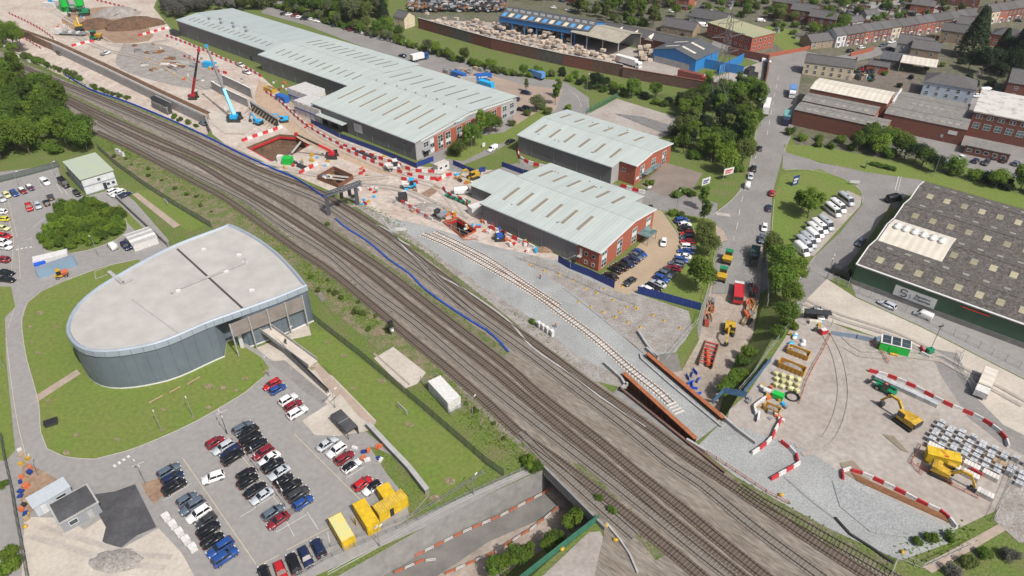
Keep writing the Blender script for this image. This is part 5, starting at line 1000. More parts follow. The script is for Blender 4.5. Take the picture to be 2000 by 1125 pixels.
# ================================================================= vegetation
def leaf(key, c, c2): return mat(key, c, .7, scale=1.6, col2=c2, mix=(.3,.7), rnd=.3, trans=.45, spec=.25)
LF = [leaf('leaf_spring', (.18,.265,.034), (.118,.192,.023)), leaf('leaf_mid', (.128,.212,.03), (.085,.152,.021)), leaf('leaf_olive', (.15,.185,.048), (.1,.132,.033)), leaf('leaf_dark', (.034,.062,.022), (.018,.034,.012)), leaf('leaf_silver', (.18,.21,.1), (.125,.15,.065)), leaf('leaf_grey', (.2,.195,.17), (.14,.135,.115))]
TONE = ['bright green','mid green','olive green','dark green','pale silvery green','bare grey']; FORM = {'broad':'spreading tree','bush':'rounded bush','slim':'slender tree','conifer':'conifer'}
PREP = ('in','beside','by','at','behind','between','above','below','along','on','near','outside','beyond','against','among','around')
m_bark = mat('bark', (.11,.09,.07), .95, scale=3)
def crown(seed, n, lobes, rx, rz, zc, leafsz, cone=False):
    r = random.Random(seed); vs = []; fs = []; L = []
    for k in range(lobes):
        a = r.uniform(0, 6.283); d = r.uniform(.15, .75)**.7*rx*.75; z = zc+r.uniform(-.55,.6)*rz*(1-.3*d/rx)
        L.append((d*math.cos(a), d*math.sin(a), z, r.uniform(.2,.46)*rx))
    L.append((0,0,zc+.35*rz,rx*.5))
    for k in range(n):
        if cone:
            t = r.random()**.75; z = zc-rz+2*rz*t; q = rx*(1-t)**.85*r.uniform(.6,1.05)+.1; a = r.uniform(0,6.283); c = Vector((q*math.cos(a), q*math.sin(a), z-.25*q*r.random())); nr = Vector((math.cos(a), math.sin(a), .5))
        else:
            l = r.choice(L); u = Vector((r.gauss(0,1), r.gauss(0,1), r.gauss(.35,1))).normalized(); c = Vector(l[:3])+u*l[3]*r.uniform(.55,1.08); c.z = max(c.z, zc-rz); nr = u
        nr = (nr+Vector((r.gauss(0,.45), r.gauss(0,.45), r.gauss(.7,.4)))).normalized(); t1 = nr.orthogonal().normalized(); t2 = nr.cross(t1); an = r.uniform(0,6.283); s = leafsz*r.uniform(.6,1.35)
        a1 = (t1*math.cos(an)+t2*math.sin(an))*s; a2 = (t2*math.cos(an)-t1*math.sin(an))*s*r.uniform(.5,.9); o = len(vs)
        vs += [tuple(c-a1), tuple(c+a2*.9-a1*.1), tuple(c+a1+nr*s*.2), tuple(c-a2+a1*.15)]; fs.append((o,o+1,o+2,o+3))
    m = bpy.data.meshes.new('crown'); m.from_pydata(vs, [], fs); m.materials.append(LF[0]); return m
def trunk(seed, h, r0, spread, n=5):
    r = random.Random(seed); b = MB(); b.tube((0,0,-.1),(r.uniform(-.2,.2),r.uniform(-.2,.2),h*.55),r0,7,r0*.6)
    for k in range(n): a = r.uniform(0,6.283); z = h*r.uniform(.25,.5); b.tube((0,0,z),(math.cos(a)*spread,math.sin(a)*spread,z+h*r.uniform(.2,.4)),r0*.45,5,r0*.12)
    return b.mesh('trunk')
TV = {'broad': [(crown(s, 3600, 22, 1.0, .8, 1.25, .06), trunk(s, 1.5, .05, .6)) for s in (1,2,3,4,5,6)], 'bush': [(crown(s, 1700, 14, 1.0, .5, .52, .075), trunk(s, .6, .05, .5, 4)) for s in (11,12,13)], 'slim': [(crown(s, 2900, 20, .62, 1.3, 1.75, .055), trunk(s, 2.2, .045, .3)) for s in (21,22)], 'conifer': [(crown(31, 3000, 4, .78, 1.25, 1.5, .075, True), trunk(31, 2.6, .05, .1, 2))]}
TNAME = {'broad': 'broadleaf_tree', 'bush': 'shrub', 'slim': 'slender_tree', 'conifer': 'conifer_tree'}
HEDGE = [False]
def tree(kind, w, s, lf, label, group, hs=1.0, rz=None):
    if group:
        ws = label.split(); i = next(i for i, q in enumerate(ws) if q in PREP); label = ' '.join([TONE[lf], FORM[kind]]+ws[i:])
    s *= {'broad': 1.5, 'bush': 1.3, 'slim': 1.4, 'conifer': 1.0}[kind]
    cm, tm = RND.choice(TV[kind]); t = thing('hedge_bush' if HEDGE[0] and kind == 'bush' else TNAME[kind], label, 'shrub' if kind == 'bush' else 'tree', w, RND.uniform(0,6.28) if rz is None else rz, group)
    t.scale = (s, s, s*hs); o = link('crown', cm, None, t); omat(o, LF[lf]); link('trunk', tm, m_bark, t); HEDGE[0] = False; return t
def inpoly(x, y, pl):
    c = False; j = len(pl)-1
    for i in range(len(pl)):
        if (pl[i][1] > y) != (pl[j][1] > y) and x < (pl[j][0]-pl[i][0])*(y-pl[i][1])/(pl[j][1]-pl[i][1])+pl[i][0]: c = not c
        j = i
    return c
def wood(poly, gap_, kinds, label, group, z=0.0, size=(2.6,3.6), lfs=(0,1,1,2), bushl=None):
    gap = gap_*1.02; w = [P(*q) for q in poly]; x0, x1 = min(p.x for p in w), max(p.x for p in w); y0, y1 = min(p.y for p in w), max(p.y for p in w); done = []; tries = int((x1-x0)*(y1-y0)/gap**2*6)
    for _ in range(tries):
        x, y = RND.uniform(x0,x1), RND.uniform(y0,y1)
        if not inpoly(x, y, w) or any((x-a)**2+(y-b)**2 < gap*gap for a, b in done): continue
        done.append((x,y)); k = RND.choice(kinds); s = RND.uniform(*size)*(1.0 if k != 'bush' else .8)
        tree(k, (x,y,z), s, RND.choice(lfs), label if k != 'bush' or not bushl else bushl, group if k != 'bush' or not bushl else group+' undergrowth', RND.uniform(.85,1.15))
def hedge(px, gap, kinds, label, group, size=(1.4,2.0), lfs=(0,1,2), jit=.8, z=0.0):
    for p, a in along(line(px, 0, 4), gap*1.05): HEDGE[0] = True; tree(RND.choice(kinds), (p.x+RND.uniform(-jit,jit), p.y+RND.uniform(-jit,jit), z), RND.uniform(*size), RND.choice(lfs), label, group, RND.uniform(.85,1.2))
wood([(-40,140),(20,150),(60,165),(95,195),(130,215),(150,245),(185,280),(192,300),(150,300),(118,300),(70,300),(20,315),(-40,330)], 4.0, ['broad','broad','bush','slim'], 'leafy green tree in the dense wood beside the railway', 'trees of the railway wood', size=(2.6,3.8), lfs=(0,1,1,0), bushl='low green shrub at the edge of the railway wood')
wood([(-30,60),(12,66),(42,85),(40,98),(0,95),(-30,85)], 4.0, ['broad','bush'], 'rounded green tree above the top railway curve', 'trees by the railway curve', size=(2.6,3.2), lfs=(0,1), bushl='green shrub above the top railway curve')
wood([(80,470),(92,440),(122,404),(190,396),(236,420),(240,452),(200,472),(140,486),(92,484)], 2.3, ['bush'], 'bushy green tree in the kerbed shrub bed', 'trees of the kerbed shrub bed', size=(2.0,2.8), lfs=(0,0,0,1), bushl='dense green shrub in the kerbed shrub bed')
hedge([(45,112),(90,128),(120,140),(160,158)], 3.4, ['bush'], 'scrubby green bush between railway and cutting', 'bushes above the cutting', (1.3,2.0), (2,1), .8)
hedge([(180,172),(225,188),(250,195)], 4, ['bush'], 'scrubby green bush between railway and cutting', 'bushes above the cutting', (1.0,1.6), (2,1), .8)
hedge([(340,232),(365,240),(385,250)], 4.5, ['bush'], 'scrubby green bush between railway and cutting', 'bushes above the cutting', (1.0,1.5), (2,1), .5)
hedge([(522,12),(560,22),(600,33),(640,46),(700,62),(760,80),(820,97),(870,112),(930,130)], 2.9, ['bush','bush','broad'], 'green hedge bush along the long car park', 'hedge of the long car park', (1.6,2.3), (0,2,1,4))
wood([(545,-10),(740,-10),(750,35),(700,52),(640,38),(575,22)], 5, ['broad','broad','slim'], 'broad green tree behind the long car park', 'trees behind the long car park', size=(3,4.2), lfs=(1,1,2,4))
wood([(705,55),(760,60),(800,85),(745,75)], 4, ['bush','broad'], 'green tree on the waste ground below the cottage', 'trees on the waste ground', size=(2,3), lfs=(1,2,0), bushl='green shrub on the waste ground below the cottage')
tree('conifer', P(750,38), 4.2, 3, 'dark conifer beside the lone cottage', None)
wood([(470,-10),(510,-5),(520,20),(470,25),(440,10)], 4.5, ['broad','bush'], 'green tree by the footpath beyond the warehouse', 'trees beyond the warehouse', size=(2.2,3.2), lfs=(1,2,4), bushl='green shrub by the footpath beyond the warehouse')
wood([(320,0),(430,-5),(455,22),(390,26),(345,40),(320,30)], 4.5, ['slim','broad'], 'bare grey tree at the far end of the warehouse', 'bare grey trees', size=(2.2,3.0), lfs=(5,5))
hedge([(935,132),(985,145),(1040,150),(1080,150)], 3.2, ['bush','bush','broad'], 'green bush below the sooty yard wall', 'bushes below the yard wall', (1.7,2.3), (1,0,2))
wood([(1095,140),(1160,165),(1210,172),(1290,195),(1370,200),(1370,225),(1320,215),(1240,195),(1170,178),(1100,155)], 3.4, ['broad','bush','bush'], 'green tree in the belt below the yard wall', 'trees in the belt below the yard wall', size=(2.0,2.7), lfs=(0,1,1,3), bushl='green shrub in the belt below the yard wall')
wood([(1375,190),(1440,185),(1486,195),(1480,235),(1462,300),(1452,335),(1420,355),(1395,345),(1370,325),(1318,290),(1312,265),(1330,235)], 4.1, ['broad','broad','slim','bush'], 'leafy tree in the wooded patch under the pylon', 'trees of the wooded patch', size=(2.5,3.6), lfs=(0,1,1,2,3), bushl='low shrub in the wooded patch under the pylon')
for x, y, s, k, lf in ((885,300,2.3,'bush',2),(897,306,2.2,'broad',2),(912,292,2.4,'slim',1),(925,286,2.9,'broad',1),(940,270,3.0,'slim',0),(955,262,2.8,'broad',1),(968,258,2.2,'broad',1)): tree(k, P(x,y), s, lf, 'young green tree in front of the long warehouse gable', 'young trees by the warehouse gable')
for x, y, s, k, lf in ((1048,218,2.4,'broad',4),(1058,212,2.3,'bush',2),(1030,225,1.8,'bush',2),(1085,205,2.4,'slim',1),(1090,190,2.2,'slim',0),(1028,180,1.6,'slim',2),(1070,222,1.9,'bush',2),(1000,245,1.6,'bush',2),(1110,215,1.7,'bush',0)): tree(k, P(x,y), s, lf, 'green tree at the edge of the brown yard', 'trees of the brown yard')
for x, y, s, k, lf, lab in ((1371,410,2.3,'slim',1,'tall slender tree between office car park and road junction'),(1373,440,2.4,'slim',1,'tall slender tree between office car park and road junction'),(1372,475,2.5,'broad',2,'olive green tree behind the curved row of cars'),(1382,500,2.4,'broad',2,'olive green tree behind the curved row of cars'),(1362,520,1.8,'bush',0,'low bright shrub between parked cars and street'),(1386,535,1.8,'bush',0,'low bright shrub between parked cars and street'),(1362,568,3.3,'broad',0,'large round bright green tree by the blue hoarding'),(1335,380,1.9,'bush',1,'rounded shrub beside the brown forecourt gate'),(1320,385,1.6,'bush',1,'rounded shrub beside the brown forecourt gate'),(1350,383,1.5,'bush',1,'rounded shrub beside the brown forecourt gate'),(1268,362,1.5,'bush',0,'bright shrub at the corner of the brick unit'),(1315,420,1.5,'bush',0,'bright shrub by the forecourt entrance gate'),(1330,424,1.4,'bush',0,'bright shrub by the forecourt entrance gate'),(1267,432,1.5,'slim',3,'dark narrow tree against the brick office end'),(1578,425,3.2,'broad',0,'full round tree on the corner lawn'),(1562,410,2.2,'broad',1,'smaller tree behind the full round tree on the lawn'),(1505,508,2.8,'broad',2,'leafy tree on the bank beside the sunken street'),(1522,535,3.0,'broad',1,'leafy tree on the bank beside the sunken street'),(1545,560,3.0,'broad',0,'leafy tree on the bank beside the sunken street'),(1515,575,2.9,'broad',1,'leafy tree on the bank beside the sunken street'),(1540,600,2.4,'broad',0,'leafy tree on the bank beside the sunken street'),(1530,635,2.4,'broad',1,'leafy tree on the bank beside the sunken street'),(1516,655,2.0,'bush',1,'leafy shrub on the bank beside the sunken street'),(1545,640,1.6,'bush',0,'leafy shrub on the bank beside the sunken street')): tree(k, P(x,y), s, lf, lab, 'trees around the street and offices')
for x, y, s, k, lf in ((1462,688,1.9,'bush',0),(1450,705,1.8,'bush',1),(1475,690,1.6,'bush',1),(1440,735,2.2,'bush',0),(1425,748,2.0,'bush',1),(1455,735,1.8,'bush',0),(1412,760,1.6,'bush',0),(1325,680,1.3,'bush',1),(1318,690,1.2,'bush',1)):
    w = P(x,y,-2.2); w.z = -3.4; tree(k, w, s, lf, 'green shrub on the slope down to the sunken street', 'shrubs on the street slope')
wood([(1540,262),(1600,272),(1668,268),(1700,290),(1690,300),(1620,290),(1545,282)], 4.2, ['bush'], 'rounded evergreen shrub on the roadside lawn', 'shrubs on the roadside lawn', size=(2.0,2.6), lfs=(0,1,1))
hedge([(1680,290),(1720,300),(1770,318),(1830,335),(1880,348),(1940,362),(2010,380),(2080,395)], 3.6, ['broad','broad','bush'], 'dense green tree in the row behind the green shed', 'tree row behind the green shed', (2.3,3.1), (1,1,0,3), 2.2)
wood([(1690,268),(1760,296),(1760,310),(1690,290)], 4, ['broad'], 'bright green tree near the factory corner', 'trees near the factory corner', size=(2.3,3), lfs=(0,1))
for i in range(7): tree('bush', P(1705+i*6.5,323+i*1.6), 1.3, 1, 'clipped hedge bush beside the green shed driveway', 'clipped driveway hedge', .8)
tree('conifer', P(1893,112), 9.0, 3, 'very tall dark conifer in front of the terraces', None, .95); tree('conifer', P(1985,125), 8.0, 3, 'tall dark conifer at the right edge beyond the factories', None, .95); tree('conifer', P(1950,112), 5.0, 3, 'shorter dark conifer between the two tall conifers', None)
wood([(1860,120),(2010,110),(2010,180),(1900,170)], 6, ['broad','bush'], 'dark green tree in the gardens beyond the factories', 'garden trees beyond the factories', size=(2.6,3.6), lfs=(1,3,3), bushl='green shrub in the gardens beyond the factories')
wood([(1120,8),(1290,20),(1275,55),(1200,48),(1130,30)], 5, ['broad','bush','slim'], 'green tree in the gardens behind the blue sheds', 'trees behind the blue sheds', size=(2.6,3.8), lfs=(0,1,2,4), bushl='green shrub in the gardens behind the blue sheds')
wood([(1290,-20),(1560,-20),(1520,40),(1440,35),(1380,20),(1300,20)], 9, ['broad','bush','bush'], 'green garden tree near the top of the town', 'garden trees at the top of the town', size=(2.3,3.4), lfs=(0,1,2), bushl='green garden shrub near the top of the town')
wood([(1560,-10),(1900,-20),(1880,18),(1720,40),(1640,50),(1580,78),(1500,55)], 7.5, ['broad','bush','bush'], 'green back-garden tree behind the terraces', 'back-garden trees', size=(2.0,3.0), lfs=(0,1,2), bushl='green back-garden shrub behind the terraces')
wood([(860,-20),(1160,-20),(1120,5),(980,-2)], 8, ['broad'], 'green tree beyond the scrapyard', 'trees beyond the scrapyard', size=(3,4), lfs=(1,2))
wood([(1600,60),(1650,45),(1655,70),(1625,80)], 4, ['broad','bush'], 'green tree behind the terrace end', 'trees behind the terrace end', size=(2.2,3), lfs=(1,3), bushl='green shrub behind the terrace end')
for x, y, s in ((1640,128,1.6),(1740,112,1.6),(1700,150,1.2),(1840,130,1.5)): tree('bush', P(x,y), s, 0, 'garden shrub between the houses and workshops', 'shrubs between houses')
hedge([(615,548),(650,572),(690,600),(720,622),(745,645)], 2.2, ['bush'], 'low scrubby bush on the bank between fence and railway', 'scrub between fence and railway', (.5,1.0), (1,2,2), 2.0)
hedge([(850,745),(900,790),(950,835),(1000,880)], 4.5, ['bush'], 'low scrubby bush on the bank between fence and railway', 'scrub between fence and railway', (.4,.8), (1,2,2), 1.5)
hedge([(230,305),(290,340),(350,375),(420,420)], 6, ['bush'], 'low scrubby bush behind the depot fence', 'scrub behind the depot fence', (.4,.8), (1,2,2), 2.0)
# lower edge
for x, y, s, lf in ((1118,1018,2.0,0),(1130,1005,1.7,1),(1085,1050,1.7,1),(1070,1062,1.6,0),(1010,1085,1.9,1),(1030,1078,1.7,0),(985,1100,1.9,0),(962,1108,1.6,1)):
    w = P(x,y,-2.0); w.z = -3; tree('bush', w, s, lf, 'green bush on the bank below the green mesh fence', 'bushes below the green fence', 1.1)
for x, y, s, lf in ((1036,912,1.6,0),(1048,918,1.5,1),(1028,902,1.2,0)): tree('bush', P(x,y), s, lf, 'bright bush at the railway bridge parapet', 'bushes at the bridge parapet', 1.1)
for x, y, s, lf in ((30,1105,1.7,0),(22,1085,1.5,0),(15,1120,1.9,0),(8,950,1.0,1)): tree('bush', P(x,y), s, lf, 'bright green bush outside the site fence', 'bushes outside the site fence')
wood([(1780,1060),(1850,1045),(1865,1062),(1800,1085)], 2.6, ['bush'], 'low green bush by the old footbridge', 'bushes by the footbridge', size=(1.2,1.7), lfs=(1,0))
wood([(1820,1125),(1900,1085),(1990,1060),(2010,1125)], 3.4, ['bush'], 'brambly bush below the old footbridge', 'brambles below the footbridge', size=(1.2,1.8), lfs=(1,2,5))
for x, y, s in ((1040,632,.9),(1195,1000,.9),(1170,975,.8),(650,385,.8),(690,385,.7),(763,640,1.0),(640,440,.9)): tree('bush', P(x,y), s, 1, 'small self-sown bush beside the tracks', 'self-sown trackside bushes')
# grass tufts and weeds, nobody could count them
def tufts(name, label, areas, m, hmin, hmax):
    vs = []; fs = []; r = random.Random(5)
    for px, wd_, den in areas:
        pts = line(px, 0, 3); 
        for p, a in along(pts, 1/den):
            d = r.gauss(0, wd_*.45); x, y = p.x-math.sin(a)*d+r.uniform(-.3,.3), p.y+math.cos(a)*d; h = r.uniform(hmin,hmax)
            for k in range(3):
                an = r.uniform(0,6.283); dx, dy = math.cos(an)*h*.8, math.sin(an)*h*.55; lx, ly = r.uniform(-1,1)*h, r.uniform(-1,1)*h; o = len(vs)
                vs.extend([(x-dx,y-dy,.02),(x+dx,y+dy,.02),(x+dx*.6+lx,y+dy*.6+ly,h),(x-dx*.6+lx,y-dy*.6+ly,h*.8)]); fs.append((o,o+1,o+2,o+3))
    me = bpy.data.meshes.new(name); me.from_pydata(vs, [], fs); o = link(name, me, m); o['kind'] = 'stuff'; return tag(o, label, 'weeds')
wt = [([(120,178),(240,236),(330,282),(430,330),(520,375),(590,418),(650,455),(720,498),(800,555),(880,612),(990,692)], 2.4, 6), ([(690,405),(760,452),(830,498),(900,552),(1010,640)], 1.3, 4), ([(0,95),(110,148),(200,185),(300,225),(420,273)], 1.2, 4), ([(1430,938),(1520,990),(1620,1045),(1740,1112)], 2.2, 5), ([(1130,905),(1180,960),(1240,1030),(1290,1090)], 1.8, 4), ([(700,400),(760,430),(800,470),(850,505)], 2.0, 7), ([(1000,610),(1040,640),(1120,720)], 1.5, 4)]
tufts('trackside_weeds', 'scattered green weeds growing along the railway tracks', wt, LF[0], .1, .3)
tufts('verge_grass', 'rough tufted grass on the bank between fence and railway', [([(610,530),(690,590),(735,640)], 4.5, 30), ([(850,735),(930,810),(1000,870),(1045,905)], 3.5, 26), ([(330,330),(440,390),(540,470),(600,520),(640,560)], 4, 16), ([(190,275),(260,310),(330,345),(400,395)], 5, 16), ([(0,112),(60,128),(130,152),(200,182)], 3, 10), ([(1760,1090),(1860,1045),(1900,1030)], 3, 8)], LF[0], .12, .32)
# ================================================================= fences, barriers, street furniture
m_pal = mat('green_palisade', (.085,.105,.095), .7, scale=2); m_galv = mat('galvanised_steel', (.3,.31,.32), .5, scale=2, metal=.3); m_bluep = paint('blue_hoarding', (.015,.04,.2), .6); m_bluen = paint('bright_blue_netting', (.01,.09,.55), .7)
m_grnm = mat('green_mesh', (.03,.14,.09), .7, scale=2); m_orange = paint('orange_mesh', (.5,.13,.05), .7); m_red = paint('red_plastic', (.48,.03,.035), .55, .2); m_whitep = paint('white_plastic', (.6,.59,.57), .55, .15)
m_yel = paint('plant_yellow', (.5,.31,.025), .55, .25); m_yel2 = paint('container_yellow', (.6,.4,.015), .6, .2, .8); m_redp = paint('crane_red', (.45,.025,.03), .4); m_skyb = paint('crane_sky_blue', (.02,.36,.68), .4); m_grnp = paint('plant_green', (.01,.2,.09), .4); m_limeg = paint('bright_green_paint', (.01,.42,.05), .5); m_steel = mat('dark_steel', (.06,.062,.065), .5, metal=.4); m_track = mat('crawler_track', (.035,.033,.03), .9)
m_wood = mat('sawn_timber', (.4,.3,.19), .85, scale=2, col2=(.28,.2,.12)); m_rust = mat('rusty_steel', (.26,.12,.05), .9, scale=1.5, col2=(.15,.07,.035)); m_brownsk = paint('ochre_skip', (.45,.24,.03), .6)
m_wire = mat('mesh_wire', (.42,.43,.43), .5, scale=2)
def fence(label, px, h, m, pitch=.28, post=2.75, w=.17, z=0.0, name='palisade_fence', mp=None, rails=(.25,.85), step=None, cat='fence', group=None):
    pts = line(px, z, step); t = thing(name, label, cat, (0,0,0), 0, group); b = MB()
    for p, a in along(pts, pitch): b.M = Matrix.Translation((p.x,p.y,p.z))@Matrix.Rotation(a, 4, 'Z'); b.add([(-w/2,0,.05),(w/2,0,.05),(w/2,0,h-.08),(0,0,h),(-w/2,0,h-.08)], [(0,1,2,3,4)])
    if pitch < post: b.build('pales', m, t, kind='stuff')
    for f in rails: MB().path([p+Vector((0,0,h*f)) for p in pts], .05, .06).build('rail', mp or m, t)
    pm = MB().box(-.05,.05,-.05,.05,0,h*1.03).mesh('post')
    for p, a in along(pts, post): link('post', pm, mp or m, t, M=Matrix.Translation((p.x,p.y,p.z))@Matrix.Rotation(a, 4, 'Z'))
    return t
fence('dark green palisade fence between station lawn and railway', [(598,592),(606,620),(640,648),(700,694),(770,752),(850,820),(905,868),(950,908),(985,932)], 2.4, m_pal)
fence('dark green palisade fence running from depot office to station', [(192,292),(225,322),(280,362),(340,402),(415,446)], 2.4, m_pal)
fence('green mesh fence closing the depot yard', [(-40,368),(0,357),(60,342),(118,326)], 2.4, m_pal, .2)
fence('tall steel fence around the bottom left site compound', [(6,855),(14,900),(28,960),(38,1020),(50,1080),(60,1140)], 2.4, m_pal)
fence('steel railings along the footway above the sunken road', [(545,1150),(640,1092),(720,1058),(820,1015),(900,975),(1000,930),(1032,916)], 1.3, m_galv, .16, 2.0, .025, name='railing')
fence('steel railings at the back of the car park containers', [(620,1078),(700,1050),(800,1012),(860,978),(945,925)], 1.2, m_galv, .2, 2.4, .025, name='railing')
fence('green mesh hoarding above the sunken road bank', [(1168,1018),(1120,1055),(1048,1112),(1000,1150)], 2.2, m_grnm, .1, 2.6, .1, name='mesh_fence')
fence('green weldmesh fence beside the concrete apron', [(1145,222),(1180,205),(1207,190)], 2.4, m_grnm, .12, 3, .05, name='mesh_fence')
fence('mesh fence enclosing the green shed', [(1614,545),(1680,575),(1760,606),(1830,640),(1960,705),(2060,755)], 2.2, m_wire, .35, 3, .02, name='mesh_fence')
fence('mesh gate beside the dark van at the green shed', [(1614,545),(1655,562),(1662,545)], 2.2, m_wire, .3, 3, .02, name='mesh_fence')
for lab, px in (('temporary mesh fencing along the edge of the sunken street', [(1398,485),(1382,570),(1362,632),(1300,705)]), ('temporary mesh fencing on the right of the sunken street', [(1494,490),(1500,560),(1498,600)]), ('tall mesh fencing along the works yard edge', [(1555,612),(1540,640),(1500,690),(1470,735),(1440,770)]), ('mesh fencing at the works access gate', [(1880,690),(1872,720),(1885,740),(1905,768)]), ('mesh fencing beside the new sidings', [(760,395),(850,435),(905,460),(935,472)]), ('mesh fencing by the old footbridge', [(1740,1125),(1752,1092),(1800,1112),(1900,1065)]), ('mesh fencing across the dark yard gate', [(1938,1020),(1965,960),(1985,905)]), ('mesh fencing along the stone platform', [(1010,505),(1080,530),(1180,575),(1250,600)])): fence(lab, px, 2.0, m_wire, .3, 3.4, .02, name='temporary_fence', group='temporary mesh fencing')
def panels(label, px, h, m, L=2.4, z=0.0, name='hoarding', m2=None, cat='hoarding'):
    pts = line(px, z); t = thing(name, label, cat); pm = MB().box(0,L*.985,-.03,.03,.03,h).mesh('panel'); st_ = MB().box(-.05,.05,.0,.12,0,h).mesh('post')
    for k, (p, a) in enumerate(along(pts, L)):
        o = link('panel', pm, m, t, M=Matrix.Translation(p)@Matrix.Rotation(a, 4, 'Z'))
        if m2 and k % 2: omat(o, m2)
        link('post', st_, m_galv, t, M=Matrix.Translation(p)@Matrix.Rotation(a, 4, 'Z'))
    return t
panels('dark blue hoarding in front of the brick office corner', [(1090,512),(1110,524),(1150,540),(1188,558)], 2.4, m_bluep)
panels('dark blue hoarding below the large round tree', [(1245,573),(1290,585),(1358,604)], 2.4, m_bluep)
panels('dark blue hoarding along the long warehouse base', [(608,242),(660,268),(740,298),(812,328),(838,318)], 2.0, m_bluep)
panels('blue hoarding boxes at the estate road', [(885,322),(905,331),(925,339),(948,335)], 1.9, m_bluep)
panels('blue hoarding beside the pale lean-to', [(980,325),(1015,338),(1035,344)], 1.9, m_bluep)
panels('blue netting screen round the works yard corner', [(1392,790),(1412,768),(1448,775),(1500,712)], 1.8, paint('faded_blue_net', (.05,.12,.22), .8, .25, 1.0))
panels('blue-grey covered walkway fence in the works yard', [(1622,655),(1660,660),(1700,668),(1720,664)], 1.4, paint('grey_blue_net', (.2,.26,.34), .8), 2.0)
def ribbon(name, label, px, w, h, m, z=0.0, step=2, cat='barrier'):
    pts = line(px, z, step); b = MB(); b.path([p+Vector((0,0,h/2)) for p in pts], w, h); return tag(b.build(name, m), label, cat)
ribbon('blue_pipe', 'thick bright blue pipe snaking between the railway tracks', [(655,428),(675,445),(720,474),(760,508),(800,536),(830,566),(880,602),(920,628),(950,646),(975,668),(992,688)], .5, .4, paint('dull_blue_pipe', (.012,.065,.34), .6, .3, .8), cat='pipe')
ribbon('blue_netting', 'blue debris netting strung along the cutting edge', [(128,148),(180,178),(240,198),(300,222),(360,248),(420,277),(470,302),(530,330),(580,352),(640,392)], .12, .9, m_bluen)
for k, dx in enumerate((0,5)): ribbon('white_pipe', ('upper','lower')[k]+' of two parallel white pipes on the grass beside the footway', [(640,1118+dx),(750,1058+dx),(850,1001+dx),(940,957+dx),(1022,921+dx)], .11, .12, m_conc, cat='pipe')
ribbon('black_pipe', 'long black pipe crossing the grey ballast', [(1630,1012),(1660,1045),(1700,1070),(1745,1102)], .4, .4, m_black, cat='pipe'); ribbon('rail_pair', 'pair of thin rails leading over the grey ballast', [(1532,932),(1580,975),(1628,1012)], .35, .15, m_galv, cat='rails')
ribbon('white_upstand', 'curved white concrete edging beside the green hoarding', [(1184,1024),(1210,1055),(1230,1085),(1245,1120)], .35, .5, m_conc, cat='kerb')
# water-filled barriers
bar = MB(); bar.loft([[(x,-.3,0),(x,.3,0),(x,.22,.3),(x,.14,.9),(x,-.14,.9),(x,-.22,.3)] for x in (-.98,.98)]); bme = bar.mesh('barrier')
def barriers(where, px, L=2.0, z=0.0, n=1, sc=1.0):
    for k, (p, a) in enumerate(along(line(px, z, 1.5), L*1.0)):
        m, c = ((m_red,'red'),(m_whitep,'white'))[(k//n) % 2]; o = link('water_filled_barrier', bme, None, None); 
        if not bme.materials: bme.materials.append(m)
        omat(o, m); o.location = p; o.rotation_euler = (0,0,a+RND.uniform(-.04,.04)); o.scale = (L/2.0*.98, sc, sc); tag(o, '%s plastic road barrier %s' % (c, where), 'barrier', 'barriers '+where)
for wh, px in (('curving round the rusty rail stack', [(1645,930),(1644,922),(1655,919),(1680,926),(1720,943),(1760,963),(1800,984),(1835,1000),(1852,1014),(1865,1030)]), ('in the bent line on the grey ballast', [(1532,870),(1545,880),(1555,892),(1558,908),(1540,918),(1512,934)]), ('in the short line by the wing wall', [(1522,826),(1514,840),(1508,855),(1490,872),(1472,885)]), ('along the works access road', [(1705,728),(1740,738),(1780,755),(1820,776),(1860,796),(1900,812),(1935,832),(1960,855),(1970,880)]), ('beside the lighting mast', [(1800,685),(1804,695),(1818,702)]),
 ('on the warehouse side of the haul road', [(522,182),(545,198),(565,216),(585,235),(612,255),(660,282),(720,303),(775,322),(810,335),(860,338)]), ('on the railway side of the haul road', [(668,290),(700,305),(740,322),(780,337),(820,348),(858,352)]), ('below the far end of the long warehouse', [(328,72),(360,84),(400,100),(440,118),(480,134),(510,150)]), ('near the white pickups', [(362,112),(390,124),(420,138),(445,145)]), ('by the spoil heaps', [(275,70),(300,63),(330,55)]), ('along the top of the long wall', [(20,28),(50,42),(80,58),(108,78)]), ('at the bend below the middle unit', [(1012,298),(1016,310),(1035,320),(1060,327)]), ('beside the road behind the brick office', [(1218,366),(1240,373),(1262,379)]), ('round the muddy trench', [(868,372),(880,384),(898,390),(912,400),(918,410)]), ('above the big excavation', [(478,275),(500,267),(525,259),(548,250)]), ('along the ballast near the skip cabin', [(788,398),(805,408),(825,420),(842,430)]), ('under the brick office wall', [(962,448),(985,458),(1010,470),(1045,487)]), ('by the red mini crane', [(590,338),(605,330),(618,322)]), ('beside the stone heaps', [(145,90),(165,85),(182,82)]), ('across the top of the site', [(175,-2),(215,8),(255,18)]), ('at the site gate near the cabin', [(858,352),(870,345),(885,342)]), ('in the short row by the mini dumper', [(790,352),(820,360)]), ('by the pile of pallets', [(1990-90+5,925),(1922,935)])): barriers(wh, px, 2.0 if 'rusty' in wh or 'ballast' in wh or 'works' in wh else 2.2, sc=1.0 if px[0][1] > 500 else 1.25)
barriers('in the cutting below the soil bank', [(40,72),(62,84),(85,98)], 2.4, z=-4)
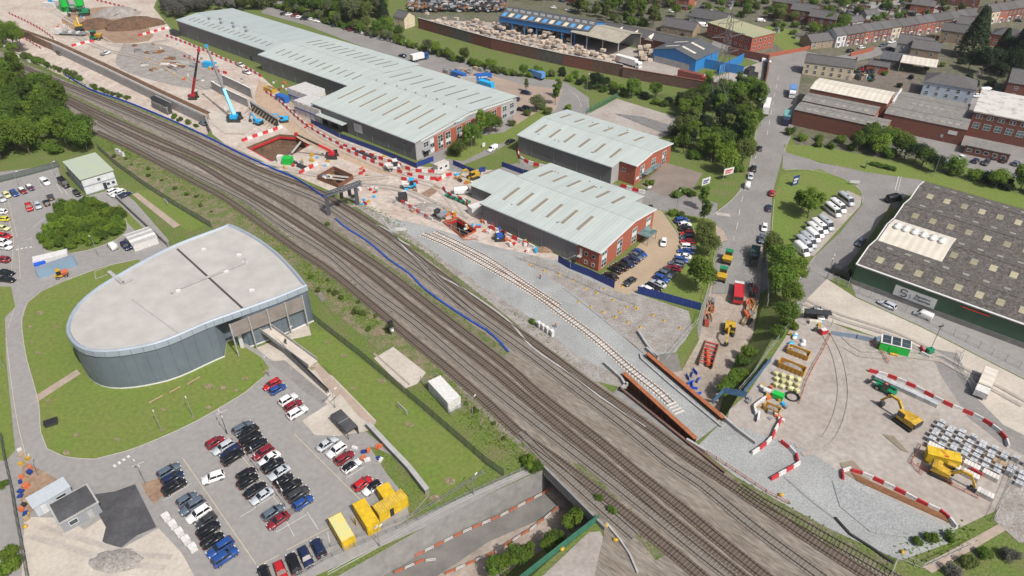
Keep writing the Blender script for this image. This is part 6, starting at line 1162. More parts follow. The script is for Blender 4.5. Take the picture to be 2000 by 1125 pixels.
# orange and white guard rails on the sunken road
gr = MB(); gr.box(-.95,.95,-.03,.03,.35,.55); gr.box(-.95,.95,-.03,.03,.8,1.0); gr.box(-.9,-.82,-.03,.03,0,1); gr.box(.82,.9,-.03,.03,0,1); gme = gr.mesh('guard_rail')
def guard(where, px):
    pts = [PF(*q) for q in px]
    for k, (p, a) in enumerate(along(pts, 2.0)):
        o = link('guard_rail', gme, None)
        if not gme.materials: gme.materials.append(m_orange)
        omat(o, (m_orange, m_whitep)[k % 2]); o.location = p; o.rotation_euler = (0,0,a); tag(o, '%s plastic guard rail %s' % (('orange','white')[k % 2], where), 'barrier', 'guard rails '+where)
guard('along the lower carriageway edge', [(820,1085),(900,1045),(980,1010),(1070,962)]); guard('along the lower footway', [(880,1120),(960,1085),(1040,1035),(1095,990)]); guard('across the lower carriageway', [(780,1118),(822,1100),(860,1095)])
b = MB(); q_ = lambda i, f: FLL[i].lerp(FLR[i], f)+Vector((0,0,.12))
for i in range(5, 8): b.add([q_(i,.0), q_(i,.42), q_(i+1,.42), q_(i+1,.0)], [(0,1,2,3)])
o = b.build('carriageway', mat('sunken_tarmac', (.17,.16,.15), .9, scale=.3, col2=(.12,.113,.105), world=True)); o['kind'] = 'structure'
b = MB(); [b.add([q_(i,.05), q_(i,.95), q_(i+1,.95), q_(i+1,.05)], [(0,1,2,3)]) for i in range(0,1)]; o = b.build('street_tarmac', m_tarmac2); o['kind'] = 'structure'
# lamp posts, signs, signals
def lamp(label, px, h, arms=1, m=m_galv, rz=0.0, z=0.0, group=None):
    w = P(*px, z); t = thing('lamp_post', label, 'lamp post', w, rz, group); MB().tube((0,0,0),(0,0,h),.075,8,.05).build('pole', m, t); MB().tube((0,0,0),(0,0,1.2),.11,8).build('base', m, t)
    for s in ((1,-1) if arms == 2 else (1,)):
        MB().bar((0,0,h),(s*.9,0,h+.08),.05,.05).build('arm', m, t); MB().loft([[(s*.7,-.12,h+.02),(s*.7,.12,h+.02),(s*.7,.08,h+.16),(s*.7,-.08,h+.16)],[(s*1.35,-.12,h+.04),(s*1.35,.12,h+.04),(s*1.35,.08,h+.16),(s*1.35,-.08,h+.16)]]).build('lantern', m_whitep, t)
for lab, px, h, ar, rz in (('slim lamp post on the station lawn near the bench rails', (315,840), 4.8, 1, 2.2), ('second slim lamp post on the station lawn', (377,813), 4.8, 1, 2.2), ('dark double lamp post at the car park double row', (444,848), 6, 2, 2.2), ('lamp post in the middle of the double row', (506,922), 6, 2, 2.2), ('lamp post at the far end of the double row', (558,990), 6, 2, 2.2), ('lamp post at the ring road bend', (285,945), 6, 2, 2.4), ('lamp post beside the depot fence', (110,344), 5, 1, 1), ('lamp post beside the yellow car in the depot yard', (38,364), 5, 1, 1), ('lamp post beside the blue-grey containers', (192,498), 6, 1, 2.5), ('lamp post on the ramp lawn', (568,668), 4, 1, 1), ('lamp post at the head of the station car park', (526,735), 5, 1, 2), ('lamp post by the railway cabin', (923,808), 4.5, 1, 1), ('lamp post on the paved strip by the ramp', (655,797), 5, 2, 1), ('brown lamp post beside the green shed yard', (1615,544), 7, 2, 1), ('street lamp on the main road kerb', (1481,232), 8, 1, 3), ('street lamp at the junction island', (1320,414), 7, 1, 1), ('lamp post on the corner lawn grass', (1146,182), 8, 1, 1), ('tall lamp post in the long car park', (792,110), 7, 1, 1), ('lamp post by the warehouse gable path', (922,300), 6, 1, 1), ('lamp post at the left edge by the ring road', (10,720), 5, 1, 2), ('lamp post outside the compound fence', (75,930), 5, 1, 2), ('street lamp beside the tree row behind the green shed', (1822,345), 8, 1, 2), ('lamp post at the car park railings', (742,1068), 5, 1, 1), ('lamp post along the footway above the sunken road', (925,966), 5, 1, 1)): lamp(lab, px, h, ar, m_steel if 'brown' in lab or 'dark' in lab else m_galv, rz)
def board(label, px, h, w, z0, hd, m=m_whitep, posts_=True, extra=None):
    t = thing('sign', label, 'sign', P(*px), hd); MB().box(-w/2,w/2,-.04,.04,z0,z0+h).build('panel', m, t)
    if posts_:
        for s in (-1,1): MB().box(s*w*.42-.05,s*w*.42+.05,.04,.13,0,z0+h).build('post', m_galv, t)
    if extra: MB().box(-w*.35,w*.35,-.06,-.04,z0+h*.5,z0+h*.72).build('lettering', extra, t); MB().box(-w*.35,w*.2,-.06,-.04,z0+h*.2,z0+h*.38).build('lettering', extra, t)
for a in (('long white sign board on the sloping lawn', (787,806), .9, 3.6, 1.0, ang((775,785),(798,808)), m_whitep, True, None), ('small white sign board on the strip by the depot', (326,400), .9, 2.6, 1.0, ang((318,388),(331,400)), m_whitep, True, None), ('white advertising board behind the brick office', (1376,372), 2.4, 3.6, 2.2, ang((1367,372),(1385,366)), m_whitep, True, m_bluep), ('white advertising board by the main road trees', (1420,352), 2.4, 4.2, 2.2, ang((1411,352),(1431,347)), m_whitep, True, m_redp), ('dark blue totem sign on the corner lawn', (1552,362), 3.4, 2.6, .2, ang((1546,362),(1560,358)), m_bluep, False, m_whitep), ('white panel sign on the grass by the lay-by', (1668,361), 1.0, 3.0, .6, ang((1660,360),(1676,361)), m_whitep, True, None), ('green site notice at the hedge end', (1690,328), 2.2, 1.6, .2, rad(70), m_grnp, False, None), ('small white sign at the corner of the brick unit', (1268,372), .9, 1.4, .8, rad(20), m_whitep, True, None), ('white sign beside the warehouse gable trees', (945,288), 1.6, 1.2, .3, rad(30), m_whitep, True, None)): board(*a)
def gantry(label, a, b, h, boxes=True, ext=0.0):
    A, B = P(*a), P(*b); t = thing('signal_gantry', label, 'signal gantry'); m = mat('gantry_steel', (.085,.095,.108), .6, scale=2)
    for p in (A, B): MB().box(-.5,.5,-.5,.5,0,h).build('leg', m, t).location = p
    u = (B-A).normalized(); A2, B2 = A-u*ext, B+u*2.2; up = Vector((0,0,1))
    for dz in (0, 1.1):
        for s in (-.45,.45): n_ = Vector((-u.y,u.x,0))*s; MB().bar(A2+up*(h+dz)+n_, B2+up*(h+dz)+n_, .3, .3).build('chord', m, t)
    n = 9
    for k in range(n): p, q = A2.lerp(B2, k/n), A2.lerp(B2, (k+1)/n); MB().bar(p+up*(h+(k%2)*1.1), q+up*(h+((k+1)%2)*1.1), .12, .12).build('lattice', m, t)
    MB().bar(A2+up*(h+.05), B2+up*(h+.05), .8, .06).build('walkway', m_galv, t)
    if boxes:
        for f in (.5,.78): p = A.lerp(B, f); MB().box(-.45,.45,-.5,.5,h-2.4,h-.1).build('signal_head', m_black, t).location = (p.x, p.y, 0)
gantry('steel signal gantry spanning the tracks by the cofferdam', (643,420), (699,400), 6.6); gantry('distant dark signal gantry beside the railway wood', (93,200), (118,190), 6, False)
t = thing('railway_signal', 'dark colour-light signal on a post beside the tracks', 'signal', P(766,655), .6); MB().tube((0,0,0),(0,0,3.2),.1,8).build('post', m_galv, t); MB().box(-.45,.45,-.3,.3,2.6,4.6).build('signal_head', m_black, t); MB().box(-.5,.5,-.6,.3,2.3,2.45).build('platform', m_galv, t); MB().sphere((0,-.5,1.9),.4,.4,.4).build('white_plate', m_whitep, t)
for k, px in enumerate(((1053,640),(1061,645),(1069,650),(1078,656))): t = thing('equipment_cabinet', 'white trackside equipment cabinet beside the cable trough', 'cabinet', P(*px), .4, 'row of white trackside cabinets'); MB().box(-.35,.35,-.55,.55,0,1.7).build('case', m_whitep, t); MB().box(-.4,.4,-.6,.6,1.7,1.78).build('lid', m_whitep, t); MB().box(.35,.37,-.5,.5,.1,1.6).build('door', m_galv, t)
for k, (px, sz) in enumerate((((34,113),(2.6,.9,1.6)),((232,300),(2.2,.9,1.7)),((240,305),(1.4,.9,1.5)),((57,122),(1.4,.8,1.2)))): t = thing('relay_cabinet', ('long pale relay cabinet by the top curve','pale relay cabinet outside the depot fence','smaller pale relay cabinet outside the depot fence','small grey cabinet by the top curve')[k], 'cabinet', P(*px), -.5); MB().box(-sz[0]/2,sz[0]/2,-sz[1]/2,sz[1]/2,0,sz[2]).build('case', m_whitep, t); MB().box(-sz[0]/2-.05,sz[0]/2+.05,-sz[1]/2-.05,sz[1]/2+.05,sz[2],sz[2]+.08).build('lid', m_conc, t)
# pylon
t = thing('pylon', 'tall grey lattice electricity pylon rising from the wooded patch', 'pylon', P(1395,225), rad(20)); zs = [0,7,13,18.5,23,27,30.5,34,37,40]; ws = [3.6,2.9,2.3,1.8,1.4,1.1,1.0,.9,.8,.12]; m_py = mat('pylon_steel', (.16,.165,.165), .6, metal=.3)
def cn(k): return [Vector((i*ws[k],j*ws[k],zs[k])) for i, j in ((-1,-1),(1,-1),(1,1),(-1,1))]
for k in range(len(zs)-1):
    a, b_ = cn(k), cn(k+1)
    for i in range(4): MB().bar(a[i], b_[i], .14, .14).build('leg_angle', m_py, t)
    b = MB()
    for i in range(4): b.bar(a[i], b_[(i+1)%4], .07, .07); b.bar(a[(i+1)%4], b_[i], .07, .07)
    b.build('bracing', m_py, t, kind='stuff')
for z, l in ((25,6),(31,7.2),(36,5.2)):
    for s in (-1,1):
        b = MB(); b.bar((s*.8,-.7,z),(s*l,0,z+.5),.12,.12); b.bar((s*.8,.7,z),(s*l,0,z+.5),.12,.12); b.bar((s*.8,0,z+1.8),(s*l,0,z+.5),.1,.1); b.build('cross_arm', m_py, t); MB().tube((s*l,0,z+.5),(s*l,0,z-1.6),.09,6).build('insulator', m_brickd, t)
# ================================================================= containers and cabins
def container(label, px, hd, m, L=6.06, W=2.44, H_=2.6, z=0.0, name='shipping_container', group=None, ribs=True, mt=None, win_=False, cat='container', at=None):
    t = thing(name, label, cat, at or P(*px, z), hd, group); MB().box(0,L,0,W,0,H_).build('body', m, t)
    rb = MB().box(-.05,.05,0,W,0,.05).mesh('roof_rib')
    if ribs:
        n = int(L/.5)
        for k in range(n): link('roof_rib', rb, mt or m, t, M=Matrix.Translation(((k+.5)*L/n,0,H_)))
    for x in (-.02, L-.1): MB().box(x,x+.12,-.03,W+.03,0,H_+.07).build('end_frame', m, t)
    MB().box(L+.1,L+.13,.1,W/2-.02,.1,H_-.1).build('door_leaf', m, t); MB().box(L+.1,L+.13,W/2+.02,W-.1,.1,H_-.1).build('door_leaf', m, t)
    if win_:
        for x in (L*.25, L*.72): win(t, x, -.02, 1.0, 'y-', 1.2, .9)
    return t
HC = ang((693,987),(722,1034)); m_fade = mat('faded_yellow_top', (.62,.5,.16), .8, scale=.6, col2=(.4,.5,.3), mix=(.3,.55))
c1 = container('faded yellow shipping container with green-stained roof', (645,1030), HC, m_yel2, mt=m_fade); MB().box(.1,5.9,.05,2.4,2.605,2.63).build('roof_stain', m_fade, c1)
c2 = container('bright yellow shipping container with a white notice', (692,1002), HC, m_yel2); MB().box(6.14,6.2,1.2,2.0,1.3,1.9).build('notice', m_whitep, c2); MB().box(2.2,3.1,-.9,-.82,0,2.2).build('open_door', m_yel2, c2)
c3 = container('yellow shipping container lying crossways with doorway', (743,1022), ang((743,1022),(792,992)), m_yel2, mt=m_wood); MB().box(2.2,3.0,-.05,.0,0,2.1).build('doorway', m_dark, c3)
container('short yellow container behind the crossways one', (738,970), HC, m_yel2, L=3.0)
container('large white equipment cabin in the railway fence', (838,764), ang((838,764),(873,803)), m_whitep, L=8.2, W=3.2, H_=3.0, ribs=False, name='equipment_cabin', cat='cabin')
fence('low steel fence round the white equipment cabin', [(822,745),(880,812),(905,795),(850,735)], 1.6, m_galv, .3, 2.5, .03, name='railing')
container('blue-grey long container with rusty top by the ring road', (78,545), ang((78,545),(155,518)), paint('blue_grey_paint', (.2,.3,.4)), L=9.5, mt=m_rust)
container('white pitched store behind the blue-grey container', (70,525), ang((70,525),(140,508)), m_whitep, L=8.5, W=3.0, H_=2.3, ribs=False, name='site_store', cat='cabin')
container('small bright blue tool store by the blue-grey container', (72,530), ang((70,530),(92,524)), m_bluen, L=2.6, W=1.4, H_=2.0, ribs=False, name='tool_store')
t = thing('striped_tent', 'white and grey striped storage tent beside the dark wall', 'tent', P(264,492), ang((264,492),(318,473))); MB().box(0,6.8,0,7.6,0,2.2).build('wall', m_whitep, t)
for k in range(6): MB().loft([[(-.2,k*1.28,2.2+.5*math.sin(math.pi*k/6)),(-.2,(k+1)*1.28,2.2+.5*math.sin(math.pi*(k+1)/6)),(-.2,(k+1)*1.28,2.28+.5*math.sin(math.pi*(k+1)/6)),(-.2,k*1.28,2.28+.5*math.sin(math.pi*k/6))],[(7,k*1.28,2.2+.5*math.sin(math.pi*k/6)),(7,(k+1)*1.28,2.2+.5*math.sin(math.pi*(k+1)/6)),(7,(k+1)*1.28,2.28+.5*math.sin(math.pi*(k+1)/6)),(7,k*1.28,2.28+.5*math.sin(math.pi*k/6))]]).build('roof_strip', m_whitep if k % 2 else m_conc, t)
for s in range(2):                                           # two-storey banks of white cabins by the warehouse
    O = P((600,642)[s] - (34 if s == 0 else 20), (212,232)[s] - (0 if s else 6)); u = Vector((math.cos(BA),math.sin(BA),0)); v = Vector((-u.y,u.x,0)); O = P((566,578)[s], (197,222)[s])
    for fl in range(2):
        for k in range(4+s): container('white site cabin on the %s level of the %s stack by the warehouse' % (('lower','upper')[fl], ('further','nearer')[s]), None, BA+math.pi/2, m_whitep, 9.0, 2.9, 2.7, name='site_cabin', group='stacked white site cabins', ribs=True, cat='cabin', at=O+u*(k*3.35+2.9)+Vector((0,0,fl*2.85+.1)), mt=m_conc, win_=False)
    for k in range(4+s):
        for fl in range(2): pass
    mb = MB(); w0 = O-v*.15; mb.bar(w0+Vector((0,0,2.85)), w0+u*((4+s)*3.35)+Vector((0,0,2.85)), .2, .35); tag(mb.build('blue_beam', m_bluep), 'blue trim beam along the %s cabin stack' % ('further','nearer')[s], 'beam')
container('dark blue container at the corner of the white cabins', (540,196), BA, m_tarp['container_blue'], L=6)
container('small white security cabin beside the warehouse hoarding', (856,338), ang((856,338),(880,328)), m_whitep, L=5, W=2.6, ribs=True, mt=m_wood, win_=True, name='site_cabin', cat='cabin')
container('dark grey steel store among site clutter', (780,395), rad(15), m_steel, L=2.6, W=2.2, H_=2.4, ribs=False, name='steel_store', cat='container')
container('dark container at the corner of the long warehouse', (333,68), BA, m_steel, L=6)
container('white trailer unit beside the nearer unit end', (922,422), BA+1.3, m_whitep, L=6.5, ribs=False, name='trailer_cabin', cat='cabin')
container('bright blue store on the stone layer', (398,132), rad(-20), m_skyb, L=4.5, W=2.4, H_=2.6, ribs=False, name='blue_store')
for k, (px, m, lab) in enumerate((((882,150),m_tarp['container_blue'],'blue-ended container in the storage yard'),((930,158),m_tarp['container_blue'],'bright blue container with white lettering in the storage yard'),((935,168),m_skyb,'teal topped container in the storage yard'),((900,165),m_conc,'long grey container in the storage yard'))): cc = container(lab, px, BA+.9*(k%2), m, L=7, name='storage_container'); (MB().box(1.2,1.8,-.06,-.02,1.1,1.8).build('white_emblem', m_whitep, cc), MB().box(2.2,5.2,-.06,-.02,1.2,1.7).build('white_lettering', m_whitep, cc)) if k == 1 else None
for k in range(26): t = thing('storage_cage', 'grey steel storage cage in the yard behind the warehouse', 'cage', P(860+RND.uniform(0,100), 128+RND.uniform(0,34)+6), BA, 'steel cages in the storage yard'); MB().box(0,2.2,0,1.4,0,RND.uniform(.8,1.8)).build('frame', m_galv if k % 3 else m_wood, t)
container('blue container by the red brick road wall', (1455,175), rad(-40), m_tarp['container_blue'], L=6)
container('stack container in the concrete yard corner', (1468,160), rad(50), m_steel, L=6, name='steel_store'); container('second dark container in the concrete yard corner', (1462,148), rad(50), m_steel, L=6, name='steel_store')
t = thing('cycle_shelter', 'black flat-roofed cycle shelter beside the retaining wall', 'shelter', P(648,826), ang((648,828),(690,872))); MB().box(0,6.6,0,2.6,2.3,2.42).build('roof', m_newtar, t); MB().box(3.25,3.35,-.05,2.65,2.42,2.5).build('roof_seam', m_galv, t)
for x in (.1,3.3,6.5):
    for y in (.1,2.5): MB().box(x-.05,x+.05,y-.05,y+.05,0,2.3).build('post', m_steel, t)
MB().box(0,6.6,2.55,2.6,.2,2.2).build('back_panel', m_steel, t)
t = thing('carport_cover', 'low black flat cover beside the depot bays', 'cover', P(88,838), rad(30)); MB().box(0,2.6,0,1.6,.9,1.0).build('top', m_black, t); MB().box(.1,2.5,.1,1.5,0,.9).build('base', m_steel, t)
for k in range(5): t = thing('white_crate', 'white boxed crate in the row beside the parked cars', 'crate', P(326+k*13, 1014+k*15), HP, 'row of white crates'); MB().box(-.6,.6,-.6,.6,0,1.2).build('box', m_whitep, t); MB().box(-.65,.65,-.65,.65,1.2,1.26).build('lid', m_whitep, t)
for k, (a, b_) in enumerate((((292,790),(319,775)),((332,770),(353,758)),((366,754),(391,739)))): t = thing('log_rail', 'low timber rail on the station lawn', 'rail', (0,0,0), 0, 'timber rails on the lawn'); A, B = P(*a), P(*b_); MB().bar(A+Vector((0,0,.45)), B+Vector((0,0,.45)), .22, .22).build('beam', m_wood, t); [MB().box(-.1,.1,-.1,.1,0,.4).build('post', m_wood, t).__setattr__('location', A.lerp(B, f)) for f in (.08,.92)]
# ================================================================= plant and materials on site
def tracks(t, L, W, w=.5, h=.8):
    for s in (-1,1): MB().loft([[(x,s*W-w/2,z0),(x,s*W+w/2,z0),(x,s*W+w/2,z1),(x,s*W-w/2,z1)] for x, z0, z1 in ((-L/2,.25,.55),(-L/2+.3,0,h),(L/2-.3,0,h),(L/2,.25,.55))]).build('crawler_track', m_track, t)
def excavator(label, px, hd, m=m_yel, s=1.0, z=0.0, reach=(1.0,1.0), dig=0.0, at=None):
    t = thing('excavator', label, 'excavator', at or P(*px, z), hd); t.scale = (s,s,s); tracks(t, 3.8, 1.15, .6)
    MB().box(-1.6,1.3,-.9,.9,.75,1.05).build('undercarriage', m_steel, t)
    b = MB(); b.loft([[(-2.0,-1.25,1.1),(-2.0,1.25,1.1),(-2.0,1.15,2.1),(-2.0,-1.15,2.1)],[(-1.2,-1.3,1.1),(-1.2,1.3,1.1),(-1.2,1.25,2.3),(-1.2,-1.25,2.3)],[(1.2,-1.25,1.1),(1.2,1.25,1.1),(1.2,1.2,1.9),(1.2,-1.2,1.9)]]); b.build('house', m, t)
    MB().box(-2.2,-1.6,-1.2,1.2,1.0,2.0).build('counterweight', m_steel, t)
    b = MB(); b.box(.1,1.5,.3,1.25,1.1,2.95); c = b.build('cab', m, t); MB().box(.2,1.53,.27,1.28,1.75,2.75).build('cab_glass', m_cglass, c)
    r = reach; e = (2.6*r[0],-.2,4.0*r[1]); k = (5.4*r[0],-.2,2.6*r[1]+dig)
    MB().bar((1.0,-.2,1.6), e, .45, .5).bar(e, (4.2*r[0],-.2,3.9*r[1]), .4, .45).build('boom', m, t); MB().bar((4.0*r[0],-.2,4.1*r[1]), (k[0],-.2,k[2]-1.2), .32, .38).build('dipper_arm', m, t)
    MB().tube((1.2,-.2,2.4),(2.5*r[0],-.2,3.7*r[1]),.09,6).build('ram', m_galv, t)
    b = MB(); x, zz = k[0], k[2]-1.3; b.loft([[(x,y,zz),(x-.7,y,zz-.2),(x-.8,y,zz-.9),(x-.2,y,zz-1.0),(x+.1,y,zz-.5)] for y in (-.75,.35)]); b.build('bucket', m_steel, t); return t
excavator('yellow tracked excavator with arm outstretched in the works yard', (1768,828), ang((1768,828),(1732,802)), s=1.15, reach=(1.05,.9)); excavator('small yellow excavator beside the yellow container', (1838,928), ang((1835,925),(1880,945)), s=1.05, reach=(1.0,.8)); excavator('yellow excavator parked beside the brown spoil heap', (157,60), rad(120), s=1.5); excavator('green excavator by the top left silos', (165,30), rad(200), m_grnp, 1.5); excavator('yellow excavator by the pale lean-to', (925,348), rad(215), s=1.0)
excavator('yellow wheeled excavator reaching over the sunken street', None, ang((1424,648),(1419,676)), s=1.0, reach=(1.1,.85), at=PF(1424,648))
for lab, px, hd in (('small blue excavator at the sheet-piled face', (505,243), rad(150)), ('blue excavator above the sheet-piled face', (555,238), rad(200))): excavator(lab, px, hd, m_skyb, .9)
def crane(label, px, tip, zt_, m, m2, z0=2.4, hd=0.0, r=.55, bs=1.0):
    w = P(*px); t = thing('mobile_crane', label, 'crane', w); tracks(t, 5.2*bs, 1.9*bs, .8*bs, 1.0)
    b = MB(); b.box(-1.6*bs,1.2*bs,-1.2*bs,1.2*bs,1.1,1+1.5*bs); b.build('upperworks', m, t); MB().box(-2.9*bs,-1.6*bs,-1.3*bs,1.3*bs,1.1,1+1.2*bs).build('counterweight', m_steel, t); MB().box(.4*bs,2.2*bs,1.2*bs,2.1*bs,1.2,1+1.9*bs).build('cab', m_cglass, t); MB().box(1.2*bs,2.4*bs,-1.1*bs,1.1*bs,1.1,1+.7*bs).build('engine_deck', m_steel, t)
    T_ = P(*tip, zt_)-w; A = Vector((0,0,z0)); M_ = A.lerp(T_, .38); N = A.lerp(T_, .7)
    MB().bar(A, M_, r*2, r*2).build('base_boom', m, t); MB().bar(M_, N, r*1.6, r*1.6).build('boom_section', m2, t); MB().bar(N, T_, r*1.2, r*1.2).build('boom_section', m2, t); MB().cbox(T_, (1,1,1)).build('boom_head', m, t); MB().tube(T_, T_-Vector((0,0,2)), .05, 5).build('hoist_rope', m_black, t); return t
crane('tall sky-blue telescopic crawler crane with dark boom', (460,236), (403,90), 25, m_skyb, m_steel); crane('red telescopic crane with dark upright boom', (379,193), (388,98), 22, m_redp, m_steel, r=.4, bs=.7); crane('red telescopic crane with long low boom over the pit', (650,308), (578,262), 9, m_redp, m_steel, r=.36, bs=.75); crane('dark blue compact crane beside the unit wall', (977,468), (975,440), 4.2, paint('dark_blue_plant', (.02,.09,.4)), m_steel, 1.8, r=.3).scale = (.6,.6,.8)
def wheeled(t, xs, W, r=.6): wheels(t, xs, W, r)
t = thing('telehandler', 'green telehandler with driver seat standing in the works yard', 'telehandler', P(1728,765), ang((1748,775),(1708,752))); MB().box(-2.2,2.2,-.8,.8,.6,1.3).build('chassis', m_grnp, t); MB().bar((-2.0,-.5,1.9),(3.4,-.5,1.1),.4,.45).build('boom', m_grnp, t); MB().box(-.6,.7,.0,1.0,1.3,2.5).build('cab', m_cglass, t); MB().box(-.2,.4,.2,.7,2.5,2.6).build('orange_cover', m_orange, t); MB().box(3.3,3.5,-1.1,.9,.5,1.6).build('fork_carriage', m_steel, t); wheels(t, (-1.5,1.5), 1.1, .62)
def dumper(label, w, hd, m, m2, s=1.0):
    t = thing('site_dumper', label, 'dumper', w, hd); t.scale = (s,s,s); MB().box(-1.9,.2,-.7,.7,.6,1.3).build('chassis', m, t); MB().loft([[(0,-.7,.9),(0,.7,.9),(0,1.05,1.9),(0,-1.05,1.9)],[(1.4,-.75,.8),(1.4,.75,.8),(1.9,1.1,1.9),(1.9,-1.1,1.9)]]).build('skip', m2, t); MB().box(-1.2,-.1,-.75,.75,1.3,2.7).build('canopy_frame', m_cglass, t); MB().box(-1.3,.0,-.85,.85,2.7,2.85).build('canopy', m, t); wheels(t, (-1.3,1.0), .95, .5)
dumper('green and yellow dumper standing higher up the sunken street', PF(1420,512), ang((1423,500),(1416,520)), m_grnp, m_yel, 1.25); dumper('green and yellow dumper lower down the sunken street', PF(1409,546), ang((1412,532),(1405,555)), m_grnp, m_yel, 1.25); dumper('white mini dumper crossing the building site', P(768,332), rad(200), m_whitep, m_whitep, 1.3); dumper('white and blue dumper by the site clutter', P(800,368), rad(190), m_skyb, m_whitep, 1.2); dumper('small grey dumper above the shaft', P(858,428), rad(-40), m_steel, m_galv, 1.1); dumper('orange buggy beside the blue-grey container', P(123,541), rad(30), m_yel, m_orange, .9); dumper('green loader on the stone layer', P(190,78), rad(0), m_grnp, m_yel, 1.6)
put2 = None
t = thing('tipper_truck', 'bright red tipper truck standing in the sunken street', 'lorry', PF(1440,588), ang((1440,540),(1437,590))); W = 1.25
MB().box(0,1.9,-1.25,1.25,.6,2.8).build('cab', m_redp, t); MB().box(1.88,1.95,-1.1,1.1,1.7,2.6).build('windscreen', m_cglass, t); MB().box(-5.6,.0,-.5,.5,.75,1.1).build('chassis', m_black, t); MB().loft([[(x,-1.25,1.1),(x,1.25,1.1),(x,1.25,2.6),(x,1.15,2.6),(x,1.15,2.45),(x,-1.15,2.45),(x,-1.15,2.6),(x,-1.25,2.6)] for x in (-5.6,-.2)]).build('tipper_body', m_redp, t); MB().box(-5.65,-4.6,-1.26,1.26,2.62,2.68).build('tailboard_cover', m_whitep, t); wheels(t, (1,-3.2,-4.5), 1.2, .5)
t = thing('tractor_trailer', 'dark green covered trailer and tractor parked by the street wall', 'tractor', PF(1472,505), ang((1476,495),(1468,545))); MB().box(-2.6,1.2,-1.2,1.2,.9,3.0).build('trailer_box', mat('dark_green_tarp', (.03,.08,.06), .7), t); MB().box(1.8,4.6,-.6,.6,.7,1.6).build('tractor_body', m_steel, t); MB().box(1.7,3.0,-.8,.8,1.6,2.8).build('tractor_cab', m_cglass, t); wheels(t, (-1.5,2.2,4.2), 1.1, .6)
# lighting mast, solar generator, skips, stacks
t = thing('lighting_mast', 'green lighting tower with tall thin mast', 'lighting tower', P(1814,690), .3); MB().box(-.8,.8,-.55,.55,.3,1.5).build('body', m_grnp, t); MB().tube((0,0,1.5),(0,0,8.3),.06,6).build('mast', m_steel, t); [MB().cbox((s*.4,0,8.3),(.45,.2,.35)).build('floodlight', m_steel, t) for s in (-1,1)]; wheels(t, (0,), .6, .3)
hs = ang((1714,672),(1772,686)); t = thing('solar_generator', 'bright green site generator with solar panels on its roof', 'generator', P(1715,684), hs); MB().box(0,6.4,0,2.5,0,2.4).build('body', m_limeg, t); MB().loft([[(x,-.1,2.45),(x,2.6,3.0),(x,2.6,3.08),(x,-.1,2.53)] for x in (-.1,6.5)]).build('roof', m_whitep, t)
for k in range(3):
    for j in range(2): MB().loft([[(x,y,2.47+y*.204+.1) for y in (.1+j*1.25,1.25+j*1.25)]+[(x,y,2.47+y*.204+.16) for y in (1.25+j*1.25,.1+j*1.25)] for x in (.3+k*2.1,2.1+k*2.1)]).build('solar_panel', m_glass, t)
MB().box(2.1,4.4,-.08,.0,.1,1.9).build('open_bay', m_limeg, t); MB().tube((2.5,-.7,.4),(4.2,-.7,.4),.35,10).build('yellow_tank', m_yel, t)
def skip(label, px, hd, L, W, H_, m):
    t = thing('skip', label, 'skip', P(*px), hd); b = MB(); q = lambda x, e: [(x,-W/2+e,0),(x,W/2-e,0),(x,W/2,H_),(x,W/2-.1,H_),(x,W/2-e-.1,.12),(x,-W/2+e+.1,.12),(x,-W/2+.1,H_),(x,-W/2,H_)]
    b.loft([q(-L/2,.15), q(L/2,.15)]); b.build('shell', m, t); [MB().box(x-.05,x+.05,-W/2+.1,W/2-.1,.1,H_).build('end_plate', m, t) for x in (-L/2+.05,L/2-.05)]; MB().sphere((0,0,H_*.55),L*.42,W*.38,H_*.42,10,4,top=True).build('contents', m_rubble, t)
    for k in range(int(L)): MB().box(-L/2+.5+k-.05,-L/2+.5+k+.05,-W/2-.06,-W/2+.08,.1,H_).build('rib', m, t)
HS = ang((1520,715),(1570,735)); skip('long ochre skip with ribbed side in the works yard', (1545,722), HS, 6, 2.3, 1.6, m_brownsk); skip('ochre skip holding yellow plant parts', (1558,693), HS, 5, 2.3, 1.5, m_brownsk); skip('yellow skip behind the coil of pipe', (1507,802), HS, 3.4, 1.8, 1.2, m_brownsk); skip('yellow skip near the white cabins', (528,178), BA, 6, 2.4, 1.6, m_yel)
t = thing('green_compressor', 'green and white compressor beside the black pipe coil', 'compressor', P(1518,778), HS); MB().box(-1.2,1.2,-.7,.7,.3,1.5).build('body', m_limeg, t); MB().tube((-1.6,0,1.0),(-3.2,0,1.0),.6,10).build('tank', m_whitep, t); wheels(t, (0,), .7, .3)
t = thing('pipe_coil', 'black coil of pipe lying on the works yard', 'pipe coil', P(1547,776)); [MB().path([(math.cos(a)*(1.2+.14*k),math.sin(a)*(1.2+.14*k),.12+.12*k) for a in [i*.35 for i in range(19)]], .16, .16).build('turn', m_black, t) for k in range(3)]
def heap(label, px, rx, ry, h, m, cat='heap', name='soil_heap', rz=0.0, seed=1):
    r = random.Random(seed); b = MB(); N = 22; secs = []
    for j in range(7):
        f = j/6; secs.append([((1-f)**.8*rx*math.cos(i*6.283/N)*r.uniform(.88,1.12)+.02*math.cos(i), (1-f)**.8*ry*math.sin(i*6.283/N)*r.uniform(.88,1.12)+.02*math.sin(i), h*math.sin(f*1.571)*r.uniform(.92,1.05) if j else -.05) for i in range(N)])
    b.loft(secs); o = b.build(name, m); o.location = P(*px); o.rotation_euler = (0,0,rz); return tag(o, label, cat)
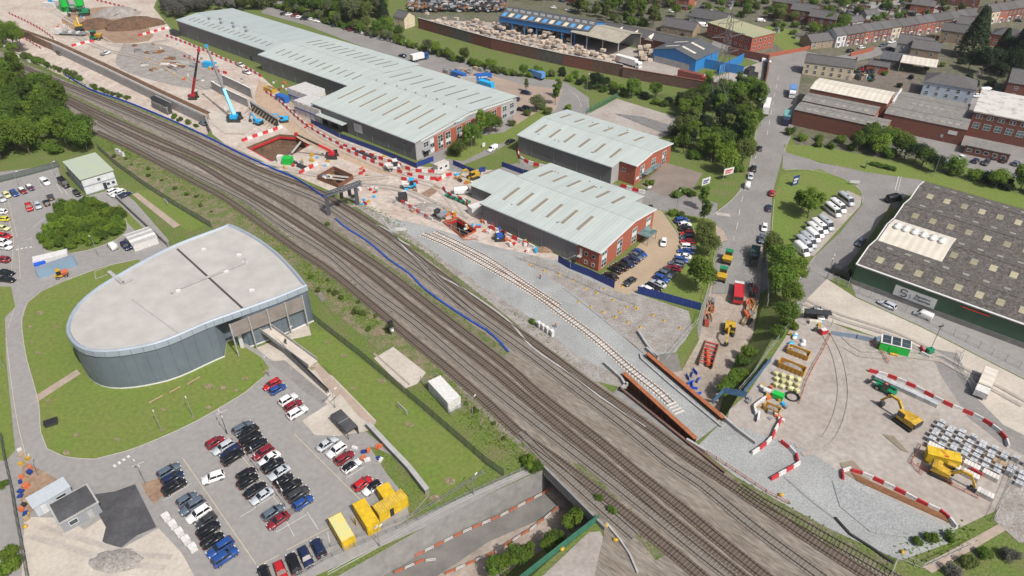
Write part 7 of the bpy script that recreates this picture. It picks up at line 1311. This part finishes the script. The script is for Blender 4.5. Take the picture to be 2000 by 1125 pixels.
heap('dark brown soil heap beside the yellow excavator', (188,52), 11, 8, 4.2, m_soil, rz=.5, seed=2); heap('larger brown soil heap near the warehouse end', (264,50), 16, 9, 4.5, m_soil, rz=.4, seed=3); heap('grey stone heap behind the soil heaps', (230,28), 13, 9, 4, m_rubble, rz=.2, seed=4); heap('pale heap of broken stone in the lower compound', (228,1095), 5, 2.6, .6, m_rubble, seed=5); heap('low red-brown earth pile by the brick office wall', (1062,488), 3.5, 1.8, .8, m_soil2, seed=6); heap('small heap of white bagged stone beside the tracks', (778,448), 2.6, 1.1, .7, m_conc, seed=7); heap('grey gravel heap next to the stone layer', (835,405), 5, 3, 1.0, m_rubble, seed=9)
# silos
for k, (px, m, lab) in enumerate((((133,22),m_limeg,'left green silo of the batching plant'),((158,20),m_limeg,'right green silo of the batching plant'),((146,24),m_conc,'pale silo between the two green silos'))):
    t = thing('batching_silo', lab, 'silo', P(*px)); r_ = 2.9 if k < 2 else 1.8; MB().tube((0,0,3),(0,0,18),r_,16).build('barrel', m, t); MB().tube((0,0,1.2),(0,0,3),.6,16,r_).build('hopper', m, t); [MB().box(-.15,.15,-.15,.15,0,3.4).build('leg', m_steel, t).__setattr__('location', (math.cos(a)*r_*.8,math.sin(a)*r_*.8,0)) for a in (.8,2.4,3.9,5.5)]
for k, (px, L, m) in enumerate((((85,14),8,m_whitep),((105,10),9,m_whitep),((118,22),6,m_limeg),((95,5),7,m_skyb))): container(('white','long white','green','pale blue')[k]+' cabin beside the batching plant', px, rad(-20), m, L=L, ribs=False, name='plant_cabin', cat='cabin')
t = thing('low_loader', 'white low-loader lorry with long flat bed on site', 'lorry', P(120,68), ang((165,68),(118,66))); MB().box(0,2.4,-1.4,1.4,.6,3.2).build('cab', m_whitep, t); MB().box(-14,0,-1.4,1.4,.9,1.3).build('flat_bed', m_galv, t); wheels(t, (1.2,-9,-10.5,-12), 1.3, .5); [MB().box(-13+k*2.2,-11.6+k*2.2,-1.1,1.1,1.3,2.1).build('load', m_whitep if k % 2 else m_galv, t) for k in range(5)]
t = thing('red_fire_unit', 'red pump unit standing by the works gate', 'pump', P(1607,652), .3); MB().box(-.8,.8,-.6,.6,.2,1.4).build('body', m_redp, t); MB().box(-.7,.7,-.5,.5,1.4,1.5).build('lid', m_whitep, t)
t = thing('site_canteen', 'open dark site shelter at the works gate', 'shelter', P(1573,636), ang((1573,636),(1622,640))); [MB().box(x-.06,x+.06,y-.06,y+.06,0,2.6).build('post', m_galv, t) for x in (0,6) for y in (0,3.4)]; MB().box(-.2,6.2,1.6,3.6,2.6,2.72).build('roof', m_steel, t); MB().box(0,6,3.4,3.46,0,2.5).build('back_panel', m_steel, t); MB().box(1,4,.6,1.6,0,1.0).build('bench_unit', m_cream, t)
# stacks of grey blocks and pallets, every pallet its own
G8 = 'pallets of grey blocks in the works yard'; hp = ang((1815,860),(1905,905)); O = P(1812,868); u = Vector((math.cos(hp),math.sin(hp),0)); v = Vector((-u.y,u.x,0))
m_blk = mat('pale_block', (.42,.44,.46), .85, scale=2, rnd=.2); m_blk2 = mat('white_block', (.55,.53,.5), .85, scale=2, rnd=.15)
def pallet(w, hd, L, W, H_, m, label, group, nx=3, ny=3):
    t = thing('block_pallet', label, 'pallet', w, hd, group); MB().box(0,L,0,W,0,.14).build('pallet_base', m_wood, t); bm = MB().box(0,L/nx*.92,0,W/ny*.92,0,H_).mesh('block')
    for i in range(nx):
        for j in range(ny): link('block', bm, m, t, M=Matrix.Translation((i*L/nx+.02,j*W/ny+.02,.14)))
for i in range(9):
    for j in range(5):
        if RND.random() < .88: pallet(O+u*(i*2.0-.5+RND.uniform(-.1,.1))+v*(j*1.6+.6), hp+RND.uniform(-.05,.05), 1.3, 1.1, RND.uniform(.7,1.3), m_blk, 'wrapped pallet of grey blocks in the stacked grid', G8, 2, 2)
for i in range(4):
    for j in range(2): pallet(O+u*(i*3.4+(j*.6))-v*(1.2+j*2.6+(3 if i > 2 and j else 0)), hp, 2.9, 1.5, .9, m_blk2, 'pallet of long white kerb units in the works yard', 'pallets of white units', 5, 1)
for i in range(9): pallet(P(1706+i*13.5, 741+i*6.2), ang((1710,732),(1820,785)), 1.6, 1.3, .9, m_blk, 'pallet of grey block paving beside the barriers', 'pallets beside the barriers', 1, 4)
yc = thing('yellow_store', 'bright yellow flat-topped store container among the pallets', 'container', P(1805,903), ang((1808,898),(1862,912))); MB().box(0,5.9,0,2.4,0,2.5).build('body', m_yel2, yc); MB().box(-.05,5.95,-.05,2.45,2.5,2.58).build('roof', m_yel2, yc); [MB().bar((2.2+.25*k,1.9-.35*k,2.6),(3.0+.25*k,1.75-.35*k,2.6),.12,.02).build('roof_mark', m_redp, yc) for k in range(3)]; MB().box(2.9,3.7,.35,.75,2.59,2.61).build('roof_mark', m_redp, yc)
for i in range(3): pallet(P(1918+i*12, 895+i*6), hp, 1.8, 1.4, .6, m_wood, 'stack of sawn timber at the yard edge', 'timber stacks', 6, 1)
tw = thing('covered_lorry_load', 'cream tarpaulined load on a pale trailer by the access road', 'trailer', P(1915,768), ang((1915,770),(1940,712))); MB().box(0,7,-1.3,1.3,.7,2.6).build('load', m_cream, tw); MB().box(-2.4,0,-1.3,1.3,.6,2.2).build('white_crate', m_whitep, tw); MB().box(-2.4,7,-.6,.6,.3,.7).build('chassis', m_steel, tw); wheels(tw, (1,5), 1.2, .4)
for i in range(12): t = thing('bulk_bag', 'pale yellow bulk bag in the works yard cluster', 'bag', P(1514+(i%4)*14+RND.uniform(-2,2), 732+(i//4)*11+(i%4)*4), RND.uniform(0,1), 'cluster of bulk bags'); MB().loft([[(i_*s_,j_*s_,z) for i_, j_ in ((-1,-1),(1,-1),(1,1),(-1,1))] for z, s_ in ((0,.45),(.35,.55),(.85,.5),(1.0,.3))]).build('bag', mat('bulk_bag', (.5,.48,.25), .9, scale=2, rnd=.2), t)
for i in range(9): t = thing('plastic_sack', 'white wrapped sack in the heap by the works fence', 'sack', P(1540+RND.uniform(0,38), 655+RND.uniform(0,28)), RND.uniform(0,3), 'wrapped white sacks'); MB().sphere((0,0,.35),.9,.6,.5,8,5).build('sack', m_whitep if i % 4 else m_skyb, t, True)
for k in range(7): t = thing('steel_rail', 'rusty rail in the stack enclosed by barriers', 'rail', (0,0,0), 0, 'stack of rusty rails'); A, B = P(1662+k*2,925-k*.2+k*2.6), P(1842+k*1.5,1006+k*2.2); MB().bar(A+Vector((0,0,.12+.1*(k%2))), B+Vector((0,0,.12+.1*(k%2))), .3, .2).build('head', m_rust, t)
# pits: sheet piles, frames, props
def piles(label, rim, top, depth, m, w=.55, close=True, red=None):
    pts = [P(*q) for q in rim]; pts = pts+[pts[0]] if close else pts; t = thing('sheet_pile_wall', label, 'sheet piling'); pm = MB().loft([[(-w/2,0,z),(-w*.25,.22,z),(w*.25,.22,z),(w/2,0,z),(w*.25,.16,z),(-w*.25,.16,z)] for z in (-depth,top)]).mesh('pile')
    for p, a in along(pts, w): link('pile', pm, m, t, M=Matrix.Translation((p.x,p.y,0))@Matrix.Rotation(a, 4, 'Z'))
    if red: MB().path([p+Vector((0,0,-.6)) for p in pts], .5, .5).build('waling', red, t)
    return t
piles('rusty sheet-piled cofferdam beside the signal gantry', PIT2, 1.6, 4.4, m_pile); piles('orange-red sheet-piled shaft above the new sidings', PIT3, .7, 4.9, m_redpile, red=m_redp); piles('dark sheet-piled face of the big excavation', [PIT1[3],PIT1[4]], .3, 3.3, m_pile, close=False, w=.8)
t = thing('excavation_frame', 'red steel waling frame bracing the big excavation', 'frame'); cI = sum((P(*q) for q in PIT1), Vector())/6; pp = [P(*q).lerp(cI,.08)+Vector((0,0,-1.0)) for q in PIT1]
for a, b_ in ((pp[0],pp[1]),(pp[1],pp[2]),(pp[2],pp[3]),(pp[0],pp[5])): MB().bar(a, b_, .6, .6).build('waling', m_redp, t)
MB().tube(pp[2].lerp(pp[3],.2), pp[4].lerp(pp[5],.4)-Vector((0,0,1)), .4, 10).build('prop', m_conc, t)
wl_ = thing('cutting_wall', 'long smooth grey concrete retaining wall of the cutting', 'wall'); wp = [P(*q) for q in ((103,86),(200,131),(300,179),(403,227),(412,250))]
for a, b_ in zip(wp, wp[1:]):
    n = max(1, int((b_-a).length/7))
    for k in range(n): p, q = a.lerp(b_,k/n), a.lerp(b_,(k+1)/n); d = (q-p).cross(Vector((0,0,1))).normalized()*.35; MB().bar(p+d+Vector((0,0,-1.95)), q+d+Vector((0,0,-1.95)), .4, 4.1).build('wall_panel', m_conc, wl_)
MB().path([p+Vector((0,0,.2)) for p in wp[:4]], .6, .4).build('capping', m_conc, wl_)
b = MB(); ed = [P(*q)+Vector((0,0,.08)) for q in ((28,56),(103,83),(200,128),(300,176),(403,224))]; o2 = offset(ed, 1.2); [b.add([ed[i],ed[i+1],o2[i+1]+Vector((0,0,.7)),o2[i]+Vector((0,0,.7))], [(0,1,2,3)]) for i in range(4)]; [b.add([o2[i]+Vector((0,0,.7)),o2[i+1]+Vector((0,0,.7)),offset(ed,2.4)[i+1],offset(ed,2.4)[i]], [(0,1,2,3)]) for i in range(4)]; o = b.build('earth_bund', m_soil); o['kind'] = 'structure'
t = thing('formwork', 'grey steel formwork deck against the retaining wall', 'formwork', P(302,190), ang((302,190),(355,215))); [MB().box(0,13,y,y+.35,z,z+.25).build('walkway', m_conc, t) for y, z in ((.2,.6),(-1.8,-1.0))]; [MB().box(k*1.1,k*1.1+.12,-1.8,.3,-3.9,.7).build('soldier', m_steel, t) for k in range(12)]; MB().box(0,13,-2.1,-1.8,-3.6,-1.2).build('shutter_panel', m_concd, t)
for lab, px, h in (('tall grey precast wall at the back of the crane area', ((438,165),(466,178),(494,192)), 4.2), ('curved grey wall with white coping beside the blue crane', ((416,174),(430,183),(455,195),(487,210)), 3.6)):
    t = thing('concrete_wall', lab, 'wall'); pts = line(px)
    for a, b_ in zip(pts, pts[1:]): MB().bar(a+Vector((0,0,h/2)), b_+Vector((0,0,h/2)), .5, h).build('wall_panel', m_conc, t); MB().bar(a+Vector((0,0,h+.1)), b_+Vector((0,0,h+.1)), .65, .2).build('coping', m_whitep, t)
t = thing('raking_props', 'row of pale raking props against a dark sheeted face', 'props'); A, B = P(492,215), P(545,250); MB().bar(A+Vector((0,0,1.9)), B+Vector((0,0,1.9)), .3, 3.8).build('sheeted_face', m_steel, t); [MB().bar(A.lerp(B,(k+.5)/10)+Vector((0,0,3.2)), A.lerp(B,(k+.5)/10)+Vector((-2.6,-2.6,0)), .16, .16).build('prop', m_wood, t) for k in range(10)]; MB().bar(A+Vector((0,0,3.9)), B+Vector((0,0,3.9)), .9, .15).build('walkway', m_galv, t)
o = sheet('crane_slab', [(405,212),(440,225),(500,245),(480,262),(440,262),(412,240)], m_slab)
t = thing('rebar_mat', 'green-black bar cage lying inside the barriers', 'steel cage', P(690,300), BA); [MB().box(k*1.2,k*1.2+.5,0,2.2,0,.8).build('bar_bundle', m_steel, t) for k in range(9)]
t = thing('rebar_mat', 'dark spoil-filled trench box inside red barriers', 'steel cage', P(868,384), BA); [MB().box(k*1.1,k*1.1+.7,0,2.4,0,.7).build('bar_bundle', m_steel if k % 2 else m_grnp, t) for k in range(9)]
t = thing('rebar_mat', 'bar cages stacked beside the red mini crane', 'steel cage', P(562,318), BA); [MB().box(k*1.2,k*1.2+.7,0,2.0,0,.6).build('bar_bundle', m_steel, t) for k in range(8)]
container('bright green welfare tank by the railway edge', (552,322), BA+.6, m_limeg, L=3.2, W=2.6, H_=2.4, ribs=False, name='welfare_unit', cat='cabin'); container('small white welfare hut by the railway edge', (542,317), BA+.6, m_whitep, L=1.8, W=1.8, H_=2.2, ribs=False, name='welfare_unit', cat='cabin')
# loose material spread on the stone layer and site edge
for k in range(46):
    x, y = RND.choice(((280,95),(330,120),(260,110),(310,130),(345,128))); x += RND.uniform(-35,35); y += RND.uniform(-10,10); m, c = RND.choice(((m_galv,'grey steel'),(m_wood,'timber'),(m_whitep,'white wrapped'),(m_rust,'rusty steel'),(m_conc,'concrete'))); t = thing('material_bundle', c+' material bundle laid out on the stone layer', 'bundle', P(x,y), RND.uniform(-.9,.3), 'bundles on the stone layer'); n = RND.randint(2,4); L = RND.uniform(2,5); [MB().box(0,L*RND.uniform(.85,1),j*.5,j*.5+.42,0,RND.uniform(.3,.8)).build('length', m, t) for j in range(n)]
for k in range(170):
    reg = RND.choice(([(525,160),(560,175),(545,165)],[(600,250),(690,285),(740,305)],[(800,375),(830,395),(790,410)],[(905,345),(925,355),(940,340)],[(590,320),(620,310),(560,325)],[(870,420),(920,445),(945,450)],[(1010,480),(1040,490),(1000,475)],[(150,35),(120,40),(130,50)],[(420,130),(350,150),(400,160)],[(640,345),(700,340),(720,370)],[(740,380),(770,395),(720,395)],[(640,320),(600,335),(700,330)],[(970,455),(990,465),(945,440)],[(330,90),(300,100),(380,120)],[(470,160),(500,190),(440,215)])); x, y = RND.choice(reg); x += RND.uniform(-18,18); y += RND.uniform(-6,6); m, c = RND.choice(((m_red,'red'),(m_whitep,'white'),(m_orange,'orange'),(m_wood,'timber'),(m_galv,'grey'),(m_yel,'yellow'),(m_skyb,'blue'),(m_whitep,'white'))); t = thing('site_crate', c+' site box left beside the haul road and pits', 'box', P(x,y), RND.uniform(0,3), 'loose site boxes'); a, b_ = RND.uniform(.5,1.6), RND.uniform(.4,1.0); MB().box(-a/2,a/2,-b_/2,b_/2,0,RND.uniform(.3,1.1)).build('box', m, t); MB().box(-a/2-.04,a/2+.04,-b_/2-.04,b_/2+.04,0,.1).build('skid', m_wood, t)
for k in range(30):
    x = RND.uniform(0,1); f = RND.random(); p = P(1385,585).lerp(P(1372,640), x); w = PF(1392-20*x+RND.uniform(-8,8), 580+60*x) if k % 2 else PF(1472-12*x+RND.uniform(-7,9), 560+75*x); m, c = RND.choice(((m_orange,'orange'),(m_redp,'red'),(m_rust,'rusty'),(m_wood,'timber'),(m_steel,'dark steel'),(m_galv,'grey steel'))); t = thing('trench_equipment', c+' trench equipment piled along the sunken street', 'equipment', w, RND.uniform(-.4,.4)+1.3, 'equipment along the sunken street'); L = RND.uniform(1.2,3); MB().box(-L/2,L/2,-.5,.5,0,RND.uniform(.4,1.2)).build('frame', m, t); [MB().box(-L/2,L/2,y-.06,y+.06,1.2,1.3).build('strut', m, t) for y in (-.4,.4)]
pt = [PF(*q) for q in ((1372,668),(1398,672),(1400,690),(1390,718),(1366,716),(1370,690))]; b = MB(); b.add([p+Vector((0,0,.06)) for p in pt], [tuple(range(6))]); o = b.build('trench_floor', m_soil); o['kind'] = 'structure'
t = thing('trench_box', 'red steel trench box in the sunken street excavation', 'trench box', PF(1384,695), ang((1392,672),(1378,718))); [MB().box(-4.5,4.5,s*1.6-.1,s*1.6+.1,0,1.3).build('side_panel', m_rust, t) for s in (-1,1)]; [MB().tube((x,-1.6,1.0),(x,1.6,1.0),.14,8).build('strut', m_redp, t) for x in (-4,-2.6,-1.2,.4,2,3.6)]; MB().tube((-2,-.8,.5),(4,.6,.5),.5,10).build('pipe', m_redpile, t)
for k in range(10): w = PF(1352+RND.uniform(-10,14), 728+k*5.5); t = thing('blue_crowd_fence', 'blue plastic pedestrian barrier near the bridge abutment', 'barrier', w, RND.uniform(0,3), 'blue pedestrian barriers'); MB().box(-1,1,-.03,.03,.1,1.0).build('panel', m_bluen, t); [MB().box(x-.05,x+.05,-.25,.25,0,.08).build('foot', m_black, t) for x in (-.8,.8)]
# red edge mesh and small yellow marker cones on the ballast
for lab, px in (('orange mesh fence beside the bulk bags', [(1622,655),(1605,690),(1590,715),(1575,745),(1560,790)]), ('red mesh fence by the solar generator', [(1700,668),(1722,690),(1735,712)]), ('red mesh fence at the shaft edge', [(865,425),(880,440),(905,470),(935,468)]), ('red mesh fence along the lower ballast edge', [(1362,875),(1420,912),(1500,965),(1540,985)]), ('orange mesh fence round the yellow excavator', [(1800,870),(1778,905),(1800,930)]), ('red mesh fence round the lower excavator', [(1790,910),(1850,945),(1910,975)])): fence(lab, px, 1.0, m_orange, .25, 2.2, .05, name='mesh_fence')
cone = MB(); cone.tube((0,0,0),(0,0,.7),.28,8,.06); cone.box(-.35,.35,-.35,.35,0,.08); cme = cone.mesh('marker_cone')
for px in [(1040+i*26+RND.uniform(-5,5), 520+i*11+RND.uniform(-6,6)) for i in range(12)]+[(1130+i*24, 590+i*10) for i in range(6)]+[(1180,565),(1215,560),(1240,600),(1210,610)]: o = link('marker_cone', cme, m_yel); o.location = P(*px); tag(o, 'small yellow marker standing on the stone platform', 'marker', 'yellow markers on the stone platform')
for k, px in enumerate(((1525,968),(1762,1080),(1183,1028),(1202,1056),(1098,1074),(55,1005),(50,1030))): t = thing('yellow_bag', 'yellow sandbag pile lying by the fence line', 'sandbag', P(*px), k, 'yellow sandbags by the fences'); MB().sphere((0,0,.3),.55,.4,.35,8,5).build('bag', m_yel, t, True)
# paper bales, scrap
m_bale = mat('waste_paper_bale', (.5,.42,.34), .9, scale=1.2, col2=(.36,.29,.23), rnd=.25); blm = MB(); blm.loft([[(-.9+e,-.6+e,z),(.9-e,-.6+e,z),(.9-e,.6-e,z),(-.9+e,.6-e,z)] for z, e in ((0,.05),(.15,0),(.95,0),(1.1,.06))]); bl = blm.mesh('paper_bale')
yard = [(832,40),(975,52),(1110,70),(1120,100),(1180,110),(1205,130),(1195,142),(1100,122),(960,88),(835,55)]; yw = [P(*q) for q in yard]; n = 0
while n < 230:
    x, y = RND.uniform(820,1210), RND.uniform(38,145)
    if not inpoly(x, y, yard): continue
    w = P(x,y); o = link('paper_bale', bl, m_bale); o.location = (w.x,w.y,RND.choice((0,0,1.1,2.2,3.3))); o.rotation_euler = (0,0,RND.uniform(-.7,-.4)+RND.choice((0,1.57))); o.scale = (1.35,1.35,1.15); tag(o, 'pale waste-paper bale stacked in the recycling yard', 'bale', 'waste-paper bales in the recycling yard'); n += 1
for x, y in [(1260+RND.uniform(-12,12),108+RND.uniform(-8,14)) for _ in range(22)]: w = P(x,y); o = link('paper_bale', bl, m_bale); o.location = (w.x,w.y,RND.choice((0,1.1,2.2))); o.scale = (1.3,1.3,1.2); tag(o, 'pale waste-paper bale heaped beside the blue shed', 'bale', 'waste-paper bales by the blue shed')
sheet('recycling_yard', [(822,38),(975,45),(1120,65),(1280,105),(1350,140),(1400,150),(1492,120),(1490,182),(1380,176),(1215,147),(960,93),(820,54)], m_yard)
v_, f_ = [], []; rs = random.Random(3); ci = []
for k in range(1500):
    x, y = rs.uniform(800,985), rs.uniform(-6,24)
    w = P(x,y); a, b_, h = rs.uniform(.6,2.2), rs.uniform(.5,1.0), rs.uniform(.4,1.0); z = rs.uniform(0,2.4); an = rs.uniform(0,3.1); M_ = Matrix.Translation((w.x,w.y,z+h/2))@Matrix.Rotation(an,4,'Z')@Matrix.Rotation(rs.uniform(-.4,.4),4,'X'); o_ = len(v_)
    v_ += [tuple(M_@Vector((i*a,j*b_,k_*h/2))) for k_ in (-1,1) for i, j in ((-1,-1),(1,-1),(1,1),(-1,1))]; f_ += [tuple(o_+q for q in t_) for t_ in ((4,5,6,7),(0,1,5,4),(1,2,6,5),(2,3,7,6),(3,0,4,7))]; ci += [rs.choice((0,0,1,1,2,2,3,4))]*5
me = bpy.data.meshes.new('scrap_heap'); me.from_pydata(v_, [], f_); o = link('scrap_heap', me, [m_steel, m_black, CM['grey'], m_rust, m_conc]); me.polygons.foreach_set('material_index', ci); o['kind'] = 'stuff'; tag(o, 'sprawling heap of scrapped cars and dark metal', 'scrap heap')
for k in range(40): w = P(1640+RND.uniform(0,70), 142+RND.uniform(-6,14)); m, c = RND.choice(((m_steel,'dark'),(m_rust,'rusty'),(m_skyb,'pale blue'),(m_redp,'red'),(m_wood,'timber'),(m_cream,'cream'))); t = thing('yard_scrap', c+' scrap item in the cluttered yard behind the cream roof', 'scrap', w, RND.uniform(0,3), 'scrap in the cluttered yard'); a = RND.uniform(1,3.5); MB().box(-a/2,a/2,-.7,.7,0,RND.uniform(.6,2)).build('item', m, t); MB().box(-a/3,a/3,-.5,.5,.5,2.2).build('item_top', m_steel, t)
for k in range(16): w = P(48+RND.uniform(-10,22), 880+k*9); m, c = RND.choice(((m_orange,'orange'),(m_bluep,'blue'),(m_whitep,'white'),(m_wood,'timber'),(m_yel,'yellow'),(m_steel,'dark'))); t = thing('site_clutter', c+' site item piled along the compound fence', 'clutter', w, RND.uniform(0,3), 'clutter along the compound fence'); a = RND.uniform(.5,1.3); MB().box(-a/2,a/2,-.4,.4,0,RND.uniform(.3,1)).build('item', m, t); MB().box(-a/2-.05,a/2+.05,-.45,.45,0,.08).build('pallet', m_wood, t)
for k in range(9): w = P(700+RND.uniform(-8,45), 868+RND.uniform(0,32)); m, c = RND.choice(((m_whitep,'white'),(m_orange,'orange'),(m_steel,'dark'),(m_bluep,'blue'))); t = thing('dumped_item', c+' discarded item beside the retaining wall', 'junk', w, RND.uniform(0,3), 'junk beside the retaining wall'); MB().box(-.6,.6,-.35,.35,0,.5).build('item', m, t); MB().tube((0,0,.5),(0,0,.62),.3,10).build('item_top', m, t)
# back gardens: sheds, fences, hedges
for k in range(46):
    x, y = RND.choice(((1560,20),(1640,30),(1700,25),(1760,28),(1820,10),(1540,70),(1330,15),(1250,20),(1420,25),(1900,60),(1940,70),(1800,110),(1860,150))); x += RND.uniform(-45,45); y += RND.uniform(-14,14)
    m, c = RND.choice(((m_wood,'timber'),(m_steel,'dark felt-roofed'),(m_conc,'grey concrete'),(m_cream,'cream'),(m_brickd,'brick'))); t = thing('garden_shed', c+' garden shed behind the town houses', 'shed', P(x,y), rad(-33)+RND.choice((0,1.57)), 'sheds in the back gardens'); L, W_h = RND.uniform(2,5), RND.uniform(1.8,3); MB().box(0,L,0,W_h,0,2).build('wall', m, t); MB().loft([[(x_,-.2,2),(x_,W_h/2,2.7),(x_,W_h+.2,2)] for x_ in (-.2,L+.2)]).build('roof', m_slate, t)
for k in range(34):
    x, y = RND.uniform(1480,1900), RND.uniform(0,45)
    if y > 95-(x-1500)*.16: continue
    a = P(x,y); d = rad(-33)+RND.choice((0,1.57)); L = RND.uniform(8,18); b_ = a+Vector((math.cos(d)*L,math.sin(d)*L,0)); t = thing('garden_fence', 'timber garden fence dividing the back gardens', 'fence', (0,0,0), 0, 'back garden fences'); n = int(L/1.9); [MB().bar(a.lerp(b_,i/n)+Vector((0,0,.85)), a.lerp(b_,(i+.97)/n)+Vector((0,0,.85)), .08, 1.7).build('panel', m_brickw if k % 3 else m_wood, t) for i in range(n)]
wood([(1490,20),(1560,0),(1700,0),(1900,-10),(1900,20),(1780,40),(1640,55),(1560,80)], 9, ['bush','bush','broad'], 'green shrub among the back garden fences', 'back garden greenery', size=(1.3,2.4), lfs=(0,1,2,3))
wood([(1640,150),(1700,130),(1780,125),(1880,160),(1880,185),(1780,175)], 9, ['bush'], 'green shrub in the yards between factory and houses', 'yard greenery', size=(1.2,1.8), lfs=(1,3))
wood([(1170,0),(1480,0),(1480,50),(1380,40),(1280,50)], 10, ['bush','broad'], 'green shrub in the gardens around the bungalows', 'bungalow greenery', size=(1.6,2.6), lfs=(0,1,2,3))
t = thing('concrete_upstand', 'white zigzag concrete wall section by the yellow skip', 'wall'); [MB().bar(P(*a)+Vector((0,0,.5)), P(*b_)+Vector((0,0,.5)), .45, 1.0).build('wall_section', m_whitep, t) for a, b_ in (((1494,780),(1472,797)),((1472,797),(1476,812)),((1482,808),(1479,826)))]
for k in range(26):
    x, y = RND.choice(((1490,770),(1500,760),(1530,790),(1555,660),(1585,650),(1600,640),(1470,790),(1515,815))); x += RND.uniform(-12,12); y += RND.uniform(-10,10); m, c = RND.choice(((m_whitep,'white'),(m_orange,'orange'),(m_galv,'grey steel'),(m_yel,'yellow'),(m_steel,'dark'),(m_wood,'timber'),(m_skyb,'pale blue'))); t = thing('yard_item', c+' item among the stores at the works yard edge', 'stores', P(x,y), RND.uniform(0,3), 'stores at the works yard edge'); a = RND.uniform(.5,1.5); MB().box(-a/2,a/2,-.35,.35,0,RND.uniform(.3,1.0)).build('item', m, t); MB().box(-a/2-.04,a/2+.04,-.4,.4,0,.08).build('skid', m_wood, t)
# people
def person(label, w, hd, top, trousers, hat=None):
    t = thing('person', label, 'person', w, hd); me = bpy.data.meshes.new('body'); J = [(0,0,.95),(0,0,1.2),(0,0,1.42),(0,0,1.52),(0,0,1.66),(0,.19,1.4),(.05,.27,1.15),(.14,.25,.95),(0,-.19,1.4),(.05,-.27,1.15),(.14,-.25,.95),(.02,.1,.9),(.1,.11,.5),(.06,.11,.06),(.16,.11,.03),(-.02,-.1,.9),(-.06,-.11,.5),(-.14,-.11,.06),(-.04,-.11,.03)]
    E_ = [(0,1),(1,2),(2,3),(3,4),(2,5),(5,6),(6,7),(2,8),(8,9),(9,10),(0,11),(11,12),(12,13),(13,14),(0,15),(15,16),(16,17),(17,18)]; me.from_pydata(J, E_, []); o = link('body', me, None, t); md = o.modifiers.new('s','SKIN'); R_ = [.15,.16,.16,.06,.11,.08,.055,.05,.08,.055,.05,.1,.075,.055,.05,.1,.075,.055,.05]
    for sv, r_ in zip(me.skin_vertices[0].data, R_): sv.radius = (r_,r_)
    me.skin_vertices[0].data[0].use_root = True; o.modifiers.new('d','SUBSURF').levels = 1; dg = bpy.context.evaluated_depsgraph_get(); dg.update(); m2 = bpy.data.meshes.new_from_object(o.evaluated_get(dg)); o.modifiers.clear(); o.data = m2; m2.materials.clear(); m2.materials.append(trousers); m2.materials.append(top); m2.materials.append(mat('skin', (.45,.27,.2), .6))
    for p in m2.polygons: p.material_index = 2 if p.center.z > 1.5 else (1 if p.center.z > .92 else 0)
    MB().sphere((0,0,1.68),.125,.12,.12,8,4,top=True).build('hair' if not hat else 'helmet', hat or m_black, t, True)
person('person in dark clothes walking along the pale ramp', P(559,672,2.4), -.9, m_black, m_black)
for k, px in enumerate(((1165,545),(1055,545),(1085,640))): person(('worker in orange vest on the stone platform','worker in orange vest beside the new sidings','worker in orange vest by the trackside cabinets')[k], P(*px), k, m_orange, m_bluep, m_whitep)
# slight haze in the air over the whole place
hz = MB().box(-2500,2500,-300,4000,-8,CAMH+25).mesh('haze'); ho = bpy.data.objects.new('haze', hz); C.objects.link(ho); ho['kind'] = 'stuff'; tag(ho, 'thin pale daytime haze filling the air', 'haze')
hm = bpy.data.materials.new('haze'); hm.use_nodes = True; hm.node_tree.nodes.clear(); hv = hm.node_tree.nodes.new('ShaderNodeVolumePrincipled'); ho_ = hm.node_tree.nodes.new('ShaderNodeOutputMaterial'); hv.inputs['Color'].default_value = (.9,.94,1,1); hv.inputs['Density'].default_value = .00008; hv.inputs['Anisotropy'].default_value = .2
hm.node_tree.links.new(hv.outputs[0], ho_.inputs['Volume']); hz.materials.append(hm)
